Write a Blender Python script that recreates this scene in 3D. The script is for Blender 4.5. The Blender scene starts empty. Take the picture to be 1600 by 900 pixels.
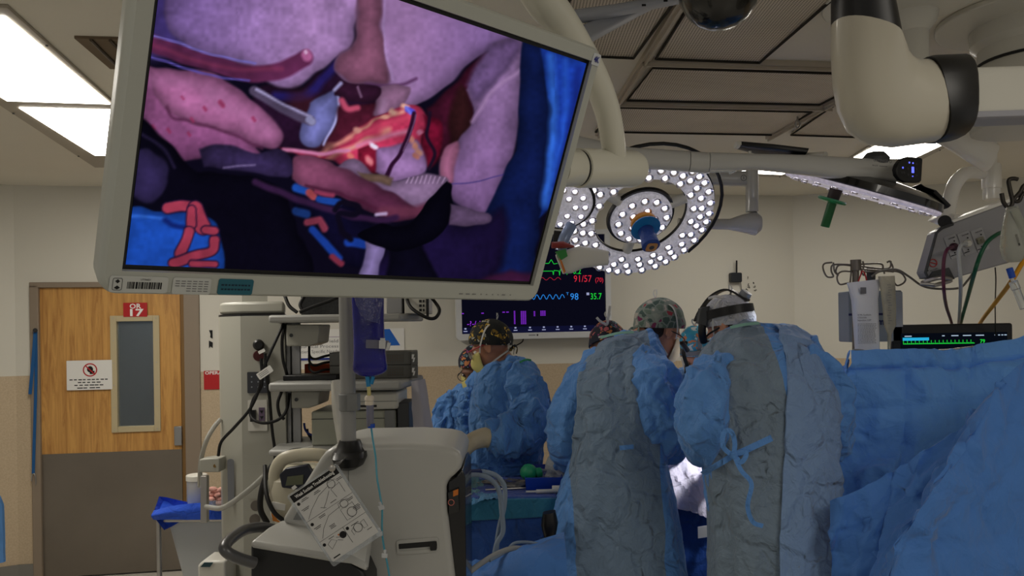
import bpy, bmesh, math, random
import numpy as np
from mathutils import Vector as V, Matrix, noise
random.seed(7)
scn = bpy.context.scene
col = scn.collection

# ------------------------------------------------------------------ camera, world, light, exposure
F = 1250.0; CX = 800.0; CY = 510.0; ROLL = 0.015; EYE = 1.75; ZC = 2.80
cr, sr = math.cos(ROLL), math.sin(ROLL)
cd = bpy.data.cameras.new('camera'); cam = bpy.data.objects.new('camera', cd); col.objects.link(cam)
cam.location = (0, 0, EYE)
cam.matrix_world = Matrix.Translation((0, 0, EYE)) @ Matrix((( cr, sr, 0, 0), (0, 0, -1, 0), (-sr, cr, 0, 0), (0, 0, 0, 1)))
cd.sensor_width = 36; cd.lens = 36 * F / 1600; cd.shift_y = (CY - 450) / 1600.0; cd.clip_start = 0.05
scn.camera = cam
scn.view_settings.view_transform = 'Standard'; scn.view_settings.look = 'None'
scn.view_settings.exposure = 0.0; scn.view_settings.gamma = 1.0; scn.view_settings.use_curve_mapping = False
w = bpy.data.worlds.new('world'); scn.world = w; w.use_nodes = True
w.node_tree.nodes['Background'].inputs[0].default_value = (1.0, 0.95, 0.88, 1)
w.node_tree.nodes['Background'].inputs[1].default_value = 0.25

def area(name, loc, size, power, color, target=None, sizey=None, spread=180):
    l = bpy.data.lights.new(name, 'AREA'); l.energy = power; l.color = color; l.size = size
    l.shape = 'RECTANGLE'; l.size_y = sizey or size; l.spread = math.radians(spread)
    o = bpy.data.objects.new(name, l); col.objects.link(o); o.location = loc
    if target is not None:
        o.rotation_euler = (V(target) - V(loc)).to_track_quat('-Z', 'Y').to_euler()
    return o
def spot(name, loc, target, power, color, angle, blend=.5, radius=.08):
    l = bpy.data.lights.new(name, 'SPOT'); l.energy = power; l.color = color; l.spot_size = math.radians(angle); l.spot_blend = blend; l.shadow_soft_size = radius
    o = bpy.data.objects.new(name, l); col.objects.link(o); o.location = loc
    o.rotation_euler = (V(target) - V(loc)).to_track_quat('-Z', 'Y').to_euler(); return o
WARM = (1.0, 0.94, 0.84); COOL = (0.93, 0.96, 1.0)
area('rear_left_fill', (-1.2, -0.6, 2.76), 1.2, 12, WARM, (-1.2, -0.6, 0), 1.2)  # added fill light behind the camera, out of view, no fitting built for it
area('rear_right_fill', (2.0, 0.2, 2.76), 1.2, 28, WARM, (2.0, 0.2, 0), 1.2)  # second added fill, stronger, unseen behind and right of the camera
spot('surgical_light_beam', (1.31, 2.98, 2.12), (0.80, 3.78, 1.12), 120, COOL, 36, .5, .12)

cl_ = bpy.data.lights.new('corridor_fill', 'AREA'); cl_.energy = 14; cl_.size = .5; co_ = bpy.data.objects.new('corridor_fill', cl_); col.objects.link(co_); co_.location = (-2.9, 6.9, 2.6)  # unseen light added to brighten the corridor behind the door glass

# ------------------------------------------------------------------ pixel <-> place helpers (a point seen at px, py that stands d metres in front)
def P(px, py, d):
    a = (px - CX) / F * d; b = (CY - py) / F * d
    return V((a * cr + b * sr, d, EYE - a * sr + b * cr))
def PZ(px, py, z):                       # on the horizontal plane z
    k = (-(px - CX) * sr + (CY - py) * cr) / F
    return P(px, py, (z - EYE) / k)
WT = 0.17
WX = V((1, WT, 0)).normalized(); WN = V((WT, -1, 0)).normalized(); WY0 = 6.25
def PW(px, py, off=0.0):                 # on the back wall, off metres in front of it
    a = (px - CX) / F; b = (CY - py) / F
    k = a * cr + b * sr
    c = WY0 - off * math.sqrt(1 + WT * WT)
    return P(px, py, c / (1 - WT * k))

# ------------------------------------------------------------------ materials
def lin(c):
    return tuple(((x / 255 / 12.92) if x / 255 <= .04045 else ((x / 255 + .055) / 1.055) ** 2.4) for x in c)
MC = {}
def mat(name, rgb, rough=.5, metal=0.0, emit=0.0, spec=.5, trans=0.0, alpha=1.0, bump=0.0, bscale=60, var=0.0, vscale=6, coat=0.0, sheen=0.0, ior=1.45):
    if name in MC: return MC[name]
    m = bpy.data.materials.new(name); m.use_nodes = True; MC[name] = m
    nt = m.node_tree; b = nt.nodes['Principled BSDF']
    c = lin(rgb) + (1,)
    b.inputs['Base Color'].default_value = c; b.inputs['Roughness'].default_value = rough
    b.inputs['Metallic'].default_value = metal; b.inputs['Specular IOR Level'].default_value = spec
    b.inputs['Transmission Weight'].default_value = trans; b.inputs['Alpha'].default_value = alpha
    b.inputs['Coat Weight'].default_value = coat; b.inputs['Sheen Weight'].default_value = sheen; b.inputs['IOR'].default_value = ior
    if emit: b.inputs['Emission Color'].default_value = c; b.inputs['Emission Strength'].default_value = emit
    tc = nt.nodes.new('ShaderNodeTexCoord')
    if var:
        n = nt.nodes.new('ShaderNodeTexNoise'); n.inputs['Scale'].default_value = vscale; n.inputs['Detail'].default_value = 5
        nt.links.new(tc.outputs['Object'], n.inputs['Vector'])
        r = nt.nodes.new('ShaderNodeMapRange'); r.inputs[1].default_value = .3; r.inputs[2].default_value = .7
        r.inputs[3].default_value = 1 - var; r.inputs[4].default_value = 1 + var
        nt.links.new(n.outputs['Fac'], r.inputs[0])
        mx = nt.nodes.new('ShaderNodeVectorMath'); mx.operation = 'SCALE'; mx.inputs[0].default_value = c[:3]
        nt.links.new(r.outputs[0], mx.inputs['Scale']); nt.links.new(mx.outputs[0], b.inputs['Base Color'])
    if bump:
        n = nt.nodes.new('ShaderNodeTexNoise'); n.inputs['Scale'].default_value = bscale; n.inputs['Detail'].default_value = 4
        nt.links.new(tc.outputs['Object'], n.inputs['Vector'])
        bp = nt.nodes.new('ShaderNodeBump'); bp.inputs['Strength'].default_value = bump; bp.inputs['Distance'].default_value = .01
        nt.links.new(n.outputs['Fac'], bp.inputs['Height']); nt.links.new(bp.outputs[0], b.inputs['Normal'])
    return m
def glow(name, rgb, s=1.0):              # a lit display or lamp face
    if name in MC: return MC[name]
    m = bpy.data.materials.new(name); m.use_nodes = True; MC[name] = m
    nt = m.node_tree; nt.nodes.clear()
    e = nt.nodes.new('ShaderNodeEmission'); o = nt.nodes.new('ShaderNodeOutputMaterial')
    e.inputs[0].default_value = lin(rgb) + (1,); e.inputs[1].default_value = s; nt.links.new(e.outputs[0], o.inputs[0])
    return m

def cloth_mat(name, rgb, crumple=.35, scale=7, rough=.72, panel=None, panel_rgb=None, translucent=0.0, fine=.12, sheen=.15):
    """non-woven fabric: fold creases and fibre as bump; panel = (x centre, half width, z bottom, z top, wobble) of a paler back panel in local space"""
    if name in MC: return MC[name]
    m = bpy.data.materials.new(name); m.use_nodes = True; MC[name] = m
    nt = m.node_tree; L = nt.links; b = nt.nodes['Principled BSDF']
    b.inputs['Roughness'].default_value = rough; b.inputs['Sheen Weight'].default_value = sheen; b.inputs['Specular IOR Level'].default_value = .35
    tc = nt.nodes.new('ShaderNodeTexCoord'); src = tc.outputs['Object']
    def N(t, **k):
        n = nt.nodes.new(t)
        for a, v in k.items():
            n.inputs[a].default_value = v
        return n
    wn = N('ShaderNodeTexNoise', Scale=scale * .6, Detail=3.0); L.new(src, wn.inputs['Vector'])
    sc = nt.nodes.new('ShaderNodeVectorMath'); sc.operation = 'SCALE'; sc.inputs['Scale'].default_value = .35; L.new(wn.outputs['Color'], sc.inputs[0])
    ad = nt.nodes.new('ShaderNodeVectorMath'); ad.operation = 'ADD'; L.new(src, ad.inputs[0]); L.new(sc.outputs[0], ad.inputs[1])
    vo = N('ShaderNodeTexVoronoi', Scale=scale * .7); vo.feature = 'DISTANCE_TO_EDGE'; L.new(ad.outputs[0], vo.inputs['Vector'])
    mr = nt.nodes.new('ShaderNodeMapRange'); mr.interpolation_type = 'SMOOTHSTEP'; mr.inputs[2].default_value = .09; L.new(vo.outputs['Distance'], mr.inputs[0])
    n2 = N('ShaderNodeTexNoise', Scale=scale * 1.6, Detail=4.0, Roughness=.62, Distortion=.8); L.new(src, n2.inputs['Vector'])
    n3 = N('ShaderNodeTexNoise', Scale=260.0, Detail=2.0); L.new(src, n3.inputs['Vector'])
    b1 = N('ShaderNodeBump', Strength=fine, Distance=.002); L.new(n3.outputs['Fac'], b1.inputs['Height'])
    b2 = N('ShaderNodeBump', Strength=crumple, Distance=.035); L.new(n2.outputs['Fac'], b2.inputs['Height']); L.new(b1.outputs[0], b2.inputs['Normal'])
    b3 = N('ShaderNodeBump', Strength=min(1, crumple * 1.1), Distance=.012); L.new(mr.outputs[0], b3.inputs['Height']); L.new(b2.outputs[0], b3.inputs['Normal'])
    for kk_, (sx_, rot_) in enumerate((((1, 1, .30), (0, .15, 0)), ((1, 1, .45), (0, .9, .3)))):     # long soft wrinkles
        mp = nt.nodes.new('ShaderNodeMapping'); mp.inputs['Scale'].default_value = sx_; mp.inputs['Rotation'].default_value = rot_; L.new(ad.outputs[0], mp.inputs[0])
        rn_ = N('ShaderNodeTexNoise', Scale=scale * (1.1 + .5 * kk_), Detail=3.0, Roughness=.5); L.new(mp.outputs[0], rn_.inputs['Vector'])
        m1 = nt.nodes.new('ShaderNodeMath'); m1.operation = 'SUBTRACT'; m1.inputs[1].default_value = .5; L.new(rn_.outputs['Fac'], m1.inputs[0])
        m2 = nt.nodes.new('ShaderNodeMath'); m2.operation = 'ABSOLUTE'; L.new(m1.outputs[0], m2.inputs[0])
        m3 = nt.nodes.new('ShaderNodeMath'); m3.operation = 'POWER'; m3.inputs[1].default_value = .6; L.new(m2.outputs[0], m3.inputs[0])
        b4 = N('ShaderNodeBump', Strength=min(1, crumple * .6), Distance=-.04); L.new(m3.outputs[0], b4.inputs['Height']); L.new(b3.outputs[0], b4.inputs['Normal']); b3 = b4
    L.new(b3.outputs[0], b.inputs['Normal'])
    c = lin(rgb) + (1,)
    rn = nt.nodes.new('ShaderNodeMix'); rn.data_type = 'RGBA'
    rn.inputs['A'].default_value = c; rn.inputs['B'].default_value = tuple(min(1, x * 1.18 + .01) for x in c[:3]) + (1,)
    n4 = N('ShaderNodeTexNoise', Scale=3.0, Detail=6.0, Roughness=.65); L.new(src, n4.inputs['Vector']); L.new(n4.outputs['Fac'], rn.inputs['Factor'])
    out = rn.outputs['Result']
    if panel:
        xc, hw, z0, z1, wob = panel
        sp = nt.nodes.new('ShaderNodeSeparateXYZ'); L.new(src, sp.inputs[0])
        def MA(op, a, bb):
            n = nt.nodes.new('ShaderNodeMath'); n.operation = op
            for i, v in enumerate((a, bb)):
                if isinstance(v, (int, float)): n.inputs[i].default_value = v
                else: L.new(v, n.inputs[i])
            return n.outputs[0]
        nw = N('ShaderNodeTexNoise', Scale=5.0, Detail=2.0); L.new(src, nw.inputs['Vector'])
        wx = MA('MULTIPLY', MA('SUBTRACT', nw.outputs['Fac'], .5), wob)
        zz = MA('SUBTRACT', sp.outputs['Z'], z0)
        xcz = MA('ADD', xc[0], MA('MULTIPLY', zz, xc[1])) if isinstance(xc, tuple) else xc
        dx = MA('ABSOLUTE', MA('SUBTRACT', MA('ADD', sp.outputs['X'], wx), xcz), 0)
        f = MA('LESS_THAN', dx, hw)
        f = MA('MULTIPLY', f, MA('LESS_THAN', sp.outputs['Y'], panel_rgb[1]))
        pm = nt.nodes.new('ShaderNodeMix'); pm.data_type = 'RGBA'; L.new(f, pm.inputs['Factor']); L.new(out, pm.inputs['A'])
        g = lin(panel_rgb[0]) + (1,)
        g2 = nt.nodes.new('ShaderNodeMix'); g2.data_type = 'RGBA'; g2.inputs['A'].default_value = tuple(x * .8 for x in g[:3]) + (1,); g2.inputs['B'].default_value = tuple(x * 1.25 for x in g[:3]) + (1,)
        L.new(n4.outputs['Fac'], g2.inputs['Factor']); L.new(g2.outputs['Result'], pm.inputs['B']); out = pm.outputs['Result']
    L.new(out, b.inputs['Base Color'])
    if translucent:
        tr = nt.nodes.new('ShaderNodeBsdfTranslucent'); L.new(out, tr.inputs[0])
        ms = nt.nodes.new('ShaderNodeMixShader'); ms.inputs[0].default_value = translucent
        L.new(b.outputs[0], ms.inputs[1]); L.new(tr.outputs[0], ms.inputs[2]); L.new(ms.outputs[0], nt.nodes['Material Output'].inputs[0])
    return m

def print_mat(name, base, spots, scale=38, jag=.4):
    """printed scrub-cap cotton: cells of several colours"""
    if name in MC: return MC[name]
    m = bpy.data.materials.new(name); m.use_nodes = True; MC[name] = m
    nt = m.node_tree; L = nt.links; b = nt.nodes['Principled BSDF']; b.inputs['Roughness'].default_value = .85
    tc = nt.nodes.new('ShaderNodeTexCoord')
    n = nt.nodes.new('ShaderNodeTexNoise'); n.inputs['Scale'].default_value = scale; L.new(tc.outputs['Object'], n.inputs['Vector'])
    s = nt.nodes.new('ShaderNodeVectorMath'); s.operation = 'SCALE'; s.inputs['Scale'].default_value = jag / scale * 2; L.new(n.outputs['Color'], s.inputs[0])
    a = nt.nodes.new('ShaderNodeVectorMath'); L.new(tc.outputs['Object'], a.inputs[0]); L.new(s.outputs[0], a.inputs[1])
    v = nt.nodes.new('ShaderNodeTexVoronoi'); v.inputs['Scale'].default_value = scale; L.new(a.outputs[0], v.inputs['Vector'])
    sep = nt.nodes.new('ShaderNodeSeparateColor'); L.new(v.outputs['Color'], sep.inputs[0])
    r = nt.nodes.new('ShaderNodeValToRGB'); r.color_ramp.interpolation = 'CONSTANT'
    el = r.color_ramp.elements; k = len(spots)
    el[0].position = 0; el[0].color = lin(spots[0]) + (1,); el[1].position = 1 / k; el[1].color = lin(spots[1 % k]) + (1,)
    for i in range(2, k):
        e = el.new(i / k); e.color = lin(spots[i]) + (1,)
    L.new(sep.outputs[0], r.inputs[0])
    v2 = nt.nodes.new('ShaderNodeTexVoronoi'); v2.feature = 'DISTANCE_TO_EDGE'; v2.inputs['Scale'].default_value = scale; L.new(a.outputs[0], v2.inputs['Vector'])
    lt = nt.nodes.new('ShaderNodeMath'); lt.operation = 'LESS_THAN'; lt.inputs[1].default_value = .10; L.new(v2.outputs['Distance'], lt.inputs[0])
    mx = nt.nodes.new('ShaderNodeMix'); mx.data_type = 'RGBA'; L.new(lt.outputs[0], mx.inputs['Factor']); L.new(r.outputs[0], mx.inputs['A']); mx.inputs['B'].default_value = lin(base) + (1,)
    L.new(mx.outputs['Result'], b.inputs['Base Color'])
    return m

# ------------------------------------------------------------------ mesh builder
def frame(o, x, up):
    x = V(x).normalized(); z = x.cross(V(up)).normalized(); y = z.cross(x).normalized()
    return Matrix(((x[0], y[0], z[0], o[0]), (x[1], y[1], z[1], o[1]), (x[2], y[2], z[2], o[2]), (0, 0, 0, 1)))
def crom(pts, n=8):
    pts = [V(p) for p in pts]
    if len(pts) < 3: return pts
    q = [2 * pts[0] - pts[1]] + pts + [2 * pts[-1] - pts[-2]]; out = []
    for i in range(1, len(q) - 2):
        a, b, c, d = q[i - 1:i + 3]
        for k in range(n):
            t = k / n
            out.append(.5 * ((2 * b) + (c - a) * t + (2 * a - 5 * b + 4 * c - d) * t * t + (3 * b - a - 3 * c + d) * t ** 3))
    out.append(pts[-1]); return out
def interp(vals, n):
    if not isinstance(vals, (list, tuple)): return [vals] * n
    k = len(vals) - 1; out = []
    for i in range(n):
        t = i / (n - 1) * k; j = min(int(t), k - 1); f = t - j
        out.append(vals[j] * (1 - f) + vals[j + 1] * f)
    return out
class MB:
    def __init__(s): s.v = []; s.f = []; s.mi = []; s.m = 0
    def add(s, vs, fs):
        o = len(s.v); s.v += [V(p) for p in vs]; s.f += [tuple(i + o for i in f) for f in fs]; s.mi += [s.m] * len(fs); return s
    def box(s, c, size, M=None, R=None):
        h = [x / 2 for x in size]; c = V(c)
        vs = [V((c[0] + a * h[0], c[1] + b * h[1], c[2] + d * h[2])) for a in (-1, 1) for b in (-1, 1) for d in (-1, 1)]
        if R is not None: vs = [c + R @ (p - c) for p in vs]
        if M is not None: vs = [M @ p for p in vs]
        return s.add(vs, [(0, 1, 3, 2), (4, 6, 7, 5), (0, 4, 5, 1), (2, 3, 7, 6), (0, 2, 6, 4), (1, 5, 7, 3)])
    def prism(s, pts, vec):
        n = len(pts); pts = [V(p) for p in pts]; vec = V(vec)
        return s.add(pts + [p + vec for p in pts], [tuple(range(n)), tuple(range(2 * n - 1, n - 1, -1))] + [(i, (i + 1) % n, n + (i + 1) % n, n + i) for i in range(n)])
    def plate(s, pts2, M, t):                # 2-D outline in frame M, from z=0 to z=t
        a = [M @ V((p[0], p[1], 0)) for p in pts2]; vec = (M.to_3x3() @ V((0, 0, 1))) * t
        return s.prism(a, vec)
    def ringplate(s, outer, inner, M, t):    # outline with a hole (same point count)
        n = len(outer); vs = []
        for z in (0, t):
            for q in (outer, inner): vs += [M @ V((p[0], p[1], z)) for p in q]
        fs = []
        for i in range(n):
            j = (i + 1) % n
            fs += [(i, j, n + j, n + i), (2 * n + i, 3 * n + i, 3 * n + j, 2 * n + j), (i, 2 * n + i, 2 * n + j, j), (n + i, n + j, 3 * n + j, 3 * n + i)]
        return s.add(vs, fs)
    def tube(s, pts, r, seg=10, smooth=0, closed=False, caps=True, sy=1.0, up=None):
        pts = crom(pts, smooth) if smooth else [V(p) for p in pts]
        n = len(pts); rs = interp(r, n); vs = []; fs = []
        t0 = None; ref = None
        for i, p in enumerate(pts):
            a = pts[(i + 1) % n] if (closed or i < n - 1) else pts[i]; b = pts[i - 1] if (closed or i > 0) else pts[i]
            t = (a - b).normalized()
            if ref is None:
                u = V(up) if up else (V((0, 0, 1)) if abs(t.z) < .9 else V((1, 0, 0)))
                ref = (u - t * u.dot(t)).normalized()
            else:
                ref = (ref - t * ref.dot(t)); ref = ref.normalized() if ref.length > 1e-6 else V((1, 0, 0))
            bi = t.cross(ref)
            for k in range(seg):
                q = 2 * math.pi * k / seg
                vs.append(p + rs[i] * (math.cos(q) * ref * sy + math.sin(q) * bi))
        for i in range(n if closed else n - 1):
            for k in range(seg):
                a = i * seg + k; b = i * seg + (k + 1) % seg; c = ((i + 1) % n) * seg + (k + 1) % seg; d = ((i + 1) % n) * seg + k
                fs.append((a, b, c, d))
        if caps and not closed: fs += [tuple(range(seg - 1, -1, -1)), tuple(range((n - 1) * seg, n * seg))]
        return s.add(vs, fs)
    def lathe(s, prof, M, seg=32, caps=True):   # prof = [(r, z)] about the frame's Z
        n = len(prof); vs = []; fs = []
        for r, z in prof:
            for k in range(seg):
                q = 2 * math.pi * k / seg; vs.append(M @ V((max(r, 1e-5) * math.cos(q), max(r, 1e-5) * math.sin(q), z)))
        for i in range(n - 1):
            for k in range(seg):
                fs.append((i * seg + k, i * seg + (k + 1) % seg, (i + 1) * seg + (k + 1) % seg, (i + 1) * seg + k))
        if caps: fs += [tuple(range(seg - 1, -1, -1)), tuple(range((n - 1) * seg, n * seg))]
        return s.add(vs, fs)
    def cyl(s, a, b, r, seg=20, r2=None):
        a, b = V(a), V(b); return s.tube([a, b], [r, r if r2 is None else r2], seg)
    def ball(s, c, r, M=None, seg=20, rings=12):
        r = (r, r, r) if isinstance(r, (int, float)) else r; vs = []; fs = []; c = V(c)
        for i in range(rings + 1):
            th = math.pi * i / rings
            for k in range(seg):
                q = 2 * math.pi * k / seg; st = max(math.sin(th), 1e-4)
                p = V((r[0] * st * math.cos(q), r[1] * st * math.sin(q), r[2] * math.cos(th)))
                vs.append(c + (M @ p if M is not None else p))
        for i in range(rings):
            for k in range(seg):
                fs.append((i * seg + k, (i + 1) * seg + k, (i + 1) * seg + (k + 1) % seg, i * seg + (k + 1) % seg))
        return s.add(vs, fs)
    def loft(s, rings, caps=True):
        n = len(rings[0]); vs = [p for r in rings for p in r]; fs = []
        for i in range(len(rings) - 1):
            for k in range(n):
                fs.append((i * n + k, i * n + (k + 1) % n, (i + 1) * n + (k + 1) % n, (i + 1) * n + k))
        if caps: fs += [tuple(range(n - 1, -1, -1)), tuple(range((len(rings) - 1) * n, len(rings) * n))]
        return s.add(vs, fs)
    def strip(s, pts, width, normal_hint, t=.0015, smooth=6):  # flat ribbon
        pts = crom(pts, smooth) if smooth else [V(p) for p in pts]; n = len(pts); L = []
        ws = interp(width, n)
        for i, p in enumerate(pts):
            tt = (pts[min(i + 1, n - 1)] - pts[max(i - 1, 0)]).normalized()
            nn = V(normal_hint); nn = (nn - tt * nn.dot(tt)).normalized(); sd = tt.cross(nn)
            L.append([p + sd * ws[i] / 2, p - sd * ws[i] / 2, p - sd * ws[i] / 2 + nn * t, p + sd * ws[i] / 2 + nn * t])
        return s.loft(L)
    def text(s, string, size, M, align='CENTER', ext=.0004, fit=None, bold=0.0):
        key = (string, align, bold)
        if key not in TX:
            cu = bpy.data.curves.new('t', 'FONT'); cu.body = string; cu.align_x = align; cu.align_y = 'CENTER'; cu.resolution_u = 2; cu.offset = bold
            o = bpy.data.objects.new('t', cu); col.objects.link(o)
            dg = bpy.context.evaluated_depsgraph_get(); me = bpy.data.meshes.new_from_object(o.evaluated_get(dg))
            vs = [tuple(v.co) for v in me.vertices]; fs = [tuple(p.vertices) for p in me.polygons]
            bpy.data.objects.remove(o); bpy.data.curves.remove(cu); bpy.data.meshes.remove(me)
            TX[key] = (vs, fs)
        vs, fs = TX[key]
        if not vs: return s
        sx = size
        if fit:
            wd = max(v[0] for v in vs) - min(v[0] for v in vs); sx = fit / max(wd, 1e-6)
        return s.add([M @ V((x * sx, y * size, ext)) for x, y, z in vs], fs)
TX = {}
def rrect(w, h, r, n=5):
    out = []
    for cx, cy, a0 in ((w / 2 - r, h / 2 - r, 0), (-w / 2 + r, h / 2 - r, 90), (-w / 2 + r, -h / 2 + r, 180), (w / 2 - r, -h / 2 + r, 270)):
        for i in range(n + 1):
            a = math.radians(a0 + 90 * i / n); out.append((cx + r * math.cos(a), cy + r * math.sin(a)))
    return out
def circ(r, n=24, c=(0, 0)): return [(c[0] + r * math.cos(2 * math.pi * i / n), c[1] + r * math.sin(2 * math.pi * i / n)) for i in range(n)]

# ------------------------------------------------------------------ objects
def props(o, label=None, cat=None, group=None, kind=None):
    if label: o['label'] = label
    if cat: o['category'] = cat
    if group: o['group'] = group
    if kind: o['kind'] = kind
    return o
def wloc(o):
    l = V((0, 0, 0))
    while o is not None: l += V(o.location); o = o.parent
    return l
def part(name, mb, mats, parent=None, loc=None, bevel=0, bseg=2, smooth=True, angle=38, label=None, subd=0, raw=False):
    """links mb (world coordinates) as ONE mesh object; origin at loc (or at its parent's origin)"""
    base = V(loc) if loc is not None else (wloc(parent) if parent is not None else V((0, 0, 0)))
    me = bpy.data.meshes.new(name)
    me.from_pydata([tuple(p - base) for p in mb.v], [], mb.f); me.update()
    if not raw:
        bm = bmesh.new(); bm.from_mesh(me); bmesh.ops.recalc_face_normals(bm, faces=bm.faces); bm.to_mesh(me); bm.free()
    mats = mats if isinstance(mats, (list, tuple)) else [mats]
    for m in mats: me.materials.append(m)
    if len(mats) > 1 and len(me.polygons) == len(mb.mi): me.polygons.foreach_set('material_index', mb.mi)
    o = bpy.data.objects.new(name, me); col.objects.link(o)
    if parent is not None: o.parent = parent; o.location = base - wloc(parent)
    else: o.location = base
    if smooth:
        me.polygons.foreach_set('use_smooth', [True] * len(me.polygons)); me.set_sharp_from_angle(angle=math.radians(angle))
    if bevel:
        b = o.modifiers.new('bevel', 'BEVEL'); b.width = bevel; b.segments = bseg; b.limit_method = 'ANGLE'; b.angle_limit = math.radians(40); b.harden_normals = False
    if subd:
        b = o.modifiers.new('sub', 'SUBSURF'); b.levels = subd; b.render_levels = subd
    if label: o['label'] = label
    return o
def thing(name, label, cat, loc, group=None):
    o = bpy.data.objects.new(name, None); col.objects.link(o); o.location = loc; o.empty_display_size = .1
    return props(o, label, cat, group)
def solo(name, mb, mats, label, cat, group=None, **k):
    n = len(mb.v); c = sum(mb.v, V((0, 0, 0))) / n; c.z = min(p.z for p in mb.v)
    o = part(name, mb, mats, None, loc=c, **k); return props(o, label, cat, group)
def struct(name, mb, mats, **k):
    o = part(name, mb, mats, None, **k); o['kind'] = 'structure'; return o
def dup(root, delta, label=None, group=None):
    r = root.copy(); col.objects.link(r); r.location = root.location + V(delta)
    if label: r['label'] = label
    if group: r['group'] = group
    for c in list(root.children):
        k = c.copy(); col.objects.link(k); k.parent = r
        for g in list(c.children):
            h = g.copy(); col.objects.link(h); h.parent = k
    return r

# common materials
M_white = mat('white_enamel', (205, 203, 194), .38, coat=.15)
M_white2 = mat('warm_white_plastic', (196, 194, 184), .42)
M_grey = mat('grey_plastic', (120, 122, 122), .5)
M_dgrey = mat('dark_grey_plastic', (60, 62, 64), .5)
M_black = mat('black_plastic', (14, 14, 16), .38)
M_rubber = mat('black_rubber', (10, 10, 11), .6)
M_steel = mat('stainless_steel', (175, 172, 168), .32, .9)
M_alu = mat('satin_aluminium', (150, 150, 150), .45, .7)
M_clear = mat('clear_plastic', (235, 240, 245), .12, 0, 0, .5, .85, ior=1.2)
M_paper = mat('white_paper', (225, 224, 220), .8)
M_ink = mat('black_ink', (18, 18, 20), .8)
M_inkg = mat('grey_ink', (110, 110, 112), .8)
M_red = mat('signal_red', (176, 22, 28), .5)
M_wtext = mat('white_ink', (235, 235, 232), .7)
M_skin = mat('skin', (196, 140, 112), .55, var=.06, vscale=30)
# ------------------------------------------------------------------ helpers on the picture's things
def pairloft(mb, pairs, depth=.5, seg=20, p=2.0, caps=True):
    """pairs = [(px1, py1, px2, py2, d[, half depth])]; each ring spans the two points and is as deep as half depth"""
    rings = []
    for q in pairs:
        a = P(q[0], q[1], q[4]); b = P(q[2], q[3], q[4]); hd = q[5] if len(q) > 5 else (b - a).length * depth
        c = (a + b) / 2; u = (a - b) / 2; r = []
        for k in range(seg):
            t = 2 * math.pi * k / seg; ct, st = math.cos(t), math.sin(t)
            ct = math.copysign(abs(ct) ** (2 / p), ct); st = math.copysign(abs(st) ** (2 / p), st)
            r.append(c + u * ct + V((0, 1, 0)) * hd * st)
        rings.append(r)
    return mb.loft(rings, caps)
def pxpoly(mb, pts, d, back, tilt=None):     # outline seen at pts, standing at distance d, 'back' metres thick away from the viewer
    f = (lambda x, y: d) if tilt is None else tilt
    return mb.prism([P(x, y, f(x, y)) for x, y in pts], (0, back, 0))

# ------------------------------------------------------------------ the room
def wallpt(s, z, off=0.0): return V((0, WY0, z)) + WX * s + WN * off
def S(px, py=650): return (PW(px, py) - V((0, WY0, 0))).dot(WX)
def wall_mat():
    m = bpy.data.materials.new('two_tone_wall'); m.use_nodes = True; nt = m.node_tree; L = nt.links; b = nt.nodes['Principled BSDF']
    g = nt.nodes.new('ShaderNodeNewGeometry'); sp = nt.nodes.new('ShaderNodeSeparateXYZ'); L.new(g.outputs['Position'], sp.inputs[0])
    lt = nt.nodes.new('ShaderNodeMath'); lt.operation = 'LESS_THAN'; lt.inputs[1].default_value = 1.452; L.new(sp.outputs['Z'], lt.inputs[0])
    n = nt.nodes.new('ShaderNodeTexNoise'); n.inputs['Scale'].default_value = 90; n.inputs['Detail'].default_value = 3; L.new(g.outputs['Position'], n.inputs['Vector'])
    rr = nt.nodes.new('ShaderNodeMix'); rr.data_type = 'RGBA'; rr.inputs['A'].default_value = lin((170, 150, 122)) + (1,); rr.inputs['B'].default_value = lin((205, 186, 158)) + (1,); L.new(n.outputs['Fac'], rr.inputs['Factor'])
    mx = nt.nodes.new('ShaderNodeMix'); mx.data_type = 'RGBA'; L.new(lt.outputs[0], mx.inputs['Factor']); mx.inputs['A'].default_value = lin((208, 205, 194)) + (1,); L.new(rr.outputs['Result'], mx.inputs['B'])
    L.new(mx.outputs['Result'], b.inputs['Base Color']); b.inputs['Roughness'].default_value = .6
    bp = nt.nodes.new('ShaderNodeBump'); bp.inputs['Strength'].default_value = .08; bp.inputs['Distance'].default_value = .003; L.new(n.outputs['Fac'], bp.inputs['Height']); L.new(bp.outputs[0], b.inputs['Normal'])
    return m
M_wall = wall_mat()
M_ceil = mat('ceiling_paint', (224, 219, 206), .7, var=.03, vscale=1.5)
M_floor = mat('pale_vinyl_floor', (196, 192, 182), .35, var=.06, vscale=14)

def wallbox(mb, s0, s1, z0, z1, off0=0.0, off1=-.12):
    a = [wallpt(s0, z0, off0), wallpt(s1, z0, off0), wallpt(s1, z1, off0), wallpt(s0, z1, off0)]
    return mb.prism(a, WN * (off1 - off0))
sL, sR = S(26), S(1240, 400)
dl, dr, dtop = S(50), S(303), PW(180, 445).z
wb = MB()
wallbox(wb, sL, dl, 0, ZC); wallbox(wb, dr, sR, 0, ZC); wallbox(wb, dl, dr, dtop, ZC)
struct('wall_back', wb, M_wall)
cL, cR = wallpt(sL, 0), wallpt(sR, 0)
wl = MB(); wl.prism([cL, cL + V((-1.6, -.9, 0)), cL + V((-1.6, -.9, ZC)), cL + V((0, 0, ZC))], (-.1, .15, 0)); struct('wall_left', wl, M_wall)
wr = MB(); wr.prism([cR, cR + V((2.2, -1.05, 0)), cR + V((2.2, -1.05, ZC)), cR + V((0, 0, ZC))], (.06, .12, 0)); struct('wall_right', wr, M_wall)
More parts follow.
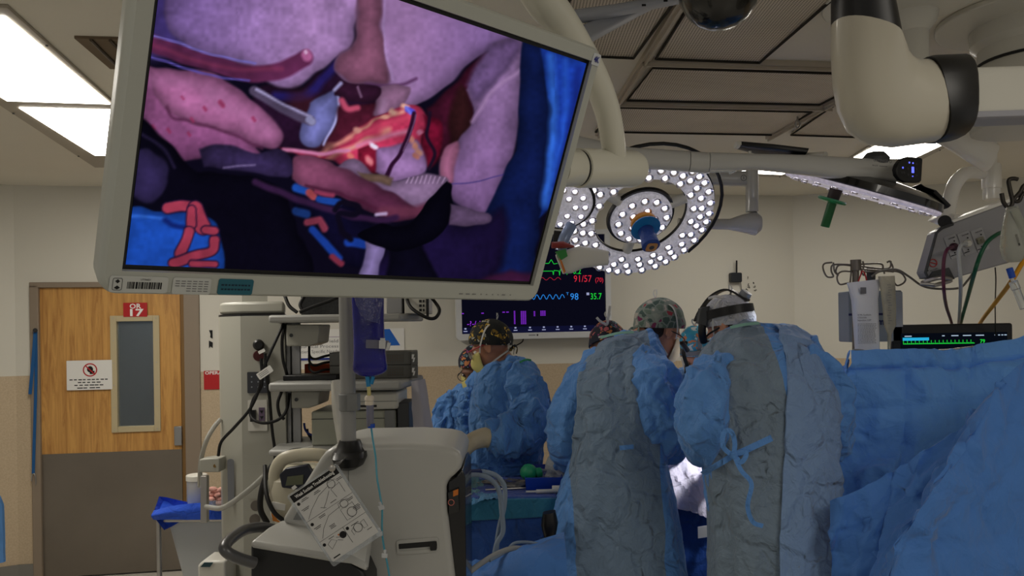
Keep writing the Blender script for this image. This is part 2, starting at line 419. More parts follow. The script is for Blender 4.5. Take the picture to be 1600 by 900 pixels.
wr = MB(); q = cR + V((2.2, -1.05, 0)); wr.prism([q, q + V((.25, -3.0, 0)), q + V((.25, -3.0, ZC)), q + V((0, 0, ZC))], (.12, .05, 0)); struct('wall_far_right', wr, M_wall)
fl = MB(); fl.box((0, 3.0, -.05), (14, 13, .1)); struct('floor', fl, M_floor)
ce = MB(); ce.box((0, 3.2, ZC + .06), (14, 11, .12)); struct('ceiling', ce, M_ceil)
M_base = mat('grey_baseboard', (120, 118, 112), .5)
bb = MB(); wallbox(bb, sL, dl, 0, .12, .015, 0); wallbox(bb, dr, sR, 0, .12, .015, 0); struct('baseboard_back', bb, M_base)
bb = MB(); bb.prism([cL + V((.012, -.01, 0)), cL + V((-1.59, -.915, 0)), cL + V((-1.59, -.915, .12)), cL + V((.012, -.01, .12))], (-.0, .014, 0)); struct('baseboard_left', bb, M_base)

# door with its frame, wooden upper face, steel kick plate, glazed panel
def wood_mat():
    m = bpy.data.materials.new('honey_oak_veneer'); m.use_nodes = True; nt = m.node_tree; L = nt.links; b = nt.nodes['Principled BSDF']
    tc = nt.nodes.new('ShaderNodeTexCoord'); mp = nt.nodes.new('ShaderNodeMapping'); mp.inputs['Scale'].default_value = (9, 9, .55); L.new(tc.outputs['Object'], mp.inputs[0])
    n = nt.nodes.new('ShaderNodeTexNoise'); n.inputs['Scale'].default_value = 3.2; n.inputs['Detail'].default_value = 8; n.inputs['Roughness'].default_value = .7; n.inputs['Distortion'].default_value = 1.2; L.new(mp.outputs[0], n.inputs['Vector'])
    r = nt.nodes.new('ShaderNodeValToRGB'); e = r.color_ramp.elements
    e[0].position = .36; e[0].color = lin((166, 116, 58)) + (1,); e[1].position = .6; e[1].color = lin((204, 154, 84)) + (1,); L.new(n.outputs['Fac'], r.inputs[0]); L.new(r.outputs[0], b.inputs['Base Color'])
    b.inputs['Roughness'].default_value = .4; return m
M_wood = wood_mat()
M_jamb = mat('taupe_door_frame', (138, 124, 108), .5)
M_kick = mat('brushed_steel', (132, 124, 114), .38, .8, bump=.05, bscale=20, var=.08, vscale=2.2)
door = thing('door_1', 'oak veneer operating room door with steel kick plate and narrow glazed panel', 'door', wallpt((dl + dr) / 2, 0)); door['kind'] = 'structure'
fr = MB(); wallbox(fr, dl, S(64), 0, dtop, .02, -.14); wallbox(fr, S(290), dr + .05, 0, dtop, .02, -.14); wallbox(fr, dl, dr + .05, PW(180, 449).z, dtop + .02, .02, -.14)
part('door_frame', fr, M_jamb, door, bevel=.004)
st = MB(); wallbox(st, S(283), S(290), 0, PW(180, 449).z, -.022, -.05); part('edge_strip', st, mat('bronze_strip', (128, 96, 52), .5), door)
ls0, ls1 = S(64), S(283); zt = PW(180, 449).z; zk = PW(180, 706).z
wx0, wx1 = S(179), S(246); wz0, wz1 = PW(210, 670).z, PW(210, 497).z
lf = MB()
for a, b_, c, d_ in ((ls0, wx0, zk, zt), (wx1, ls1, zk, zt), (wx0, wx1, zk, wz0), (wx0, wx1, wz1, zt)): wallbox(lf, a, b_, c, d_, -.01, -.055)
part('door_leaf', lf, M_wood, door)
kp = MB(); wallbox(kp, ls0, ls1, .012, zk, -.006, -.055); part('kick_plate', kp, M_kick, door)
wf = MB(); o0, o1, o2, o3 = S(174), S(251), PW(210, 675).z, PW(210, 493).z; i0, i1, i2, i3 = S(184), S(241), PW(210, 666).z, PW(210, 502).z
for a, b_, c, d_ in ((o0, i0, o2, o3), (i1, o1, o2, o3), (i0, i1, o2, i2), (i0, i1, i3, o3)): wallbox(wf, a, b_, c, d_, .004, -.06)
wfo = part('window_frame', wf, mat('cream_metal_frame', (186, 172, 138), .5), door, bevel=.003)
sc_ = MB()
for k in range(6):
    z = o2 + .02 + (o3 - o2 - .04) * k / 5
    for s_ in ((o0 + i0) / 2, (i1 + o1) / 2): sc_.cyl(wallpt(s_, z, .003), wallpt(s_, z, .006), .004, 8)
part('screw', sc_, M_steel, wfo)['kind'] = 'stuff'
gl = MB(); wallbox(gl, i0, i1, i2, i3, -.03, -.036); part('glass_pane', gl, mat('door_glass', (200, 210, 215), .05, 0, 0, .5, .9, ior=1.1), door)
hp = MB(); wallbox(hp, S(272), S(284), PW(278, 696).z, PW(278, 666).z, .012, -.02); part('push_plate', hp, M_alu, door, bevel=.004)
# what stands in the corridor beyond the glazed panel
M_corr = mat('corridor_wall', (70, 74, 78), .7)
cb = MB(); a0, a1 = dl - .3, dr + .5
wallbox(cb, a0, a1, 0, 2.7, -1.7, -1.8); cb.prism([wallpt(a0, 0, -.13), wallpt(a0, 0, -1.75), wallpt(a0, 2.7, -1.75), wallpt(a0, 2.7, -.13)], WX * -.05)
cb.prism([wallpt(a1, 0, -.13), wallpt(a1, 0, -1.75), wallpt(a1, 2.7, -1.75), wallpt(a1, 2.7, -.13)], WX * .05); cb.prism([wallpt(a0, 2.7, -.13), wallpt(a1, 2.7, -.13), wallpt(a1, 2.7, -1.8), wallpt(a0, 2.7, -1.8)], (0, 0, .05))
struct('wall_corridor', cb, M_corr)
k0 = MB(); wallbox(k0, S(190), S(222), .2, 1.95, -.9, -1.3); solo('storage_cabinet', k0, mat('corridor_cabinet', (125, 128, 130), .5), 'grey cabinet in the corridor, seen through the glazed door panel', 'cabinet', bevel=.01)
k1 = MB(); wallbox(k1, S(214), S(228), .0, 1.02, -.5, -.8); solo('wrapped_bundle', k1, mat('corridor_blue', (28, 66, 110), .7), 'dark blue wrapped bundle standing behind the glazed door panel', 'bundle', bevel=.04)

# signs and small things on the door and walls
def wM(px, py, off): return frame(PW(px, py, off), WX, (0, 0, 1))
pxm = lambda px: (PW(px, 500).y) / F
def wsign(name, label, cat, x0, y0, x1, y1, m, off=.004, th=.003):
    M = wM((x0 + x1) / 2, (y0 + y1) / 2, off); k = pxm((x0 + x1) / 2); o = thing(name, label, cat, M.translation)
    mb = MB(); mb.plate(rrect((x1 - x0) * k, (y1 - y0) * k, .003), M, th); part('panel', mb, m, o); return o, M @ Matrix.Translation((0, 0, th + .0006)), k
o, M, k = wsign('room_number_sign', 'small red OR 17 sign above the door glazing', 'sign', 194, 473, 229, 495, M_red)
t = MB(); t.text('OR', 10.5 * k, M @ Matrix.Translation((0, 5.2 * k, 0)), fit=17 * k, bold=.02); t.text('17', 15 * k, M @ Matrix.Translation((0, -5 * k, 0)), fit=20 * k, bold=.03); part('lettering', t, M_wtext, o)
o, M, k = wsign('paper_notice', 'white paper notice with red prohibition circle taped to the door', 'notice', 107, 563, 173, 609, M_paper)
t = MB(); Mq = M @ Matrix.Translation((1 * k, 8 * k, 0)); t.ringplate(circ(10.5 * k, 28), circ(8.7 * k, 28), Mq, .0004); t.box((0, 0, .0004), (17 * k, 1.8 * k, .0004), Mq @ Matrix.Rotation(math.radians(-45), 4, 'Z')); part('prohibition_circle', t, M_red, o)
t = MB(); t.ball((0, 1 * k, 0), (4.5 * k, 5 * k, .0003), None, 12, 6); t.v = [Mq @ p for p in t.v]; t.box((3 * k, -4 * k, .0003), (7 * k, 5 * k, .0004), Mq); part('pictogram', t, M_ink, o)
t = MB()
for j, (wd, n) in enumerate(((58, 9), (34, 5), (44, 6), (36, 4))):
    x = -wd / 2
    for q in range(n):
        ww = wd / n * random.uniform(.6, .92); t.box(((x + ww / 2) * k, (-7 - j * 4.3) * k, .0002), (ww * k, 1.5 * k, .0004), M); x += wd / n
part('printed_lines', t, M_ink, o)
o, M, k = wsign('red_wall_sign', 'red and white OPERATING ROOM sign partly hidden behind the equipment column', 'sign', 320, 579, 372, 608, M_red)
t = MB(); t.text('OPERATING', 7 * k, M @ Matrix.Translation((-2 * k, 11 * k, 0)), fit=44 * k, bold=.02); t.text('17', 13 * k, M @ Matrix.Translation((2 * k, -5 * k, 0)), bold=.02); part('lettering', t, M_wtext, o)
t = MB(); M = wM(329, 530, .004); k = pxm(329)
t.plate([(-2 * k, 14 * k), (3 * k, 14 * k), (3 * k, 1 * k), (-.5 * k, 3 * k), (0, 8 * k)], M, .002); t.plate([(-2.5 * k, -2 * k), (3 * k, -5 * k), (3 * k, -14 * k), (-.5 * k, -11 * k), (-2.5 * k, -14 * k)], M, .002)
solo('wall_decal', t, M_ink, 'small black decal on the white wall right of the door', 'decal')
o, M, k = wsign('wall_poster', 'white poster with blue corner graphic behind the equipment shelves', 'poster', 462, 514, 631, 562, M_paper)
t = MB()
for j, s_ in enumerate(('Sterile Field', 'Surgical Process', 'Patient Specific Needs')): t.text(s_, 7.2 * k, M @ Matrix.Translation((37 * k - 0 * k, (5.5 - j * 8.0) * k, 0)), 'RIGHT', fit=(46, 58, 62)[j] * k)
t.v = [p - WX * (54 * k) for p in t.v]; part('lettering', t, M_inkg, o)
t = MB(); t.box((-30 * k, 12 * k, .0003), (90 * k, .8 * k, .0004), M); part('rule', t, mat('mauve_ink', (150, 130, 160), .8), o)
t = MB(); t.plate([(45 * k, 23 * k), (62 * k, 23 * k), (78 * k, -3 * k), (45 * k, -3 * k)], M, .0006); part('blue_graphic', t, mat('poster_blue', (20, 96, 190), .6), o)
t = MB(); t.box((-30 * k, -22 * k, .0003), (90 * k, 3.4 * k, .0006), M); part('blue_band', t, mat('poster_navy', (30, 48, 130), .6), o)
# blue strap hanging by the door
o = thing('blue_strap', 'narrow blue fabric strap hanging beside the door frame', 'strap', PW(54, 720, .03))
t = MB(); t.strip([PW(56, 518, .025), PW(56, 600, .03), PW(52, 740, .03)], .020, WN); t.strip([PW(55, 518, .03), PW(52, 560, .045), PW(47, 616, .04)], .022, WN); part('webbing', t, mat('strap_blue', (24, 84, 140), .8), o)
t = MB(); t.cyl(PW(55, 516, .0), PW(55, 516, .05), .015, 12); part('hook', t, M_black, o)
t = MB(); t.tube([PW(49, 752, .03), PW(50, 742, .03), PW(54, 741, .03), PW(56, 750, .03), PW(56, 757, .03)], .004, 8, 4); part('buckle', t, M_steel, o)
# wall device with aerial, and the handwriting beside it
o = thing('wall_receiver', 'small black wall box with short aerial and wire, above the surgeons', 'receiver', PW(1147, 441, 0))
k = pxm(1147); M = wM(1147, 434, .0)
t = MB(); t.plate(rrect(18 * k, 15 * k, .012), M, .05); part('housing', t, mat('navy_black_plastic', (22, 28, 36), .4), o, bevel=.004)
t = MB(); t.cyl(PW(1151, 427, .04), PW(1151, 407, .04), .007, 8); part('aerial', t, M_black, o)
t = MB(); t.tube([PW(1156, 436, .03), PW(1158, 446, .02), PW(1158.5, 460, .015), PW(1158, 475, .02)], .003, 6, 5); part('wire', t, mat('grey_wire', (90, 88, 80), .6), o)
t = MB()
for (x, y) in ((1168, 434), (1169, 444), (1171, 450), (1167, 452), (1178, 443), (1179, 448), (1180, 453), (1169, 448)):
    for _ in range(3): t.box((random.uniform(-1.5, 1.5) * k, random.uniform(-1.5, 1.5) * k, .0003), (2.2 * k, .8 * k, .0005), wM(x, y, .002) @ Matrix.Rotation(random.uniform(0, 3), 4, 'Z'))
solo('handwritten_note', t, M_ink, 'small dark handwritten marks on the wall beside the receiver', 'note')

# ------------------------------------------------------------------ ceiling fittings
def cquad(mb, pts, z, t): return mb.prism([PZ(x, y, z) for x, y in pts], (0, 0, t))
def perf_mat(name, rgb):
    m = bpy.data.materials.new(name); m.use_nodes = True; nt = m.node_tree; L = nt.links; b = nt.nodes['Principled BSDF']
    tc = nt.nodes.new('ShaderNodeTexCoord'); v = nt.nodes.new('ShaderNodeTexVoronoi'); v.inputs['Scale'].default_value = 95; v.inputs['Randomness'].default_value = 0; L.new(tc.outputs['Object'], v.inputs['Vector'])
    l = nt.nodes.new('ShaderNodeMath'); l.operation = 'LESS_THAN'; l.inputs[1].default_value = .30; L.new(v.outputs['Distance'], l.inputs[0])
    n = nt.nodes.new('ShaderNodeTexNoise'); n.inputs['Scale'].default_value = 3.5; n.inputs['Detail'].default_value = 4; L.new(tc.outputs['Object'], n.inputs['Vector'])
    c0 = nt.nodes.new('ShaderNodeMix'); c0.data_type = 'RGBA'; c0.inputs['A'].default_value = tuple(x * .72 for x in lin(rgb)) + (1,); c0.inputs['B'].default_value = tuple(x * 1.15 for x in lin(rgb)) + (1,); L.new(n.outputs['Fac'], c0.inputs['Factor'])
    mx = nt.nodes.new('ShaderNodeMix'); mx.data_type = 'RGBA'; L.new(l.outputs[0], mx.inputs['Factor']); L.new(c0.outputs['Result'], mx.inputs['A']); mx.inputs['B'].default_value = lin((96, 84, 68)) + (1,)
    L.new(mx.outputs['Result'], b.inputs['Base Color']); b.inputs['Roughness'].default_value = .5; b.inputs['Metallic'].default_value = .2; return m
M_perf = perf_mat('perforated_ceiling_metal', (216, 206, 190))
panels = [
 ([(835, 84), (990, 91), (1092, -50), (930, -60)], 'perforated ceiling air panel furthest left, behind the curved white arm'),
 ([(1025, 92), (1187, 98), (1352, -45), (1115, -50)], 'large perforated ceiling air panel behind the black dome'),
 ([(980, 157), (1280, 164), (1372, 117), (1020, 106)], 'bright perforated ceiling air panel in the middle row'),
 ([(930, 206), (1210, 211), (1268, 175), (966, 168)], 'narrow perforated ceiling air panel furthest from the viewer, above the light boom'),
 ([(1236, 211), (1352, 215), (1430, 152), (1310, 160)], 'perforated ceiling air panel beside the white elbow joint')]
for pts, lab in panels:
    c = [sum(PZ(x, y, ZC - .012)[i] for x, y in pts) / 4 for i in range(3)]
    o = thing('ceiling_air_panel', lab, 'ceiling panel', c, 'perforated ceiling air panels')
    t = MB(); cquad(t, pts, ZC - .012, .012); part('perforated_sheet', t, M_perf, o)
    t = MB(); q = [PZ(x, y, ZC - .016) for x, y in pts]; t.tube([*q, ], .0055, 6, closed=True); part('sheet_edge', t, mat('dark_seam', (40, 36, 30), .8), o)
M_rail = mat('ceiling_rail', (184, 174, 158), .5, .1)
def rail(n, a, b, wd=.035, z=ZC - .022):
    A, B = PZ(*a, z), PZ(*b, z); d = (B - A).normalized(); s_ = d.cross(V((0, 0, 1))) * wd / 2
    t = MB(); t.prism([A + s_, B + s_, B - s_, A - s_], (0, 0, .022)); t.prism([A + s_ * .25, B + s_ * .25, B - s_ * .25, A - s_ * .25], (0, 0, -.012)); struct(f'trim_{n}', t, M_rail)
rail(1, (1003, 99), (1500, 112)); rail(2, (966, 163), (1300, 170)); rail(3, (1080, -15), (935, 213)); rail(4, (1400, 108), (1200, 218), .03)
t = MB(); A = PZ(1246, 194, ZC - .05); t.tube([A + V((0.012 * math.cos(i), 0, 0.02 * math.sin(i))) for i in [k * .7 for k in range(9)]], .004, 6, closed=True); t.cyl(A + V((0, 0, .018)), A + V((0, 0, .05)), .005, 8)
solo('ceiling_hook', t, M_steel, 'small metal ring hooked on the ceiling rail beside the elbow joint', 'hook')
M_lens = glow('lamp_lens', (255, 248, 236), 17.0)
M_fix = mat('light_fixture_frame', (168, 160, 146), .5)
def fixture(label, lenses, outer):
    c = PZ(outer[0][0], outer[0][1], ZC - .03); o = thing('ceiling_light', label, 'ceiling light', c, 'recessed ceiling lights')
    t = MB(); cquad(t, outer, ZC - .012, .012); part('frame', t, M_fix, o, bevel=.003)
    for q in lenses:
        t = MB(); cquad(t, q, ZC - .016, .003); part('diffuser', t, M_lens, o)
    q = [PZ(x, y, ZC - .013) for x, y in outer]; cc = sum(q, V((0, 0, 0))) / len(q); t = MB()
    for i in range(len(q)):
        for f in (.12, .5, .88):
            a = q[i].lerp(q[(i + 1) % len(q)], f); a = a.lerp(cc, .035); t.cyl(a, a - V((0, 0, .004)), .005, 8)
    sk = part('screw', t, M_dgrey, o); sk['kind'] = 'stuff'
fixture('double ceiling light with two bright lenses, at the upper left', [[(8, 27), (172, 163), (11, 158), (-212, 20)], [(30, 169), (178, 173), (262, 246), (148, 243)]], [(12, 12), (290, 262), (148, 262), (-245, 5)])
fixture('bright ceiling light beyond the white elbow joint', [[(1334, 247), (1425, 249), (1500, 214), (1405, 208)]], [(1322, 251), (1432, 254), (1515, 212), (1400, 203)])
fixture('narrow bright ceiling light just under the light boom', [[(1146, 270), (1222, 273), (1262, 256), (1184, 253)]], [(1136, 274), (1230, 277), (1275, 253), (1180, 249)])
t = MB(); cquad(t, [(116, 60), (252, 64), (300, 112), (172, 108)], ZC - .01, .01); o = thing('ceiling_vent', 'brown ceiling vent half hidden by the large monitor', 'vent', PZ(180, 80, ZC)); part('frame', t, mat('brown_vent', (104, 88, 68), .6), o)
t = MB()
for i in range(4):
    f = .15 + i * .22; A = PZ(116 + 56 * .1 + 136 * f, 62 + 3 * f, ZC - .014); B = PZ(172 - 5 + 128 * f, 106 + 3 * f, ZC - .014); t.tube([A, B], .006, 6)
sl = part('slat', t, mat('vent_slat', (70, 58, 44), .6), o)
# round mount covers and columns, upper right
def zdisc(mb, c, r, h, seg=48, r2=None): return mb.lathe([(r, 0), (r if r2 is None else r2, h)], Matrix.Translation(c), seg)
o = thing('boom_ceiling_mount', 'round white ceiling cover with a short white column, behind the elbow joint', 'ceiling mount', PZ(1418, 5, ZC - .02)); c = PZ(1405, 5, ZC - .02)
t = MB(); zdisc(t, c, .235, .02); part('cover', t, M_white, o, bevel=.004)
t = MB(); a = PZ(1428, 22, ZC - .02); t.lathe([(.075, 0), (.07, -.03), (.045, -.06), (.044, -.34)], Matrix.Translation(a), 32); part('column', t, M_white, o)
for q in ((1504, 15), (1456, 46)): pass
o = thing('supply_ceiling_mount', 'broad white stepped ceiling hub with a black ring, at the right edge', 'ceiling mount', PZ(1612, 30, ZC - .02)); c = PZ(1612, 35, ZC - .02)
t = MB(); zdisc(t, c, .30, .02); part('cover', t, M_white, o, bevel=.004)
a = PZ(1615, 42, ZC - .02)
t = MB(); t.lathe([(.20, 0), (.198, -.05), (.175, -.07), (.178, -.12)], Matrix.Translation(a), 40); part('collar', t, M_white, o)
t = MB(); t.lathe([(.181, -.12), (.181, -.13)], Matrix.Translation(a), 40); part('black_ring', t, M_black, o)
t = MB(); t.lathe([(.178, -.13), (.20, -.17), (.21, -.30), (.20, -.36)], Matrix.Translation(a), 40); part('hub', t, M_white, o)
# ------------------------------------------------------------------ the large tilted operating monitor
MO = V((-.165, 1.152, 2.010)); mX = V((.716, .698, -.001)).normalized(); mU = V((.258, -.263, .930)).normalized()
MM = frame(MO, mX, mU); MI = MM.inverted(); mN = MM.to_3x3() @ V((0, 0, 1))
SW, SH = .70, .394
def on_screen(px, py):
    d = P(px, py, 1) - V((0, 0, EYE)); o = V((0, 0, EYE)); t = (MO - o).dot(mN) / d.dot(mN); return (MI @ (o + d * t))
mon = thing('operating_monitor', 'large tilted white framed monitor showing a close-up of open surgery', 'monitor', MO)
HL, HR, HB, HT = -SW / 2 - .024, SW / 2 + .021, -SH / 2 - .032, SH / 2 + .024
hc = ((HL + HR) / 2, (HB + HT) / 2)
def off2(pts, c): return [(p[0] + c[0], p[1] + c[1]) for p in pts]
t = MB()
rings = []
for w_, z in ((-.004, .006), (0, .001), (.0, -.012), (-.004, -.040), (-.016, -.052)):
    rings.append([MM @ V((x, y, z)) for x, y in off2(rrect(HR - HL + 2 * w_, HT - HB + 2 * w_, .02, 6), hc)])
t.loft(rings, caps=False); n = len(rings[0])
t.f.append(tuple(range(4 * n, 5 * n))); t.mi.append(0)
inner = [MM @ V((x, y, .006)) for x, y in rrect(SW + .004, SH + .004, .0005, 6)]; i2 = [MM @ V((x, y, -.002)) for x, y in rrect(SW + .004, SH + .004, .0005, 6)]
t2 = MB(); t2.loft([rings[0], inner, i2], caps=False); t.add(t2.v, t2.f)
part('housing', t, mat('monitor_grey_white', (172, 174, 166), .45), mon, angle=50)
t = MB(); t.box((0, 0, -.004), (SW + .004, SH + .004, .003), MM); part('black_border', t, M_black, mon)
# the picture on the screen: coloured shapes given off by the display
NX, NY = 440, 248
uu, vv = np.meshgrid(np.linspace(-SW / 2 + .004, SW / 2 - .004, NX), np.linspace(-SH / 2 + .004, SH / 2 - .004, NY))
o_, a_, b_ = np.array(MO), np.array(mX), np.array((MM.to_3x3() @ V((0, 1, 0))))
wp = o_ + uu[..., None] * a_ + vv[..., None] * b_ - np.array([0, 0, EYE])
qx = CX + F * (wp[..., 0] * cr - wp[..., 2] * sr) / wp[..., 1]; qy = CY - F * (wp[..., 0] * sr + wp[..., 2] * cr) / wp[..., 1]
rng = np.random.RandomState(3)
def vnoise(scale, seed):
    r = np.random.RandomState(seed); g = r.rand(64, 64); x = (qx / scale) % 62; y = ((qy + 400) / scale) % 62
    x0 = x.astype(int); y0 = y.astype(int); fx = x - x0; fy = y - y0; fx = fx * fx * (3 - 2 * fx); fy = fy * fy * (3 - 2 * fy)
    return (g[y0, x0] * (1 - fx) * (1 - fy) + g[y0, x0 + 1] * fx * (1 - fy) + g[y0 + 1, x0] * (1 - fx) * fy + g[y0 + 1, x0 + 1] * fx * fy)
N1, N2, N3 = vnoise(40, 1), vnoise(14, 2), vnoise(6, 5)
IMG = np.zeros((NY, NX, 3)) + np.array([12, 9, 28.])
wxn = (vnoise(22, 8) - .5) * 7; wyn = (vnoise(22, 9) - .5) * 7
def seg_d(X, Y, a, b):
    dx, dy = b[0] - a[0], b[1] - a[1]; L = dx * dx + dy * dy + 1e-9
    t_ = np.clip(((X - a[0]) * dx + (Y - a[1]) * dy) / L, 0, 1); return np.hypot(X - a[0] - t_ * dx, Y - a[1] - t_ * dy), t_
def blend(al, c, vary):
    global IMG
    f = 1 + vary * ((N1 - .5) * 1.0 + (N2 - .5) * .6); IMG = IMG * (1 - al[..., None]) + (np.array(c, float) * f[..., None]) * al[..., None]
def poly(pts, c, soft=4, vary=.3, wob=1.0, c2=None, grad=None):
    X = qx + wxn * wob; Y = qy + wyn * wob; ins = np.zeros(X.shape, bool); D = np.full(X.shape, 1e9); n = len(pts)
    for i in range(n):
        a, b = pts[i], pts[(i + 1) % n]
        cond = ((a[1] > Y) != (b[1] > Y)); xx = (b[0] - a[0]) * (Y - a[1]) / ((b[1] - a[1]) + 1e-9) + a[0]; ins ^= cond & (X < xx)
        D = np.minimum(D, seg_d(X, Y, a, b)[0])
    sd = np.where(ins, D, -D); al = np.clip(sd / soft + .5, 0, 1); al = al * al * (3 - 2 * al)
    col_ = np.array(c, float)
    if c2 is not None:
        (x0, y0), (x1, y1) = grad; t_ = np.clip(((qx - x0) * (x1 - x0) + (qy - y0) * (y1 - y0)) / ((x1 - x0) ** 2 + (y1 - y0) ** 2), 0, 1)[..., None]
        col_ = col_ * (1 - t_) + np.array(c2, float) * t_
    global IMG
    rl = np.clip(sd / 34, 0, 1); f = (.66 + .40 * rl * (2 - rl)) * (1 + vary * .75 * ((N1 - .5) + (N2 - .5) * .5 + (N3 - .5) * .35)); IMG = IMG * (1 - al[..., None]) + (col_ * f[..., None]) * al[..., None]
def stroke(pts, w_, c, soft=3, vary=.2, wob=.5, op=1.0):
    X = qx + wxn * wob; Y = qy + wyn * wob; D = np.full(X.shape, 1e9)
    for i in range(len(pts) - 1): D = np.minimum(D, seg_d(X, Y, pts[i], pts[i + 1])[0])
    al = np.clip((w_ / 2 - D) / soft + .5, 0, 1); blend(al * op, c, vary)
def cs(pts, n=6): return [(p.x, p.y) for p in crom([V((a, b, 0)) for a, b in pts], n)]
poly([(225, -140), (330, -140), (330, 90), (225, 95)], (62, 48, 118), 20, .3)
poly(cs([(262, -30), (262, 40), (300, 78), (360, 96), (405, 118), (432, 138), (468, 132), (505, 108), (545, 80), (562, 30), (600, -60), (400, -140)]), (168, 128, 180), 8, .35, c2=(120, 92, 160), grad=((480, 60), (250, 20)))
poly([(430, -140), (960, -140), (960, 60), (640, 0), (560, -10)], (120, 95, 150), 20, .3)
poly(cs([(500, 112), (560, 84), (600, 150), (540, 230), (470, 245), (420, 232), (395, 170), (410, 135), (470, 140)]), (38, 14, 40), 8, .5)
stroke(cs([(432, 150), (480, 148), (520, 110), (545, 88)]), 14, (34, 28, 120), 8, op=.8)
stroke([(470, 160), (520, 190), (505, 235)], 40, (74, 24, 30), 20, op=.6)
poly(cs([(222, 100), (270, 108), (330, 112), (385, 150), (430, 192), (444, 214), (432, 233), (400, 230), (405, 246), (330, 246), (290, 250), (250, 262), (215, 230)]), (172, 92, 142), 6, .3, c2=(140, 70, 120), grad=((330, 120), (300, 250)))
poly(cs([(236, 104), (290, 112), (335, 122), (380, 150), (425, 184), (444, 212), (430, 232), (396, 222), (340, 200), (290, 190), (262, 172), (238, 150)]), (182, 100, 148), 7, .25)
stroke(cs([(262, 168), (272, 186), (300, 190), (350, 205), (410, 232)]), 5, (88, 34, 66), 5, op=.8)
stroke(cs([(330, 150), (380, 180), (420, 205)]), 22, (196, 120, 166), 22, op=.5)
stroke(cs([(240, 125), (300, 130), (345, 145)]), 16, (186, 112, 158), 18, op=.5)
for x, y, r in ((345, 160, 7), (320, 168, 5), (300, 185, 4), (262, 202, 4), (295, 208, 4), (395, 185, 5), (285, 150, 3), (240, 197, 4)): stroke([(x, y), (x + 3, y + 4)], r, (170, 38, 84), 4, op=.8)
stroke(cs([(232, 64), (275, 82), (330, 98), (395, 116), (440, 110), (478, 92)]), 26, (104, 36, 78), 5, .4)
stroke(cs([(236, 55), (262, 62), (330, 84), (400, 100)]), 3, (124, 116, 214), 3)
stroke(cs([(236, 88), (290, 106), (340, 120), (390, 126)]), 3, (96, 84, 190), 3)
stroke(cs([(240, 70), (300, 92), (370, 108), (440, 108)]), 7, (140, 46, 84), 6, op=.7)
stroke([(480, 86), (482, 90)], 15, (196, 96, 150), 5); stroke([(479, 82), (480, 84)], 5, (240, 190, 220), 3)
poly(cs([(486, 160), (505, 146), (528, 146), (532, 166), (520, 200), (506, 226), (482, 230), (470, 214), (474, 186)]), (122, 132, 206), 5, .25)
stroke(cs([(530, 152), (531, 172), (518, 205), (508, 226)]), 4, (168, 176, 226), 3)
stroke([(398, 142), (440, 168), (486, 190)], 15, (84, 72, 98), 4); stroke([(402, 140), (445, 164), (486, 184)], 4, (170, 168, 205), 4); stroke([(484, 188), (488, 191)], 12, (150, 156, 190), 4)
poly(cs([(532, 165), (600, 160), (620, 180), (560, 225), (515, 230), (525, 200)]), (98, 22, 46), 6, .5)
poly(cs([(556, -40), (560, 40), (552, 70), (534, 86), (526, 104), (536, 128), (575, 132), (600, 140), (622, 172), (660, 160), (705, 128), (745, 92), (790, 68), (830, 20), (700, -60)]), (158, 118, 166), 5, .2, c2=(128, 96, 150), grad=((640, 60), (760, 60)))
poly(cs([(556, -40), (560, 40), (550, 72), (532, 90), (528, 112), (548, 130), (585, 130), (612, 128), (600, 70), (596, -20)]), (150, 86, 112), 10, .25)
stroke(cs([(602, -10), (602, 70), (616, 125)]), 3, (176, 140, 190), 4)
stroke(cs([(575, 132), (620, 134), (650, 122)]), 4, (92, 46, 92), 5)
poly(cs([(600, 134), (640, 134), (634, 158), (604, 182), (584, 178), (588, 156)]), (170, 118, 152), 5, .2)
stroke([(600, 160), (596, 172)], 10, (196, 150, 186), 8, op=.6)
poly(cs([(522, 140), (530, 128), (566, 132), (596, 136), (588, 156), (545, 156), (525, 152)]), (64, 22, 52), 4, .3); stroke([(524, 142), (532, 132)], 6, (168, 170, 215), 4)
stroke([(560, 136), (566, 150)], 4, (130, 90, 120), 3)
stroke(cs([(536, 158), (545, 170), (560, 168)]), 9, (222, 74, 104), 5)
poly(cs([(668, 170), (700, 140), (750, 90), (762, 90), (740, 150), (738, 200), (700, 240), (672, 262), (660, 240)]), (66, 12, 34), 8, .5)
poly(cs([(700, 190), (720, 130), (735, 170), (735, 205), (705, 235)]), (58, 22, 24), 12, .4)
poly(cs([(440, 230), (490, 240), (530, 222), (565, 195), (600, 176), (640, 164), (664, 176), (664, 215), (650, 245), (600, 256), (560, 268), (520, 250), (480, 250)]), (222, 44, 84), 5, .5)
poly(cs([(560, 232), (590, 225), (598, 250), (590, 272), (560, 262)]), (150, 14, 44), 6, .8)
poly(cs([(662, 180), (690, 190), (688, 240), (672, 262), (662, 240)]), (140, 8, 44), 6, .7)
for a_s in (((505, 240), (545, 214), (590, 188), (625, 176)), ((520, 246), (560, 226), (610, 205))): stroke(cs(list(a_s)), 8, (238, 150, 118), 6, .8, 2.0, .85)
stroke(cs([(560, 214), (600, 196), (640, 185)]), 9, (246, 60, 96), 7, .5); stroke(cs([(560, 228), (600, 214), (640, 205)]), 7, (236, 120, 150), 6, .5)
poly(cs([(590, 232), (630, 222), (655, 220), (668, 248), (662, 272), (610, 282), (588, 268)]), (176, 130, 190), 6, .4)
stroke(cs([(445, 234), (500, 240), (545, 236)]), 6, (232, 130, 170), 4)
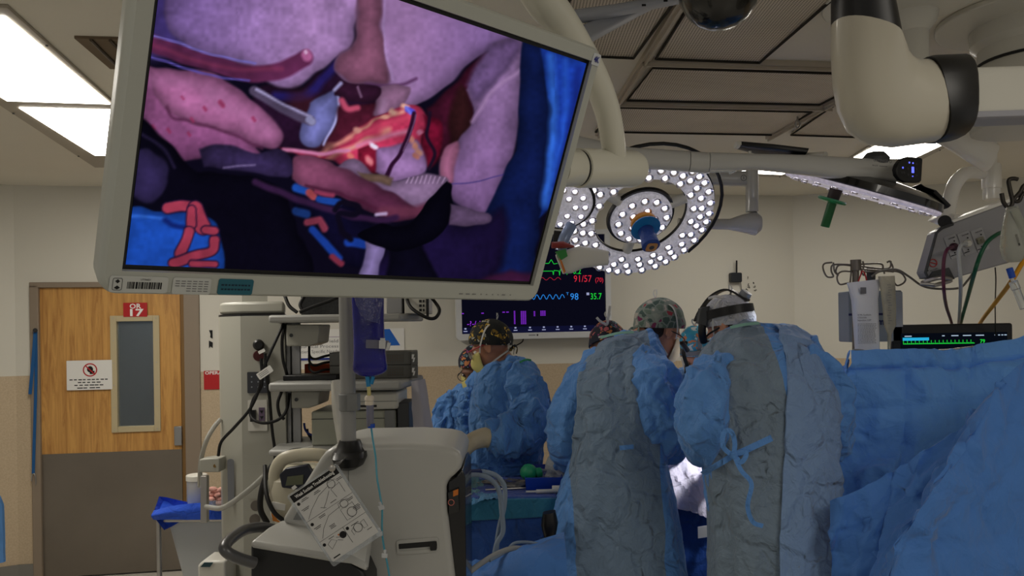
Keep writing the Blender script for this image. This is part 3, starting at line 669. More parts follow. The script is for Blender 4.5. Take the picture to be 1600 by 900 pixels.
for x, y, c in ((610, 172, (240, 180, 140)), (628, 166, (236, 170, 130)), (655, 205, (226, 120, 150)), (650, 226, (236, 150, 110)), (658, 236, (238, 160, 120)), (640, 216, (240, 150, 120)), (636, 180, (220, 60, 100)), (575, 246, (240, 120, 120)), (545, 244, (236, 110, 90)), (586, 226, (250, 220, 230)), (560, 200, (240, 160, 130)), (600, 182, (244, 170, 130)), (652, 242, (236, 140, 110))): stroke([(x, y), (x + 4, y + 3)], 9, c, 5, .6, 2)
stroke([(637, 172), (645, 176)], 9, (70, 76, 236), 4); stroke([(634, 168), (641, 178)], 4, (110, 120, 250), 3)
stroke(cs([(647, 178), (640, 205), (628, 235), (606, 274)]), 7, (48, 12, 44), 3); stroke(cs([(650, 180), (642, 206), (631, 235)]), 2, (120, 80, 120), 2)
stroke(cs([(672, 176), (668, 210), (680, 240), (672, 264)]), 5, (30, 14, 36), 3)
poly(cs([(762, 92), (775, 66), (800, 58), (818, 66), (814, 120), (804, 230), (770, 330), (730, 330), (700, 300), (690, 270), (700, 240), (738, 188), (728, 140)]), (152, 116, 164), 6, .25, c2=(128, 92, 142), grad=((760, 100), (740, 300)))
poly(cs([(765, 70), (800, 58), (815, 75), (790, 110), (760, 150), (740, 160), (730, 130)]), (118, 88, 140), 14, .4)
stroke(cs([(738, 190), (775, 140), (812, 112)]), 5, (186, 148, 190), 6, op=.7)
poly(cs([(690, 246), (700, 226), (718, 222), (712, 260), (704, 292), (690, 276)]), (206, 116, 152), 6, .2)
stroke(cs([(706, 288), (750, 284), (800, 268)]), 2, (78, 60, 130), 2)
poly([(816, 60), (856, 78), (862, 200), (848, 330), (832, 450), (690, 450), (760, 330), (806, 236)], (10, 26, 82), 5, .3)
poly([(846, 74), (925, 92), (905, 200), (870, 320), (845, 340), (858, 240), (862, 170)], (14, 62, 188), 5, .35)
stroke(cs([(862, 90), (866, 160), (862, 250), (852, 320)]), 12, (34, 112, 226), 10, .4, op=.8); stroke(cs([(885, 95), (884, 180), (868, 280)]), 7, (24, 92, 214), 8, op=.7)
stroke(cs([(905, 110), (893, 200), (872, 290)]), 12, (12, 36, 136), 8, op=.8)
poly(cs([(690, 340), (740, 350), (790, 330), (760, 450), (560, 450), (600, 400)]), (24, 14, 56), 20, .3)
poly(cs([(526, 262), (545, 250), (566, 252), (590, 276), (630, 280), (670, 270), (700, 282), (690, 320), (650, 334), (590, 300)]), (146, 116, 150), 5, .3)
for i in range(9): stroke([(640 + i * 7, 274 + abs(i - 4)), (636 + i * 7, 286)], 2, (190, 160, 190), 2, op=.7)
poly([(560, 268), (615, 276), (610, 290), (572, 284)], (154, 120, 88), 6)
poly(cs([(454, 262), (462, 246), (490, 244), (520, 254), (570, 278), (620, 308), (655, 330), (640, 345), (600, 340), (540, 310), (480, 300), (456, 282)]), (160, 78, 112), 5, .2, c2=(104, 40, 72), grad=((500, 255), (560, 330)))
stroke(cs([(480, 290), (540, 306), (600, 330)]), 5, (84, 26, 54), 5)
stroke(cs([(600, 330), (650, 330), (690, 318)]), 16, (112, 46, 70), 8)
poly(cs([(312, 232), (352, 225), (400, 240), (440, 232), (456, 250), (450, 280), (400, 270), (320, 262)]), (58, 44, 92), 5, .5)
stroke([(350, 262), (400, 258)], 3, (110, 96, 140), 3)
poly(cs([(190, 180), (228, 188), (262, 220), (300, 262), (330, 270), (400, 276), (440, 300), (462, 350), (470, 450), (170, 450), (190, 300)]), (9, 7, 22), 6, .2)
poly(cs([(208, 240), (236, 232), (258, 256), (262, 290), (246, 312), (222, 318), (202, 300)]), (52, 42, 92), 6, .2); stroke(cs([(222, 210), (250, 226), (272, 262)]), 4, (38, 30, 64), 5)
poly(cs([(196, 322), (230, 326), (262, 332), (300, 332), (335, 346), (342, 370), (338, 440), (180, 440)]), (12, 78, 196), 4, .25)
stroke([(206, 338), (256, 342)], 5, (30, 104, 220), 4); stroke(cs([(258, 344), (272, 352), (300, 356)]), 8, (8, 34, 120), 5)
RD = (186, 52, 74)
for pts, w_ in ((((262, 326), (285, 322), (305, 326)), 16), (((306, 328), (312, 344), (318, 356)), 24), (((300, 330), (300, 350)), 14), (((296, 362), (288, 385), (282, 398)), 16), (((272, 412), (300, 402), (330, 392), (336, 376)), 13), (((322, 360), (336, 362)), 12), (((300, 412), (336, 414)), 9)):
    q = cs([p for p in pts]) if len(pts) > 2 else list(pts); stroke(q, w_ + 4, (30, 14, 50), 3); stroke(q, w_, RD, 3, .3)
poly(cs([(456, 288), (500, 300), (540, 318), (575, 345), (590, 380), (560, 420), (520, 400), (490, 350), (460, 320)]), (12, 10, 40), 6)
for pts, w_, c in ((((462, 294), (480, 300)), 12, (14, 80, 190)), (((484, 302), (490, 308)), 13, (190, 70, 70)), (((500, 312), (530, 318)), 12, (14, 70, 170)), (((494, 300), (520, 306)), 7, (160, 50, 80)), (((480, 348), (500, 345), (508, 358)), 11, (150, 50, 70)), (((488, 360), (510, 380), (530, 404)), 12, (12, 62, 170)), (((520, 400), (535, 412)), 9, (140, 40, 60)), (((545, 380), (570, 382)), 14, (12, 60, 168)), (((464, 330), (480, 336)), 12, (16, 56, 130))): stroke(list(pts), w_, c, 4, .3)
stroke(cs([(400, 285), (460, 310), (520, 330), (590, 345), (620, 340)]), 10, (56, 26, 66), 5); stroke([(590, 336), (604, 334)], 6, (190, 170, 200), 4)
stroke(cs([(525, 330), (535, 318), (560, 322), (556, 335), (530, 336), (535, 360), (548, 376)]), 9, (14, 10, 28), 4)
poly([(572, 376), (606, 374), (600, 400), (590, 440), (560, 440), (568, 400)], (148, 132, 190), 4, .2)
poly(cs([(620, 352), (700, 330), (690, 300), (660, 380), (690, 450), (600, 450)]), (10, 8, 26), 8, .3)
poly(cs([(698, 284), (708, 296), (702, 352), (640, 392), (560, 372), (600, 352), (640, 352), (662, 322)]), (7, 6, 20), 3, .2)
poly(cs([(706, 318), (762, 334), (758, 352), (706, 350)]), (120, 92, 130), 4, .3)
poly([(735, 445), (800, 420), (835, 428), (830, 450)], (70, 22, 62), 12, .3)
IMG = np.clip(IMG * (1 + .05 * (N3[..., None] - .5)), 0, 255); IMG = (IMG * .80 + IMG.mean(-1, keepdims=True) * .20) * np.array([.88, .84, .92])
t = MB(); vs = [MM @ V((float(u), float(v), -.0015)) for u, v in zip(uu.ravel(), vv.ravel())]
idx = np.arange(NX * NY).reshape(NY, NX); fs = np.stack([idx[:-1, :-1], idx[:-1, 1:], idx[1:, 1:], idx[1:, :-1]], -1).reshape(-1, 4).tolist()
t.add(vs, fs)
sm = bpy.data.materials.new('surgery_display'); sm.use_nodes = True; nt = sm.node_tree; nt.nodes.clear()
at = nt.nodes.new('ShaderNodeAttribute'); at.attribute_name = 'display'; e = nt.nodes.new('ShaderNodeEmission'); oo = nt.nodes.new('ShaderNodeOutputMaterial')
nt.links.new(at.outputs['Color'], e.inputs[0]); nt.links.new(e.outputs[0], oo.inputs[0])
so = part('screen_picture', t, sm, mon, raw=True, smooth=False)
c255 = IMG / 255; ln = np.where(c255 <= .04045, c255 / 12.92, ((c255 + .055) / 1.055) ** 2.4).reshape(-1, 3)
ca = so.data.color_attributes.new('display', 'FLOAT_COLOR', 'POINT'); ca.data.foreach_set('color', np.concatenate([ln, np.ones((len(ln), 1))], 1).astype(np.float32).ravel())
# labels on the lower edge
def mlabel(name, x0, y0, x1, y1, m):
    a = on_screen(x0, y1); b = on_screen(x1, y0); cx, cy = (a.x + b.x) / 2, (a.y + b.y) / 2; w_, h_ = abs(b.x - a.x), abs(b.y - a.y) * .82
    Ml = MM @ Matrix.Translation((cx, cy, .0065)); t = MB(); t.plate(rrect(w_, h_, .003), Ml, .0008); return part(name, t, m, mon), Ml @ Matrix.Translation((0, 0, .0010)), w_, h_
M_lab = mat('label_paper', (188, 190, 186), .6)
lb, Ml, w_, h_ = mlabel('barcode_label', 166, 428, 261, 456, M_lab)
t = MB(); x = -w_ * .2
rb = random.Random(4)
while x < w_ * .40:
    ww = rb.choice((.0006, .001, .0015)); t.box((x, -.001, 0), (ww, h_ * .42, .0003), Ml); x += ww + rb.choice((.0006, .0009))
t.text('UT06651', h_ * .16, Ml @ Matrix.Translation((w_ * .1, h_ * .32, 0))); t.ringplate(off2(rrect(w_ * .16, h_ * .74, .002), (-w_ * .37, 0)), off2(rrect(w_ * .15, h_ * .70, .0018), (-w_ * .37, 0)), Ml, .0003)
t.plate([(-w_ * .37, h_ * .05), (-w_ * .33, h_ * .18), (-w_ * .37, h_ * .3), (-w_ * .41, h_ * .18)], Ml, .0003); t.plate([(-w_ * .42, -h_ * .22), (-w_ * .37, -h_ * .08), (-w_ * .32, -h_ * .22), (-w_ * .37, -h_ * .32)], Ml, .0003)
part('barcode', t, M_ink, lb)['kind'] = 'stuff'
lb, Ml, w_, h_ = mlabel('data_label', 264, 430, 328, 459, M_lab)
t = MB()
for j in range(5):
    for q in range(6):
        if j > 2 and q < 2: continue
        t.box((-w_ * .4 + w_ * .15 * q + w_ * .02, h_ * .3 - j * h_ * .15, 0), (w_ * .11, h_ * .045, .0003), Ml)
part('print', t, M_inkg, lb)['kind'] = 'stuff'
lb, Ml, w_, h_ = mlabel('teal_label', 335, 432, 394, 460, mat('teal_label', (30, 92, 108), .6))
t = MB(); [t.box(((q - 4) * w_ * .095, h_ * .12 - j * h_ * .27, 0), (w_ * (.075 - .012 * ((q + j) % 3)), h_ * .10, .0003), Ml) for j in range(2) for q in range(9)]; part('print', t, mat('dark_teal_ink', (8, 38, 58), .7), lb)
Mk = MM @ Matrix.Translation((HR - .013, HT - .018, .0066)); t = MB(); t.plate(rrect(.019, .019, .002), Mk, .0006); lb = part('resolution_badge', t, mat('pale_badge', (196, 200, 204), .5), mon)
t = MB(); t.text('4K', .013, Mk @ Matrix.Translation((0, 0, .001)), fit=.013, bold=.03); part('lettering', t, mat('blue_ink', (26, 34, 120), .6), lb)
t = MB()
for i, x in enumerate((.185, .2, .214, .23, .243, .257, .27, .283, .30)):
    t.box((x, HB + .012, .0068), (.008 if i < 3 or i == 7 else .002, .0014, .0003), MM)
part('button_marks', t, M_inkg, mon)['kind'] = 'stuff'
# rear housing with ridged vent, seen past the lower right corner
t = MB(); t.plate(off2(rrect(SW * .9, SH * .82, .02), (.0, 0)), MM @ Matrix.Translation((.03, -.005, -.078)), .03); bk = part('rear_housing', t, M_white2, mon, bevel=.006)
t = MB()
for i in range(13): t.box((.382, -.155 + i * .0085, -.066), (.012, .004, .024), MM)
part('vent_ridge', t, mat('vent_ridge', (150, 150, 142), .5), bk)['kind'] = 'stuff'

# ------------------------------------------------------------------ white arm that carries it
o = thing('monitor_boom', 'thick curved white arm that carries the large monitor', 'arm', P(959, 215, 1.6))
t = MB(); t.tube([P(800, -150, 1.30), P(820, -60, 1.34), P(845, -5, 1.38), P(872, 28, 1.42), P(902, 72, 1.46), P(930, 122, 1.50), P(948, 170, 1.54), P(957, 215, 1.57), P(960, 250, 1.60)], [.037, .035, .033, .031, .028, .026, .025, .024, .024], 20, 6)
t.tube([P(800, -150, 1.30), P(800, -150, 1.30) + V((0, 0, .3))], .037, 20)
part('curved_tube', t, mat('glossy_white_arm', (206, 204, 190), .28, coat=.4), o)
t = MB(); a, b = P(870, 262, 1.50), P(996, 264, 1.66); ax = (b - a).normalized(); Mj = frame(a, V((0, 1, 0)).cross(ax), V((0, 1, 0))); 
def axf(a, b): 
    z = (V(b) - V(a)).normalized(); u = V((0, 0, 1)) if abs(z.z) < .9 else V((1, 0, 0)); x = u.cross(z).normalized(); y = z.cross(x)
    a = V(a); return Matrix(((x[0], y[0], z[0], a[0]), (x[1], y[1], z[1], a[1]), (x[2], y[2], z[2], a[2]), (0, 0, 0, 1)))
Lj = (b - a).length
t = MB(); t.lathe([(.036, 0), (.036, .052), (.0345, .054), (.0345, .058), (.038, .060), (.038, Lj - .02), (.034, Lj - .006), (.022, Lj)], axf(a, b), 32); jt = part('joint_cylinder', t, mat('glossy_white_arm', (206, 204, 190)), o)
t = MB(); t.lathe([(.0352, .0535), (.0352, .0585)], axf(a, b), 32); part('groove_ring', t, M_black, jt)
t = MB(); t.tube([a, MM @ V((.05, 0, -.07))], .03, 16); part('mounting_stub', t, M_white, o)
# ------------------------------------------------------------------ overhead arms
o = thing('light_arm_joint', 'large white elbow joint with black collars, top right', 'arm', P(1400, 150, 1.7))
t = MB(); pairloft(t, [(1303, 34, 1404, 62, 1.62, .062), (1303, 80, 1409, 74, 1.64, .066), (1306, 130, 1413, 86, 1.66, .07), (1314, 172, 1418, 92, 1.68, .074), (1331, 205, 1424, 95, 1.70, .077), (1358, 224, 1430, 96, 1.71, .078), (1400, 229, 1434, 96, 1.72, .078), (1462, 221, 1438, 95, 1.74, .078)], seg=28, p=2.3)
part('elbow_shell', t, mat('robot_white', (188, 183, 168), .3, coat=.3), o)
t = MB(); pairloft(t, [(1309, -90, 1380, -95, 1.58, .05), (1303, 0, 1392, 0, 1.61, .060), (1303, 34, 1404, 62, 1.62, .0615)], seg=28, p=2.3); t.cyl(P(1345, -90, 1.58), P(1345, -90, 1.58) + V((0, 0, .25)), .05, 20); part('upper_collar', t, M_black, o)
t = MB(); pairloft(t, [(1463, 221, 1437, 95, 1.74, .079), (1470, 221, 1444, 93, 1.745, .083), (1496, 217, 1491, 91, 1.76, .083), (1499, 214, 1496, 94, 1.765, .079)], seg=28, p=3.0); part('side_collar', t, M_black, o)
t = MB(); pairloft(t, [(1497, 193, 1496, 113, 1.76, .05), (1740, 184, 1740, 104, 1.95, .05)], seg=24, p=6); part('beam', t, M_white2, o)
t = MB(); pairloft(t, [(1497, 193.5, 1497, 181, 1.75, .045), (1740, 184.5, 1740, 172, 1.94, .045)], seg=16, p=5); part('underside_strip', t, mat('cool_grey_strip', (150, 150, 158), .4), o)

o = thing('dome_cover', 'black rounded dome hanging at the top edge beside the elbow joint', 'dome', P(1118, 0, 1.8))
c = P(1121, -40, 1.8); t = MB(); t.lathe([(.006, -.122), (.030, -.118), (.055, -.105), (.076, -.082), (.090, -.05), (.095, -.01), (.094, .04), (.06, .09)], Matrix.Translation(c) @ Matrix.Rotation(-.10, 4, 'Y'), 36); part('shell', t, mat('gloss_black', (7, 8, 10), .22, coat=.5), o)
t = MB(); t.lathe([(.05, .08), (.05, .42)], Matrix.Translation(c), 20); part('stem', t, M_dgrey, o)

o = thing('ceiling_boom', 'pale grey flat ceiling arm crossing behind the curved white arm', 'arm', P(960, 40, 2.3))
t = MB(); pairloft(t, [(870, 82, 868, 40, 2.2, .03), (918, 67, 905, 45, 2.3, .03), (1000, 22, 985, 8, 2.5, .03), (1075, -16, 1060, -26, 2.7, .03)], p=5); part('beam', t, mat('cool_pale_grey', (158, 162, 172), .35), o)
t = MB(); pairloft(t, [(868, 42, 866, 22, 2.25, .03), (960, 24, 958, 10, 2.35, .03), (1060, 4, 1056, -8, 2.5, .03), (1140, -10, 1140, -22, 2.6, .03)], p=3); up_ = part('upper_tube', t, mat('cool_pale_grey', (158, 162, 172), .35), o)
t = MB()
for x, y in ((1006, 8), (1040, 1)): t.box((0, 0, 0), (.012, .002, .006), Matrix.Translation(P(x, y, 2.37)))
part('print_mark', t, M_ink, up_)

# long boom with a touch pad
o = thing('light_boom', 'long white horizontal light boom with a small black touch pad at its end', 'arm', P(1200, 255, 2.7))
mb_ = mat('boom_white', (184, 184, 182), .32, coat=.3)
t = MB(); pairloft(t, [(860, 202, 862, 250, 2.30), (905, 214, 907, 256, 2.38), (985, 231, 986, 262, 2.50), (1076, 237, 1075, 268, 2.60)], p=2.6); part('inner_tube', t, mb_, o)
t = MB(); pairloft(t, [(1077, 237, 1076, 268.5, 2.60), (1106, 239, 1105, 271, 2.62)], p=2.6); part('coupling', t, mb_, o)
t = MB(); pairloft(t, [(1107, 239, 1106, 270, 2.62), (1140, 240, 1138, 268, 2.66), (1180, 241, 1180, 265, 2.70), (1260, 243, 1258, 273, 2.76), (1340, 248, 1338, 284, 2.80), (1400, 251, 1398, 286, 2.83)], p=3); ot = part('outer_tube', t, mb_, o)
t = MB(); Mt = frame(P(1363, 257, 2.76), P(1380, 258.5, 2.78) - P(1340, 255, 2.76), (0, 0, 1)); Mt.translation += V((0, -.062, 0)); kk = 2.75 / F
t.text('GETINGE', 6 * kk, Mt, fit=26 * kk, bold=.02); t.ringplate(circ(2.3 * kk, 12, (17 * kk, 0)), circ(1.4 * kk, 12, (17 * kk, 0)), Mt, .0003); t.text('MAQUET', 3 * kk, Mt @ Matrix.Translation((-9 * kk, -8 * kk, 0)), fit=10 * kk, bold=.03); t.box((5 * kk, -8 * kk, 0), (14 * kk, 1.0 * kk, .0003), Mt); part('lettering', t, M_inkg, ot)
t = MB(); t.tube([P(1110, 268, 2.58), P(1150, 267, 2.60), P(1140, 271, 2.58)], .004, 6); part('clear_clip', t, M_clear, o)
Mp = frame(P(1415, 267, 2.72), P(1440, 268, 2.74) - P(1390, 265, 2.70), (0, 0, 1)); kk = 2.72 / F
t = MB(); t.plate([(25 * kk, 17 * kk), (22 * kk, 20 * kk), (-4 * kk, 20.5 * kk), (-16 * kk, 17 * kk), (-24 * kk, 8 * kk), (-27 * kk, 0), (-25 * kk, -9 * kk), (-18 * kk, -16 * kk), (-8 * kk, -19 * kk), (18 * kk, -19 * kk), (22 * kk, -16 * kk)], Mp, .02); 
t.v = [p for p in t.v]; pad = part('touch_pad', t, mat('pad_black', (20, 21, 24), .3), o, bevel=.003)
bl = glow('blue_led', (90, 100, 255), 2.0)
t = MB()
for x, y, w_, h_ in ((-1.5, 11, 2.4, 2.4), (5.5, 10.5, 2.2, 2.2), (-14, 2.5, 2.4, 2.4), (5, 0, 4.5, 9.5), (4.5, -10, 2.2, 1.4)): t.box((x * kk, y * kk, .0206), (w_ * kk, h_ * kk, .0006), Mp)
part('blue_indicator', t, bl, pad)['kind'] = 'stuff'
t = MB()
for x, y in ((12, 10), (-4, 1.5), (12, 1.5), (-4, -8), (12, -8), (-16, -5), (-12, -5)): t.plate(circ(1.9 * kk, 10, (x * kk, y * kk)), Mp @ Matrix.Translation((0, 0, .0203)), .0006)
part('key', t, mat('pad_key', (48, 48, 52), .5), pad)['kind'] = 'stuff'
t = MB(); t.lathe([(.024, -.02), (.045, -.012), (.047, .01), (.03, .03)], Matrix.Translation(P(1368, 252, 2.82)), 24); part('top_cap', t, M_dgrey, o)
t = MB(); t.lathe([(.034, -.03), (.04, -.01), (.04, .03)], Matrix.Translation(P(1372, 289, 2.84)), 24); sw = part('swivel', t, M_white, o)
t = MB(); t.lathe([(.0415, -.012), (.0415, -.003)], Matrix.Translation(P(1372, 289, 2.84)), 24); part('black_ring', t, M_black, sw)

# yoke behind the round light, with the circled 1
o = thing('light_yoke', 'white angled yoke arm with a circled 1, right of the round surgical light', 'arm', P(1175, 300, 3.6))
t = MB(); pairloft(t, [(1040, 268, 1040, 288, 3.62, .03), (1110, 268, 1110, 289, 3.6, .03), (1168, 268, 1168, 291, 3.6, .03)], p=4); part('upper_bar', t, mb_, o)
t = MB(); pairloft(t, [(1166, 262, 1184, 262, 3.58, .03), (1166, 300, 1184, 300, 3.58, .03), (1166, 331, 1184, 331, 3.58, .03)], p=3); part('vertical_bar', t, mb_, o)
t = MB(); pairloft(t, [(1060, 341, 1060, 357, 3.6, .026), (1105, 342, 1105, 358, 3.6, .026), (1140, 342, 1140, 359, 3.6, .028), (1160, 335, 1160, 363, 3.6, .04), (1180, 331, 1180, 368, 3.6, .05), (1187, 337, 1187, 362, 3.6, .042)], p=2.5); part('lower_bar', t, mb_, o)
Mt = frame(P(1162, 278, 3.55), V((1, 0, 0)), (0, 0, 1)); kk = 3.55 / F
t = MB(); t.ringplate(circ(4.6 * kk, 20), circ(3.9 * kk, 20), Mt, .0005); t.text('1', 6.5 * kk, Mt, bold=.02); part('circled_number', t, M_ink, o)

# ------------------------------------------------------------------ surgical lights
M_ledglass = mat('lamp_glass', (206, 203, 214), .12, .2, emit=.28, spec=.8, bump=.9, bscale=90, var=.4, vscale=60, coat=.6)
M_led = glow('led_white', (250, 248, 255), 4.5)
M_ledrim = mat('led_reflector', (214, 210, 220), .15, .8)
def led_part(parent, M, r):
    t = MB(); t.lathe([(r, 0), (r * .95, .005), (r * .55, .001)], M, 14, caps=False); t.m = 1; t.lathe([(.0001, .004), (r * .40, .0035), (r * .42, .0)], M, 12, caps=False)
    return part('led_lens', t, [M_ledrim, M_led], parent)
def light_head(o, c, n, R, ledr, rings=((.925, 34), (.81, 30), (.70, 18)), inner=.42, pod=.42, podrings=((.33, 12), (.16, 5))):
    n = V(n).normalized(); x = V((0, 0, 1)).cross(n).normalized(); x = V((1, 0, 0)) if x.length < .5 else x
    M = Matrix(((x[0], n.cross(x)[0], n[0], c[0]), (x[1], n.cross(x)[1], n[1], c[1]), (x[2], n.cross(x)[2], n[2], c[2]), (0, 0, 0, 1)))
    t = MB(); ri = R * .64
    pr = [(ri, -.005), (ri + .01, .008), (R - .014, .008), (R, -.008), (R, -.024), (ri, -.024)]
    q = MB(); q.lathe(pr + [pr[0]], M, 64, caps=False); part('ring_glass', q, M_ledglass, o)
    q = MB(); q.lathe([(ri - .004, -.022), (R + .006, -.022), (R + .006, -.034), (R - .03, -.055), (ri + .02, -.055), (ri - .004, -.034), (ri - .004, -.022)], M, 64, caps=False); part('black_shell', q, M_black, o)
    first = None
    for f, k in rings:
        for i in range(k):
            a = 2 * math.pi * (i + (.5 if .75 < f < .85 else 0)) / k + .03 * math.sin(i * 5)
            Ml = M @ Matrix.Translation((R * f * math.cos(a), R * f * math.sin(a), .0085))
            if first is None: first = led_part(o, Ml, ledr); FM = Ml
            else:
                d_ = first.copy(); col.objects.link(d_); d_.parent = o; d_.location = first.location + (Ml.translation - FM.translation)
    q = MB(); pr = R * pod; q.lathe([(.0005, .010), (pr * .9, .008), (pr, -.004), (pr, -.02), (.0005, -.02)], M, 48, caps=False); part('centre_glass', q, M_ledglass, o)
    q = MB(); q.lathe([(pr * .99, -.018), (pr + .012, -.014), (pr + .014, -.03), (pr * .8, -.05), (.001, -.055)], M, 48, caps=False); part('centre_shell', q, M_black, o)
    for f, k in podrings:
        for i in range(k):
            a = 2 * math.pi * i / k + .2; Ml = M @ Matrix.Translation((R * f * math.cos(a), R * f * math.sin(a), .0105)); d_ = first.copy(); col.objects.link(d_); d_.parent = o; d_.location = first.location + (Ml.translation - FM.translation)
    q = MB()
    for a in (.5, 2.6, 4.7): q.tube([M @ V((R * .36 * math.cos(a), R * .36 * math.sin(a), -.03)), M @ V((R * .68 * math.cos(a), R * .68 * math.sin(a), -.03))], .022, 10)
    part('spoke', q, M_white, o)['kind'] = 'stuff'
    return M
c = P(1003, 343, 3.35)
o = thing('surgical_light', 'round ring-shaped surgical light facing the camera with a blue handle', 'surgical light', c, 'surgical lights over the table')
M = light_head(o, c, (.16, -.66, -.73), .315, .0195)
q = MB(); q.tube([M @ V((.355 * math.cos(a), .355 * math.sin(a), -.03)) for a in [(-35 + i * 9) * math.pi / 180 for i in range(24)]], .0075, 10); part('grip_rail', q, M_black, o)
q = MB(); q.lathe([(.052, .012), (.056, .02), (.056, .034), (.044, .046)], M, 32); hb = part('amber_ring', q, mat('amber_plastic', (214, 140, 24), .35, coat=.4), o)
q = MB(); q.lathe([(.03, .046), (.060, .05), (.063, .058), (.03, .066)], M, 32); part('blue_flange', q, mat('bright_blue_plastic', (26, 124, 196), .3, coat=.4), o)
q = MB(); q.lathe([(.034, .06), (.031, .085), (.036, .13), (.038, .15), (.03, .157)], M @ Matrix.Rotation(.1, 4, 'X'), 24); hd = part('blue_handle', q, mat('deep_blue_plastic', (16, 60, 140), .4, bump=.6, bscale=50), o)
Mh = M @ Matrix.Rotation(.1, 4, 'X') @ Matrix.Translation((0, 0, .157)); q = MB(); q.plate(rrect(.046, .046, .012), Mh, .003); part('handle_end', q, mat('ochre_end', (196, 140, 78), .5), hd)
q = MB(); q.plate(circ(.011, 16), Mh @ Matrix.Translation((0, 0, .003)), .001); part('camera_dot', q, M_dgrey, hd)

c = P(882, 322, 3.1)
o = thing('side_light_pod', 'small bright light pod half hidden behind the right side of the large monitor', 'surgical light', c, 'surgical lights over the table')
n = V((.05, -.72, -.69)).normalized(); M = axf(c, c + n)
q = MB(); q.lathe([(.0005, .012), (.098, .008), (.112, -.01), (.112, -.03), (.0005, -.03)], M, 40, caps=False); part('pod_glass', q, M_ledglass, o)
q = MB(); q.lathe([(.113, -.02), (.124, -.018), (.12, -.05), (.06, -.075), (.001, -.08)], M, 40, caps=False); part('black_shell', q, M_black, o)
first = None
for f, k in ((.08, 11), (.042, 5)):
    for i in range(k):
        a = 2 * math.pi * i / k; Ml = M @ Matrix.Translation((f * math.cos(a), f * math.sin(a), .0115))
        if first is None: first = led_part(o, Ml, .0145); FM = Ml
        else: d_ = first.copy(); col.objects.link(d_); d_.parent = o; d_.location = first.location + (Ml.translation - FM.translation)
q = MB(); q.tube([P(893, 352, 3.12), P(882, 372, 3.1), P(876, 392, 3.1)], .022, 14, 4); part('clear_bracket', q, mat('bluish_bracket', (130, 146, 178), .25, .2), o)
# white grip with orange and green marks under the pod
o = thing('pod_grip', 'white angled grip with green and orange marks below the light pod', 'handle', P(900, 400, 3.2))
q = MB(); pairloft(q, [(868, 398, 880, 428, 3.1, .03), (880, 392, 893, 427, 3.12, .032), (905, 384, 912, 419, 3.15, .03), (950, 392, 950, 414, 3.2, .02)], p=4); part('grip_body', q, M_white, o)
q = MB(); pairloft(q, [(878, 408, 874, 404, 3.06, .004), (884, 424, 881, 427, 3.06, .004)], p=4); part('orange_stripe', q, mat('orange_stripe', (196, 110, 34), .5), o)
q = MB(); pxpoly(q, [(868, 393), (884, 389), (887, 400), (877, 406)], 3.05, .03); part('green_tab', q, mat('leaf_green', (44, 130, 56), .5), o)
q = MB(); pairloft(q, [(862, 378, 862, 388, 3.0, .02), (880, 377, 878, 388, 3.05, .02), (897, 384, 896, 387, 3.1, .01)], p=2); part('red_tip', q, mat('dull_red', (140, 44, 34), .5), o)
q = MB(); pxpoly(q, [(866, 360), (884, 362), (880, 380), (864, 378)], 3.12, .03); part('dark_block', q, M_black, o)

# edge-on light head
c = P(1345, 300, 3.0)
o = thing('edge_on_surgical_light', 'black topped surgical light seen edge-on with a green handle beneath', 'surgical light', c, 'surgical lights over the table')
a, b = P(1228, 266, 3.0), P(1462, 332, 3.0); xx = (b - a).normalized(); vw = (c - V((0, 0, EYE))).normalized(); n = xx.cross(vw).normalized(); n = n if n.z < 0 else -n; n = (n - vw * .035).normalized(); n = (n - xx * n.dot(xx)).normalized(); M = Matrix(((xx[0], n.cross(xx)[0], n[0], c[0]), (xx[1], n.cross(xx)[1], n[1], c[1]), (xx[2], n.cross(xx)[2], n[2], c[2]), (0, 0, 0, 1))); R = .285
q = MB(); q.lathe([(.001, .014), (R - .01, .014), (R, .006), (R, -.002), (.001, -.002)], M, 64, caps=False); part('lens_glass', q, mat('lens_strip_glass', (214, 206, 226), .15, .1, emit=.25, var=.35, vscale=40), o)
q = MB(); q.lathe([(R - .002, -.002), (R + .003, -.006), (R - .002, -.03), (R - .05, -.05), (.06, -.072), (.001, -.075)], M, 64, caps=False); part('black_shell', q, mat('gloss_black', (7, 8, 10)), o)
first = None
for i in range(22):
    an = 2 * math.pi * i / 22; Ml = M @ Matrix.Translation((R * .86 * math.cos(an), R * .86 * math.sin(an), .0145))
    if first is None: first = led_part(o, Ml, .014); FM = Ml
    else: d_ = first.copy(); col.objects.link(d_); d_.parent = o; d_.location = first.location + (Ml.translation - FM.translation)
Mh = M @ Matrix.Translation((-.09, 0, .012)); q = MB(); q.lathe([(.024, 0), (.022, .045)], Mh, 20); part('handle_neck', q, mat('dark_brown_plastic', (40, 26, 22), .5), o)
q = MB(); q.lathe([(.02, .042), (.05, .040), (.054, .046), (.05, .052), (.02, .058)], Mh, 28); part('green_flange', q, mat('green_plastic', (30, 120, 62), .3, coat=.4), o)
q = MB(); q.lathe([(.017, .055), (.0165, .145), (.015, .147)], Mh @ Matrix.Rotation(.06, 4, 'Y'), 20); part('green_handle', q, mat('deep_green_plastic', (24, 92, 46), .4), o)
o = thing('light_rim_end', 'black flat rim end held by pale struts, right of the edge-on light', 'rim', P(1450, 312, 3.0))
q = MB(); pairloft(q, [(1423, 293, 1430, 290, 3.0, .05), (1445, 302, 1437, 308, 3.0, .09), (1474, 323, 1468, 329, 3.0, .06)], p=4); part('rim', q, M_black, o)
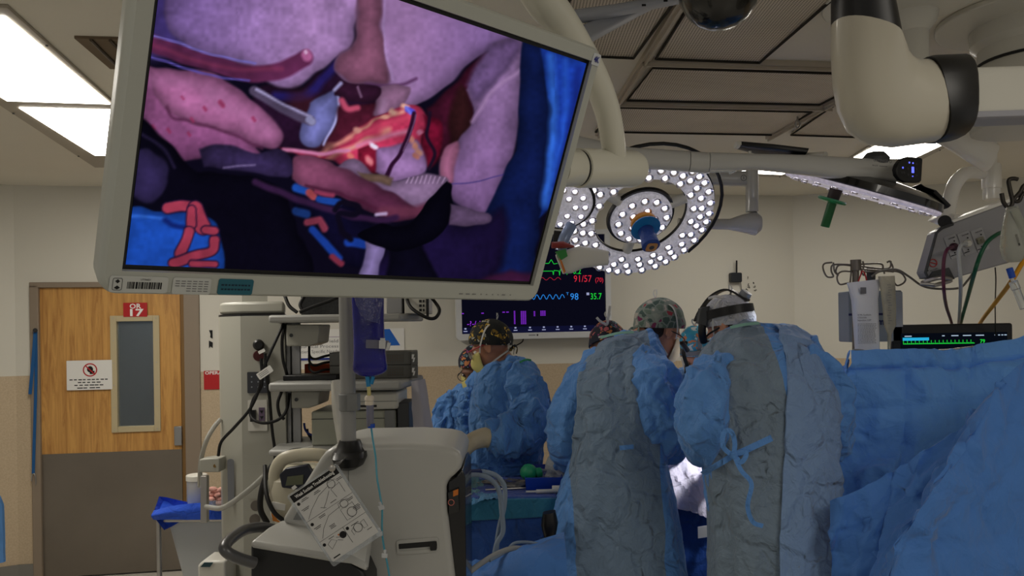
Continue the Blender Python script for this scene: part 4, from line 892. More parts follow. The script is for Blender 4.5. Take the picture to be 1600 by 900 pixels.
q = MB(); q.tube([P(1404, 285, 2.95), P(1425, 306, 2.96), P(1450, 318, 2.97)], .008, 8, 4); q.tube([P(1412, 285, 2.95), P(1432, 304, 2.96), P(1452, 316, 2.97)], .007, 8, 4); part('strut', q, M_white, o)
q = MB(); pairloft(q, [(1446, 312, 1448, 324, 3.0, .03), (1466, 322, 1462, 329, 3.0, .03)], p=3); part('joint_block', q, M_dgrey, o)
o = thing('rail_handle', 'black flat handle rail with a white end above the light boom', 'handle', P(1200, 232, 3.0))
q = MB(); pairloft(q, [(1154, 222, 1154, 232, 3.0, .03), (1200, 228, 1196, 240, 3.0, .06), (1258, 234, 1252, 246, 3.0, .05)], p=3); part('bar', q, M_black, o)
q = MB(); pairloft(q, [(1149, 222.5, 1149, 231, 3.0, .025), (1155, 222, 1155, 232, 3.0, .031)], p=3); part('white_end', q, M_white, o)
q = MB(); q.cyl(P(1172, 236, 3.0), P(1172, 244, 3.0), .006, 10); q.cyl(P(1255, 244, 3.0), P(1290, 242, 2.9), .012, 10); part('bracket', q, M_white, o)

# ------------------------------------------------------------------ right-hand supply boom
M_bw = mat('bright_white_arm', (240, 238, 232), .3, coat=.3)
o = thing('supply_boom_arm', 'white jointed ceiling arm with drop post and curved tube at the right', 'arm', P(1545, 250, 3.3))
q = MB(); pairloft(q, [(1440, 208, 1470, 180, 3.0, .035), (1490, 236, 1512, 200, 3.1, .035), (1540, 268, 1556, 226, 3.2, .04)], p=3); part('diagonal_arm', q, M_bw, o)
q = MB(); q.tube([P(1545, 196, 3.3), P(1545, 262, 3.3)], .030, 20); part('drop_post', q, M_bw, o)
q = MB(); q.cyl(P(1545, 130, 3.3), P(1545, 197, 3.3), .024, 16); part('upper_post', q, M_bw, o)
q = MB(); q.lathe([(.034, .03), (.037, .02), (.037, -.07), (.033, -.072), (.033, -.115), (.025, -.118)], Matrix.Translation(P(1549, 268, 3.3)), 28); part('sleeve', q, M_bw, o)
q = MB(); q.tube([P(1542, 272, 3.3), P(1512, 270, 3.28), P(1496, 282, 3.25), P(1486, 305, 3.22), P(1480, 345, 3.2)], [.022, .026, .028, .028, .026], 18, 6); part('curved_tube', q, M_bw, o)
q = MB(); Mx = axf(P(1476, 346, 3.10), P(1478, 346, 3.3)); q.lathe([(.024, 0), (.024, .02)], Mx, 24); part('black_knob', q, M_black, o)
q = MB(); pairloft(q, [(1456, 344, 1466, 334, 3.25, .04), (1478, 352, 1482, 336, 3.2, .05), (1520, 348, 1516, 338, 3.2, .05)], p=5); part('base_block', q, M_bw, o)
q = MB(); pairloft(q, [(1498, 350, 1500, 336, 3.3, .06), (1535, 340, 1528, 330, 3.3, .09), (1570, 335, 1562, 330, 3.3, .05)], p=2.5); part('top_cover', q, M_bw, o)
pd = 3.1
o = thing('gas_supply_console', 'tilted grey supply head with gas outlets and coloured hoses at the right edge', 'supply panel', P(1540, 380, pd))
M_pan = mat('panel_grey', (150, 150, 154), .35, .15)
q = MB(); pxpoly(q, [(1490, 347), (1750, 252), (1750, 345), (1600, 404), (1487, 436), (1450, 434), (1445, 425), (1463, 362)], pd, .07); part('panel_body', q, M_pan, o, bevel=.006)
q = MB(); pxpoly(q, [(1487, 344), (1750, 246), (1750, 253), (1490, 348)], pd - .012, .10); part('top_edge', q, M_bw, o, bevel=.003)
q = MB(); q.tube([P(1489, 350, pd - .006), P(1472, 356, pd - .006), P(1463, 364, pd - .006), P(1446, 426, pd - .006), P(1450, 434, pd - .006), P(1487, 434, pd - .006)], .006, 8, 0); pxpoly(q, [(1458, 424), (1483, 418), (1492, 436), (1452, 434)], pd - .01, .08); part('dark_edge', q, M_dgrey, o)
q = MB(); q.tube([P(1438, 442, pd - .03), P(1470, 434, pd - .05), P(1486, 438, pd - .03), P(1460, 446, pd - .05)], .008, 10, 5, closed=True); part('chrome_handle', q, M_steel, o)
ax_ = (P(1600, 303, pd) - P(1487, 345, pd)).normalized()
def pm(x, y, off=.003): M = frame(P(x, y, pd - off), ax_, (0, 0, 1)); return M
kk = pd / F
q = MB(); q.ringplate(circ(6.5 * kk, 24), circ(5.3 * kk, 24), pm(1458, 411), .001); q.box((0, 0, .0005), (10.5 * kk, 1.3 * kk, .001), pm(1458, 411) @ Matrix.Rotation(-.6, 4, 'Z')); part('prohibition_mark', q, M_red, o)
q = MB(); q.text('NO PUSH', 3 * kk, pm(1459, 421.5), fit=12 * kk); q.box((0, 0, 0), (1.6 * kk, 1.6 * kk, .0006), pm(1450, 423)); part('print', q, M_ink, o)
for x, y, s_, nm, m_, sh in ((1489, 386, 'OXYGEN', 'vacuum_outlet', mat('plum_plastic', (58, 24, 40), .4), 1), (1510, 381, 'VACUUM', 'air_outlet', M_white, 1), (1531, 376, 'VACUUM', 'square_outlet', mat('khaki_plastic', (132, 130, 112), .5), 0)):
    q = MB(); q.plate(rrect(19 * kk, 36 * kk, .003), pm(x, y - 1, .001), .002); pl_ = part('outlet_plate', q, mat('plate_grey', (166, 166, 170), .4), o)
    q = MB()
    if sh: q.lathe([(6.2 * kk, 0), (6.0 * kk, .014), (4 * kk, .02)], pm(x, y), 20)
    else: q.plate(rrect(11 * kk, 10 * kk, .003), pm(x, y), .008); q.plate(circ(2 * kk, 10), pm(x - 2, y, .012), .003); q.plate(circ(2 * kk, 10), pm(x + 3, y - 1, .012), .003)
    part(nm, q, m_, pl_)
    q = MB(); q.text(s_, 2.6 * kk, pm(x - 2, y - 14, .006), fit=11 * kk, bold=.02); q.plate(circ(1.2 * kk, 8), pm(x + 2, y - 9.5, .005), .0006); q.plate(circ(1.2 * kk, 8), pm(x + 3, y + 9, .005), .0006); q.box((0, 0, 0), (9 * kk, 1.2 * kk, .0005), pm(x + 1, y + 13, .005)); part('print', q, M_ink, pl_)
# hoses and cords: each a thing of its own
def hose(name, label, cat, pts, r, m, smooth=7, group=None, extra=None):
    q = MB(); q.tube([P(*p) for p in pts], r, 10, smooth); return solo(name, q, m, label, cat, group)
hose('purple_hose', 'dark purple gas hose plugged into the left outlet of the supply panel', 'hose', [(1489, 386, 3.05), (1480, 390, 3.0), (1475, 405, 2.99), (1474, 428, 2.99), (1475, 455, 3.0), (1479, 480, 3.3), (1487, 506, 3.85), (1492, 540, 3.95)], .0065, mat('hose_purple', (86, 22, 56), .4))
hose('white_hose', 'pale clear gas hose plugged into the middle outlet of the supply panel', 'hose', [(1510, 381, 3.05), (1501, 384, 3.0), (1498, 400, 2.99), (1501, 440, 2.99), (1500, 475, 3.3), (1498, 506, 3.85), (1496, 540, 3.95)], .007, mat('hose_pale', (180, 184, 186), .3))
hose('green_hose', 'dark green gas hose curving down from the supply panel', 'hose', [(1570, 362, 3.06), (1558, 366, 3.0), (1543, 378, 2.98), (1532, 398, 2.98), (1523, 425, 2.98), (1512, 465, 3.25), (1501, 506, 3.85), (1497, 540, 3.95)], .0075, mat('hose_green', (8, 84, 56), .4))
hose('yellow_hose', 'yellow gas hose running diagonally at the right edge', 'hose', [(1650, 330, 3.0), (1620, 380, 2.98), (1598, 410, 2.98), (1580, 440, 2.98), (1556, 472, 3.25), (1532, 504, 3.85), (1515, 540, 3.95)], .0085, mat('hose_yellow', (214, 150, 20), .4))
hose('hanging_cable', 'thin black cord hanging straight down behind the yellow hose', 'cord', [(1555, 418, 3.25), (1556, 440, 3.25), (1555, 480, 3.5), (1556, 550, 3.9)], .0025, M_rubber)
hose('grey_cable', 'grey cable looping from the drip stand to under the supply panel', 'cable', [(1362, 432, 3.3), (1375, 424, 3.3), (1400, 421, 3.3), (1420, 432, 3.3), (1440, 446, 3.3), (1462, 451, 3.3), (1498, 450, 3.3), (1512, 438, 3.3), (1522, 424, 3.3)], .0045, mat('cable_grey', (110, 106, 98), .5))
# bag hanging from dark hooks at the right edge
o = thing('hook_rail', 'dark metal drip hooks at the top right edge', 'hooks', P(1585, 300, 2.7))
q = MB()
for pts in ([(1565, 302, 2.7), (1568, 316, 2.7), (1576, 325, 2.7), (1582, 316, 2.7), (1578, 296, 2.7), (1576, 282, 2.7), (1583, 279, 2.7), (1590, 280, 2.7)], [(1612, 286, 2.7), (1600, 290, 2.7), (1594, 300, 2.7), (1584, 312, 2.7), (1592, 314, 2.7), (1600, 302, 2.7), (1625, 300, 2.7)]): q.tube([P(*p) for p in pts], .007, 10, 6)
part('hook', q, mat('dark_bronze', (58, 54, 50), .4, .6), o)
q = MB(); q.cyl(P(1620, 300, 2.7), P(1620, 60, 2.7), .012, 12); q.cyl(P(1620, 300, 2.7), P(1620, 300, 2.7) + V((0, 0, -.03)), .02, 12); part('pole', q, mat('dark_bronze', (58, 54, 50)), o)
M_bag = mat('clear_vinyl_bag', (216, 218, 208), .18, 0, 0, .6, .72, bump=.9, bscale=26, ior=1.15)
o = thing('squeeze_bag', 'clear tapered fluid bag hanging from the dark hooks', 'fluid bag', P(1583, 410, 2.66))
q = MB(); pairloft(q, [(1574, 324, 1588, 322, 2.66, .02), (1570, 340, 1594, 338, 2.66, .016), (1566, 362, 1600, 358, 2.66, .026), (1564, 385, 1602, 382, 2.66, .032), (1568, 402, 1600, 400, 2.66, .03), (1576, 410, 1594, 409, 2.66, .015)], p=2.5); part('bag', q, M_bag, o)
q = MB(); pairloft(q, [(1578, 330, 1592, 326, 2.64, .01), (1592, 358, 1602, 352, 2.64, .01), (1600, 390, 1608, 386, 2.64, .01)], p=2.5); part('folded_flap', q, M_bag, o)
q = MB(); q.text('SODIUM', 5 * 2.6 / F, frame(P(1590, 375, 2.625), V((.3, 0, -1)), V((1, 0, .3))), bold=.02); part('print', q, M_ink, o)
q = MB(); q.cyl(P(1577, 419, 2.66), P(1582, 434, 2.66), .0105, 16); part('blue_connector', q, mat('connector_blue', (20, 70, 170), .4), o)
q = MB(); q.cyl(P(1580, 432, 2.66), P(1584, 442, 2.66), .006, 10); q.cyl(P(1583, 440, 2.66), P(1588, 452, 2.66), .014, 14); q.cyl(P(1588, 452, 2.66), P(1600, 482, 2.66), .012, 14); part('drip_chamber', q, M_clear, o)

# ------------------------------------------------------------------ drip stand with saline bag, behind the drape
o = thing('drip_stand', 'grey metal drip stand with curled hooks behind the blue drape', 'drip stand', P(1338, 545, 3.45))
M_gm = mat('dull_metal', (118, 112, 104), .4, .6)
q = MB(); q.cyl(P(1337, 412, 3.4), P(1337, 560, 3.4), .014, 14); q.lathe([(.022, .0), (.022, -.045)], Matrix.Translation(P(1337, 406, 3.4)), 18); q.cyl(P(1337, 560, 3.4), V((P(1337, 560, 3.4).x, 3.4, .05)), .014, 12); part('pole', q, M_gm, o)
q = MB(); q.cyl(P(1361, 418, 3.45), P(1360, 560, 3.45), .018, 14); part('second_pole', q, M_dgrey, o)
q = MB(); c0 = V((P(1337, 560, 3.4).x, 3.4, .04))
for a in range(5): q.tube([c0, c0 + V((.3 * math.cos(a * 1.257), .3 * math.sin(a * 1.257), -.0))], .014, 10)
part('foot', q, M_gm, o)['kind'] = 'stuff'
hooks = [[(1337, 414), (1310, 413), (1300, 415), (1299, 424), (1302, 432), (1292, 432), (1286, 420), (1288, 412), (1300, 410)],
         [(1337, 416), (1312, 414), (1306, 424), (1310, 430), (1304, 424), (1302, 410)],
         [(1340, 413), (1375, 412), (1380, 420), (1382, 428)], [(1345, 416), (1386, 420), (1392, 410), (1390, 408), (1386, 410)],
         [(1340, 420), (1390, 424), (1396, 424), (1394, 414), (1390, 408)],
         [(1337, 425), (1316, 424), (1308, 432), (1312, 444), (1326, 442)], [(1350, 425), (1400, 424), (1414, 434), (1412, 442), (1402, 446), (1396, 440)],
         [(1330, 425), (1328, 445)], [(1348, 408), (1350, 416), (1346, 424), (1350, 430), (1352, 420)]]
for h in hooks:
    q = MB(); q.tube([P(x, y, 3.4) for x, y in h], .0038, 8, 6); part('hook', q, M_gm, o)
o = thing('saline_bag', 'white saline bag with printed label hanging on the drip stand', 'fluid bag', P(1355, 545, 3.3))
q = MB(); pairloft(q, [(1323, 442, 1376, 436, 3.3, .006), (1326, 452, 1374, 450, 3.3, .014), (1331, 470, 1371, 468, 3.3, .022), (1334, 505, 1372, 505, 3.3, .026), (1337, 552, 1374, 552, 3.3, .022)], p=3); part('bag', q, mat('milky_vinyl', (214, 216, 220), .3, bump=.35, bscale=30), o)
Mt = frame(P(1354, 500, 3.262), V((1, 0, .0)), (0, 0, 1)); kk = 3.26 / F; q = MB()
for j, s_ in enumerate(('0.9% Sodium', 'Chloride', 'Injection USP')): q.text(s_, 3.6 * kk, Mt @ Matrix.Translation((-14 * kk, (8 - j * 4.2) * kk, 0)), 'LEFT', fit=(21, 14, 21)[j] * kk, bold=.015)
rb = random.Random(2)
for j in range(14):
    x = -14
    while x < 13:
        ww = rb.uniform(1.2, 3.4); q.box(((x + ww / 2) * kk, (-6 - j * 2.3) * kk, 0), (ww * kk, .7 * kk, .0003), Mt); x += ww + .8
part('print', q, M_inkg, o)
q = MB(); 
for h in ([(1341, 440), (1344, 432), (1347, 424), (1349, 424)], [(1349, 424), (1352, 430), (1354, 438)]): q.tube([P(x, y, 3.32) for x, y in h], .003, 6, 4)
part('red_string', q, M_red, o)
q = MB(); q.box((0, 0, 0), (9 * kk, 10 * kk, .001), frame(P(1349, 454, 3.27), V((1, 0, 0)), (0, 0, 1))); part('grey_patch', q, M_inkg, o)
o = thing('drip_bag', 'slim clear drip bag right of the white saline bag', 'fluid bag', P(1390, 545, 3.28))
q = MB(); pairloft(q, [(1372, 432, 1398, 431, 3.28, .01), (1376, 450, 1398, 448, 3.28, .022), (1380, 480, 1399, 480, 3.28, .024), (1382, 508, 1399, 508, 3.28, .022), (1387, 522, 1393, 522, 3.28, .008), (1387, 545, 1391, 548, 3.28, .006)], p=2.4); part('bag', q, mat('yellowed_clear_vinyl', (206, 202, 184), .2, 0, 0, .5, .5, bump=.8, bscale=40, ior=1.15), o)
q = MB(); 
for j in range(16): q.box((0, 0, 0), ((3.5 if j % 2 else 6) * kk, .8 * kk, .0004), frame(P(1390 + (j % 3) - 1, 445 + j * 4, 3.252), V((1, 0, 0)), (0, 0, 1)))
part('print', q, M_inkg, o)['kind'] = 'stuff'
o = thing('supply_dispenser', 'pale blue-grey dispenser box with a dark stripe behind the saline bags', 'dispenser', P(1368, 535, 3.75))
q = MB(); Md = frame(P(1368, 494, 3.75), V((1, 0, 0)), (0, 0, 1)); kk = 3.75 / F; q.plate(rrect(84 * kk, 80 * kk, .008), Md @ Matrix.Translation((0, 0, -.12)), .12); part('box', q, mat('pale_blue_grey', (140, 150, 160), .5), o, bevel=.004)
q = MB(); q.box((0, 3 * kk, .001), (84.2 * kk, 3.4 * kk, .002), Md); part('navy_stripe', q, mat('navy_ink', (18, 30, 86), .5), o)
q = MB(); q.text('m', 14 * kk, Md @ Matrix.Translation((8 * kk, -9 * kk, .002)), bold=.04); part('lettering', q, mat('navy_ink', (18, 30, 86)), o)
q = MB(); q.box((36 * kk, 10 * kk, .002), (12 * kk, 55 * kk, .01), Md); part('side_door', q, mat('pale_blue_grey2', (168, 174, 182), .5), o, bevel=.003)
# anaesthesia monitor just showing over the drape
o = thing('anaesthesia_monitor', 'black anaesthesia monitor with green pulse trace showing above the blue drape', 'monitor', P(1490, 620, 3.75))
Md = frame(P(1489, 560, 3.75), V((1, 0, 0)), (0, 0, 1)); q = MB(); q.plate(rrect(188 * kk, 108 * kk, .012), Md @ Matrix.Translation((0, 0, -.04)), .04); part('housing', q, mat('pad_black', (20, 21, 24)), o, bevel=.005)
q = MB(); q.box((2 * kk, -3 * kk, .001), (166 * kk, 86 * kk, .002), Md); sc_ = part('screen', q, glow('dark_screen', (6, 10, 18), 1), o)
Mg = Md @ Matrix.Translation((0, 0, .003)); q = MB(); q.box((-58 * kk, 31 * kk, 0), (41 * kk, 4.6 * kk, .0005), Mg); part('cyan_bar', q, glow('cyan_px', (40, 170, 215), 1), sc_)
q = MB()
for x in range(18):
    a = -78 + x * 6.2; q.add([Mg @ V((px_ * kk, py_ * kk, 0)) for px_, py_ in ((a, 23), (a + 6.2, 23), (a + 6.2, 24.2), (a, 24.2))], [(0, 1, 2, 3)]); q.add([Mg @ V((px_ * kk, py_ * kk, 0)) for px_, py_ in ((a, 24), (a + 1, 24), (a + 1, 29), (a, 29))], [(0, 1, 2, 3)]); q.add([Mg @ V((px_ * kk, py_ * kk, 0)) for px_, py_ in ((a + 2.4, 24), (a + 4, 24), (a + 3.4, 25.6))], [(0, 1, 2)])
q.text('79', 8 * kk, Mg @ Matrix.Translation((46 * kk, 26 * kk, 0)), bold=.03); part('pulse_trace', q, glow('green_px', (30, 200, 60), 1), sc_)['kind'] = 'stuff'
q = MB()
for x, w_ in ((-70, 11), (-15, 4), (3, 11), (22, 13), (42, 13), (66, 2), (72, 3), (77, 3), (82, 4)): q.box((x * kk, 35.6 * kk, 0), (w_ * kk, 1.5 * kk, .0005), Mg)
part('menu_text', q, glow('white_px', (170, 190, 210), 1), sc_)['kind'] = 'stuff'
q = MB(); q.cyl(Md @ V((0, -54 * kk, -.05)), Md @ V((0, -54 * kk, -.05)) + V((0, 0, -1.3)), .03, 14); q.box(Md @ V((0, -54 * kk, -.05)) + V((0, 0, -1.3)), (.5, .4, .06)); part('stand', q, M_dgrey, o)

# ------------------------------------------------------------------ vital signs monitor on the back wall
VD = .10
o = thing('vitals_monitor', 'wide white framed wall monitor with coloured vital signs', 'monitor', PW(834, 530, VD))
A = PW(712, 358, VD); kk = PW(834, 440, VD).y / F
x0, x1 = S(711), S(957); ctr = PW(834, 444, VD); Mv = frame(ctr, WX, (0, 0, 1)) @ Matrix.Rotation(.006, 4, 'Z'); wv = 246 * kk; hv = 170 * kk
q = MB(); q.ringplate(rrect(wv, hv, .03, 6), off2(rrect(wv - 17 * kk, hv - 17 * kk, .004, 6), (0, 1 * kk)), Mv, .03); q.plate(rrect(wv, hv, .03, 6), Mv @ Matrix.Translation((0, 0, -.05)), .05); part('frame', q, mat('monitor_white', (206, 208, 210), .4), o)
q = MB(); q.box((0, 1 * kk, .012), (wv - 17 * kk, hv - 17 * kk, .004), Mv); sc_ = part('screen', q, glow('near_black_screen', (9, 9, 22), 1), o)
q = MB(); q.plate(rrect(wv * .4, hv * .5, .01), Mv @ Matrix.Translation((0, 0, -.095)), .05); part('wall_bracket', q, M_dgrey, o)
Mg = Mv @ Matrix.Translation((0, 0, .0155))
def vx(px, py): return ((px - 834) * kk, (444 - py) * kk)
def vt(name, s_, px, py, h, fit, colr, al='CENTER', b=.0, str_=1.0):
    q = MB(); x, y = vx(px, py); q.text(s_, h * kk, Mg @ Matrix.Translation((x, y, 0)), al, fit=fit * kk, bold=b); part(name, q, glow('px_%d_%d_%d' % colr, colr, str_), sc_)
vt('green_reading', '0.2', 903, 425, 13, 13, (30, 210, 60)); vt('pressure_reading', '91/57', 912, 437, 15, 29, (205, 40, 60)); vt('mean_reading', '(70)', 939, 439, 10, 13, (205, 40, 60))
vt('saturation_reading', '98', 898, 465, 15, 13, (50, 140, 230)); vt('unit_mark', 'T', 887, 460, 6, 4, (50, 140, 230)); vt('carbon_dioxide_reading', '35.7', 933, 465, 14, 18, (30, 210, 60))
vt('purple_reading', '-?-/-?-  (-?-)', 753, 504, 11, 50, (150, 50, 220))
def line(name, pts, wd, colr):
    q = MB()
    for a, b in zip(pts[:-1], pts[1:]):
        a = V((*vx(*a), 0)); b = V((*vx(*b), 0)); d_ = (b - a); nn = V((-d_.y, d_.x, 0)).normalized() * wd * kk / 2; q.add([Mg @ p for p in (a + nn, a - nn, b - nn, b + nn)], [(0, 1, 2, 3)])
    part(name, q, glow('px_%d_%d_%d' % colr, colr, 1), sc_)
line('blue_waveform', [(800 + i * 1.0, 464 + 4 * math.sin(i * .62) * (1 if math.sin(i * .62) > 0 else .8)) for i in range(83)], 1.0, (40, 130, 220))
line('red_waveform', [(800 + i, 436 + 2 * math.sin(i * .5)) for i in range(78)], .9, (150, 30, 50))
line('green_waveform', [(840, 424), (864, 424), (865, 430), (866, 423), (874, 424), (875, 431), (876, 422), (886, 424), (887, 430)], .9, (30, 200, 60))
line('upper_green_waveform', [(845, 412), (858, 412), (862, 406), (866, 413), (872, 412)], .9, (30, 200, 60))
q = MB()
for (x, y, w_, h_) in ((803, 497, 5, 22), (817, 497, 11, 21), (834, 492, 4, 10), (847, 491, 9, 9)):
    n = int(h_ / 2.1)
    for j in range(n):
        for i in range(max(1, int(w_ / 3))): a, b = vx(x - w_ / 2 + 3 * i + 1.5, y - h_ / 2 + j * 2.1); q.box((a, b, 0), (2.4 * kk, 1.4 * kk, .0004), Mg)
for x, y in ((752, 488), (785, 487), (791, 487), (721, 488)): a, b = vx(x, y); q.box((a, b, 0), (4 * kk, 1.6 * kk, .0004), Mg)
part('purple_table', q, glow('px_purple', (120, 40, 190), 1), sc_)['kind'] = 'stuff'
q = MB()
for x in (725, 739, 803, 826, 848, 870, 892, 914): a, b = vx(x, 515.5); q.box((a, b, 0), (6 * kk, 1.3 * kk, .0004), Mg); q.box((a, b + 4 * kk, 0), (3 * kk, 2.2 * kk, .0004), Mg)
for x in (920, 907): a, b = vx(x, 460.5 if x == 920 else 395); q.box((a, b, 0), (4.4 * kk, 4.0 * kk if x == 920 else 1.4 * kk, .0004), Mg)
part('menu_icon', q, glow('px_pale', (150, 155, 190), 1), sc_)['kind'] = 'stuff'
q = MB(); a, b = vx(828, 516); q.box((a + 6 * kk, b + 1 * kk, -.0006), (wv - 19 * kk, 10 * kk, .0004), Mg); part('menu_band', q, glow('px_band', (14, 16, 44), 1), sc_)
q = MB(); a, b = vx(829, 523.5); [q.box((a - 5 * kk + j * 2.2 * kk, b, .0306), (1.6 * kk, 1.2 * kk, .0006), Mv) for j in range(5)]; q.plate(circ(1.4 * kk, 10, (a + 8 * kk, b)), Mv @ Matrix.Translation((0, 0, .0302)), .0006); part('lettering', q, M_ink, o)
q = MB(); q.tube([PW(818, 528, .06), PW(816, 534, .05), PW(808, 539, .03), PW(800, 542, .02)], .005, 6, 5); solo('monitor_cable', q, M_rubber, 'thin black cord drooping from the wall monitor above the scrub cap', 'cord')
# ------------------------------------------------------------------ equipment column with shelves (left of centre)
M_col = mat('column_grey_white', (156, 155, 145), .42); M_shelf = mat('shelf_grey', (150, 150, 146), .45)
def zat(px, py, d): return P(px, py, d).z
def vprism(mb, plan, z0, z1): return mb.prism([V((p.x, p.y, z0)) for p in plan], (0, 0, z1 - z0))
eq = thing('equipment_column', 'tall grey-white equipment column with two shelves, left of the drip pole', 'equipment column', V((P(400, 600, 3.6).x, 3.6, 0)))
plan = [P(343, 600, 3.66), P(346, 600, 3.6), P(377, 600, 3.5), P(447, 600, 3.5), P(449, 600, 3.8), P(352, 600, 3.85)]
t = MB(); vprism(t, plan, 0.0, zat(400, 492, 3.5)); part('column_body', t, M_col, eq, bevel=.006)
plan2 = [P(345, 600, 3.64), P(350, 600, 3.58), P(378, 600, 3.51), P(446, 600, 3.51), P(448, 600, 3.8), P(353, 600, 3.85)]
t = MB(); vprism(t, plan2, zat(400, 490, 3.5), zat(400, 471, 3.5)); part('column_cap', t, M_col, eq, bevel=.012)
t = MB(); vprism(t, plan, zat(400, 493.5, 3.5), zat(400, 490.5, 3.5)); part('black_seam', t, M_black, eq)
t = MB(); vprism(t, [P(380, 600, 3.58), P(420, 600, 3.58), P(420, 600, 3.75), P(380, 600, 3.75)], zat(400, 471, 3.5), ZC); part('drop_tube', t, M_col, eq)
t = MB()
for a, b in ((448, 454), (457, 469)): vprism(t, [P(a, 600, 3.52), P(b, 600, 3.52), P(b, 600, 3.62), P(a, 600, 3.62)], .1, zat(455, 500, 3.5))
vprism(t, [P(447, 600, 3.56), P(471, 600, 3.56), P(471, 600, 3.66), P(447, 600, 3.66)], .1, zat(455, 500, 3.5)); part('rail_channel', t, M_alu, eq)
def shelf(yt, yb, nm='shelf'):
    z1 = zat(520, yt, 3.3); z0 = zat(520, yb, 3.3); t = MB(); vprism(t, [P(419, yt, 3.3), P(626, yt, 3.3), P(662, yt, 3.72), P(449, yt, 3.72)], z0, z1); return part(nm, t, M_shelf, eq, bevel=.01), z1
s1, zs1 = shelf(491, 503); s2, zs2 = shelf(597, 611); s3, zs3 = shelf(702, 712)
for s_, x0, x1, y0, y1 in ((s1, 447, 500, 507, 541), (s2, 455, 500, 611, 638)):
    t = MB(); pxpoly(t, [(x0, y0), (x1, y0), (x1 - 3, y1 - 5), (x1 - 18, y1), (x0, y1)], 3.42, .2); b_ = part('bracket', t, M_col, s_, bevel=.006)
    t = MB(); t.cyl(P(x0 + 8, (y0 + y1) / 2, 3.415), P(x0 + 8, (y0 + y1) / 2, 3.43), .008, 12); part('screw', t, M_dgrey, b_)
# sockets, plates and knobs on the column
def fplate(name, x0, y0, x1, y1, m, th=.006, d=3.5, par=eq, r=.004):
    k = d / F; M = frame(P((x0 + x1) / 2, (y0 + y1) / 2, d), V((1, 0, 0)), (0, 0, 1)); t = MB(); t.plate(rrect((x1 - x0) * k, (y1 - y0) * k, r), M, th); return part(name, t, m, par), M @ Matrix.Translation((0, 0, th)), k
q, M, k = fplate('keypad', 387, 581, 421, 614, mat('slate_plastic', (46, 48, 54), .5)); t = MB()
for i in range(3):
    for j in range(3): t.plate(circ(1.2 * k, 8, ((-10 + i * 10) * k, (9 - j * 8) * k)), M, .001)
part('key', t, mat('key_light', (130, 136, 142), .5), q)['kind'] = 'stuff'
q, M, k = fplate('socket_plate', 388, 625, 418, 673, mat('pale_plate', (196, 194, 186), .4)); t = MB(); t.box((7 * k, 2 * k, .0), (9 * k, 21 * k, .008), M); sk = part('purple_socket', t, mat('purple_socket', (96, 80, 104), .5), q)
t = MB(); t.plate([(4 * k, 8 * k), (10 * k, 8 * k), (7 * k, 3 * k)], M @ Matrix.Translation((0, 0, .004)), .001); t.plate([(4 * k, -1 * k), (10 * k, -1 * k), (7 * k, -6 * k)], M @ Matrix.Translation((0, 0, .004)), .001); part('pin_hole', t, M_black, sk)
t = MB(); t.box((-6 * k, 0, 0), (8 * k, 18 * k, .03), M); part('black_plug', t, M_black, q)
q, M, k = fplate('blank_plate', 388, 727, 420, 779, M_col, .004); q, M, k = fplate('recessed_grip', 356, 717, 366, 790, mat('grip_grey', (116, 118, 124), .5), .003, 3.53, r=.012)
t = MB(); Mx = axf(P(404, 539, 3.50), P(404, 539, 3.40)); t.lathe([(.02, 0), (.024, .01), (.024, .05), (.016, .06)], Mx, 20); part('black_knob', t, M_black, eq)
t = MB(); Mx = axf(P(404, 556, 3.50), P(404, 556, 3.42)); t.lathe([(.02, 0), (.024, .01), (.022, .05)], Mx, 20); part('dark_red_knob', t, mat('dark_red', (70, 14, 18), .4), eq)
t = MB(); pxpoly(t, [(343, 716), (328, 716), (311, 718), (311, 738), (343, 738)], 3.5, .08); ba = part('side_block', t, M_col, eq, bevel=.005)
t = MB(); t.cyl(P(336, 728, 3.499), P(336, 728, 3.51), .008, 12); part('screw', t, mat('brass', (130, 104, 60), .4, .7), ba)
t = MB(); pxpoly(t, [(313, 744), (323, 744), (323, 817), (313, 817)], 3.5, .03); part('steel_bar', t, M_steel, eq, bevel=.002)
t = MB(); pxpoly(t, [(402, 606 - 12), (421, 569), (427, 577), (408, 612 - 10)], 3.36, .004); pxpoly(t, [(402, 585), (422, 569), (428, 577), (405, 594)], 3.37, .003)
t = MB(); M = frame(P(414, 582, 3.38), P(427, 573, 3.38) - P(402, 590, 3.38), (0, 0, 1)); k = 3.38 / F; t.plate(rrect(26 * k, 11 * k, .004), M, .002); tg = solo('cable_tag', t, M_paper, 'white tag tied to the black cables on the equipment column', 'tag')
t = MB(); [t.box((-2 * k, (2.5 - j * 2.5) * k, .0024), (16 * k, .7 * k, .0004), M) for j in range(3)]; part('print', t, M_inkg, tg)['kind'] = 'stuff'
t = MB(); M = frame(P(409, 549, 3.38), P(414, 546, 3.38) - P(404, 551, 3.38), (0, 0, 1)); t.plate(rrect(11 * k, 5 * k, .002), M, .002); solo('upper_cable_tag', t, M_paper, 'small white tag wrapped round the cable by the black knob', 'tag')
CB = 'black cables on the equipment column'
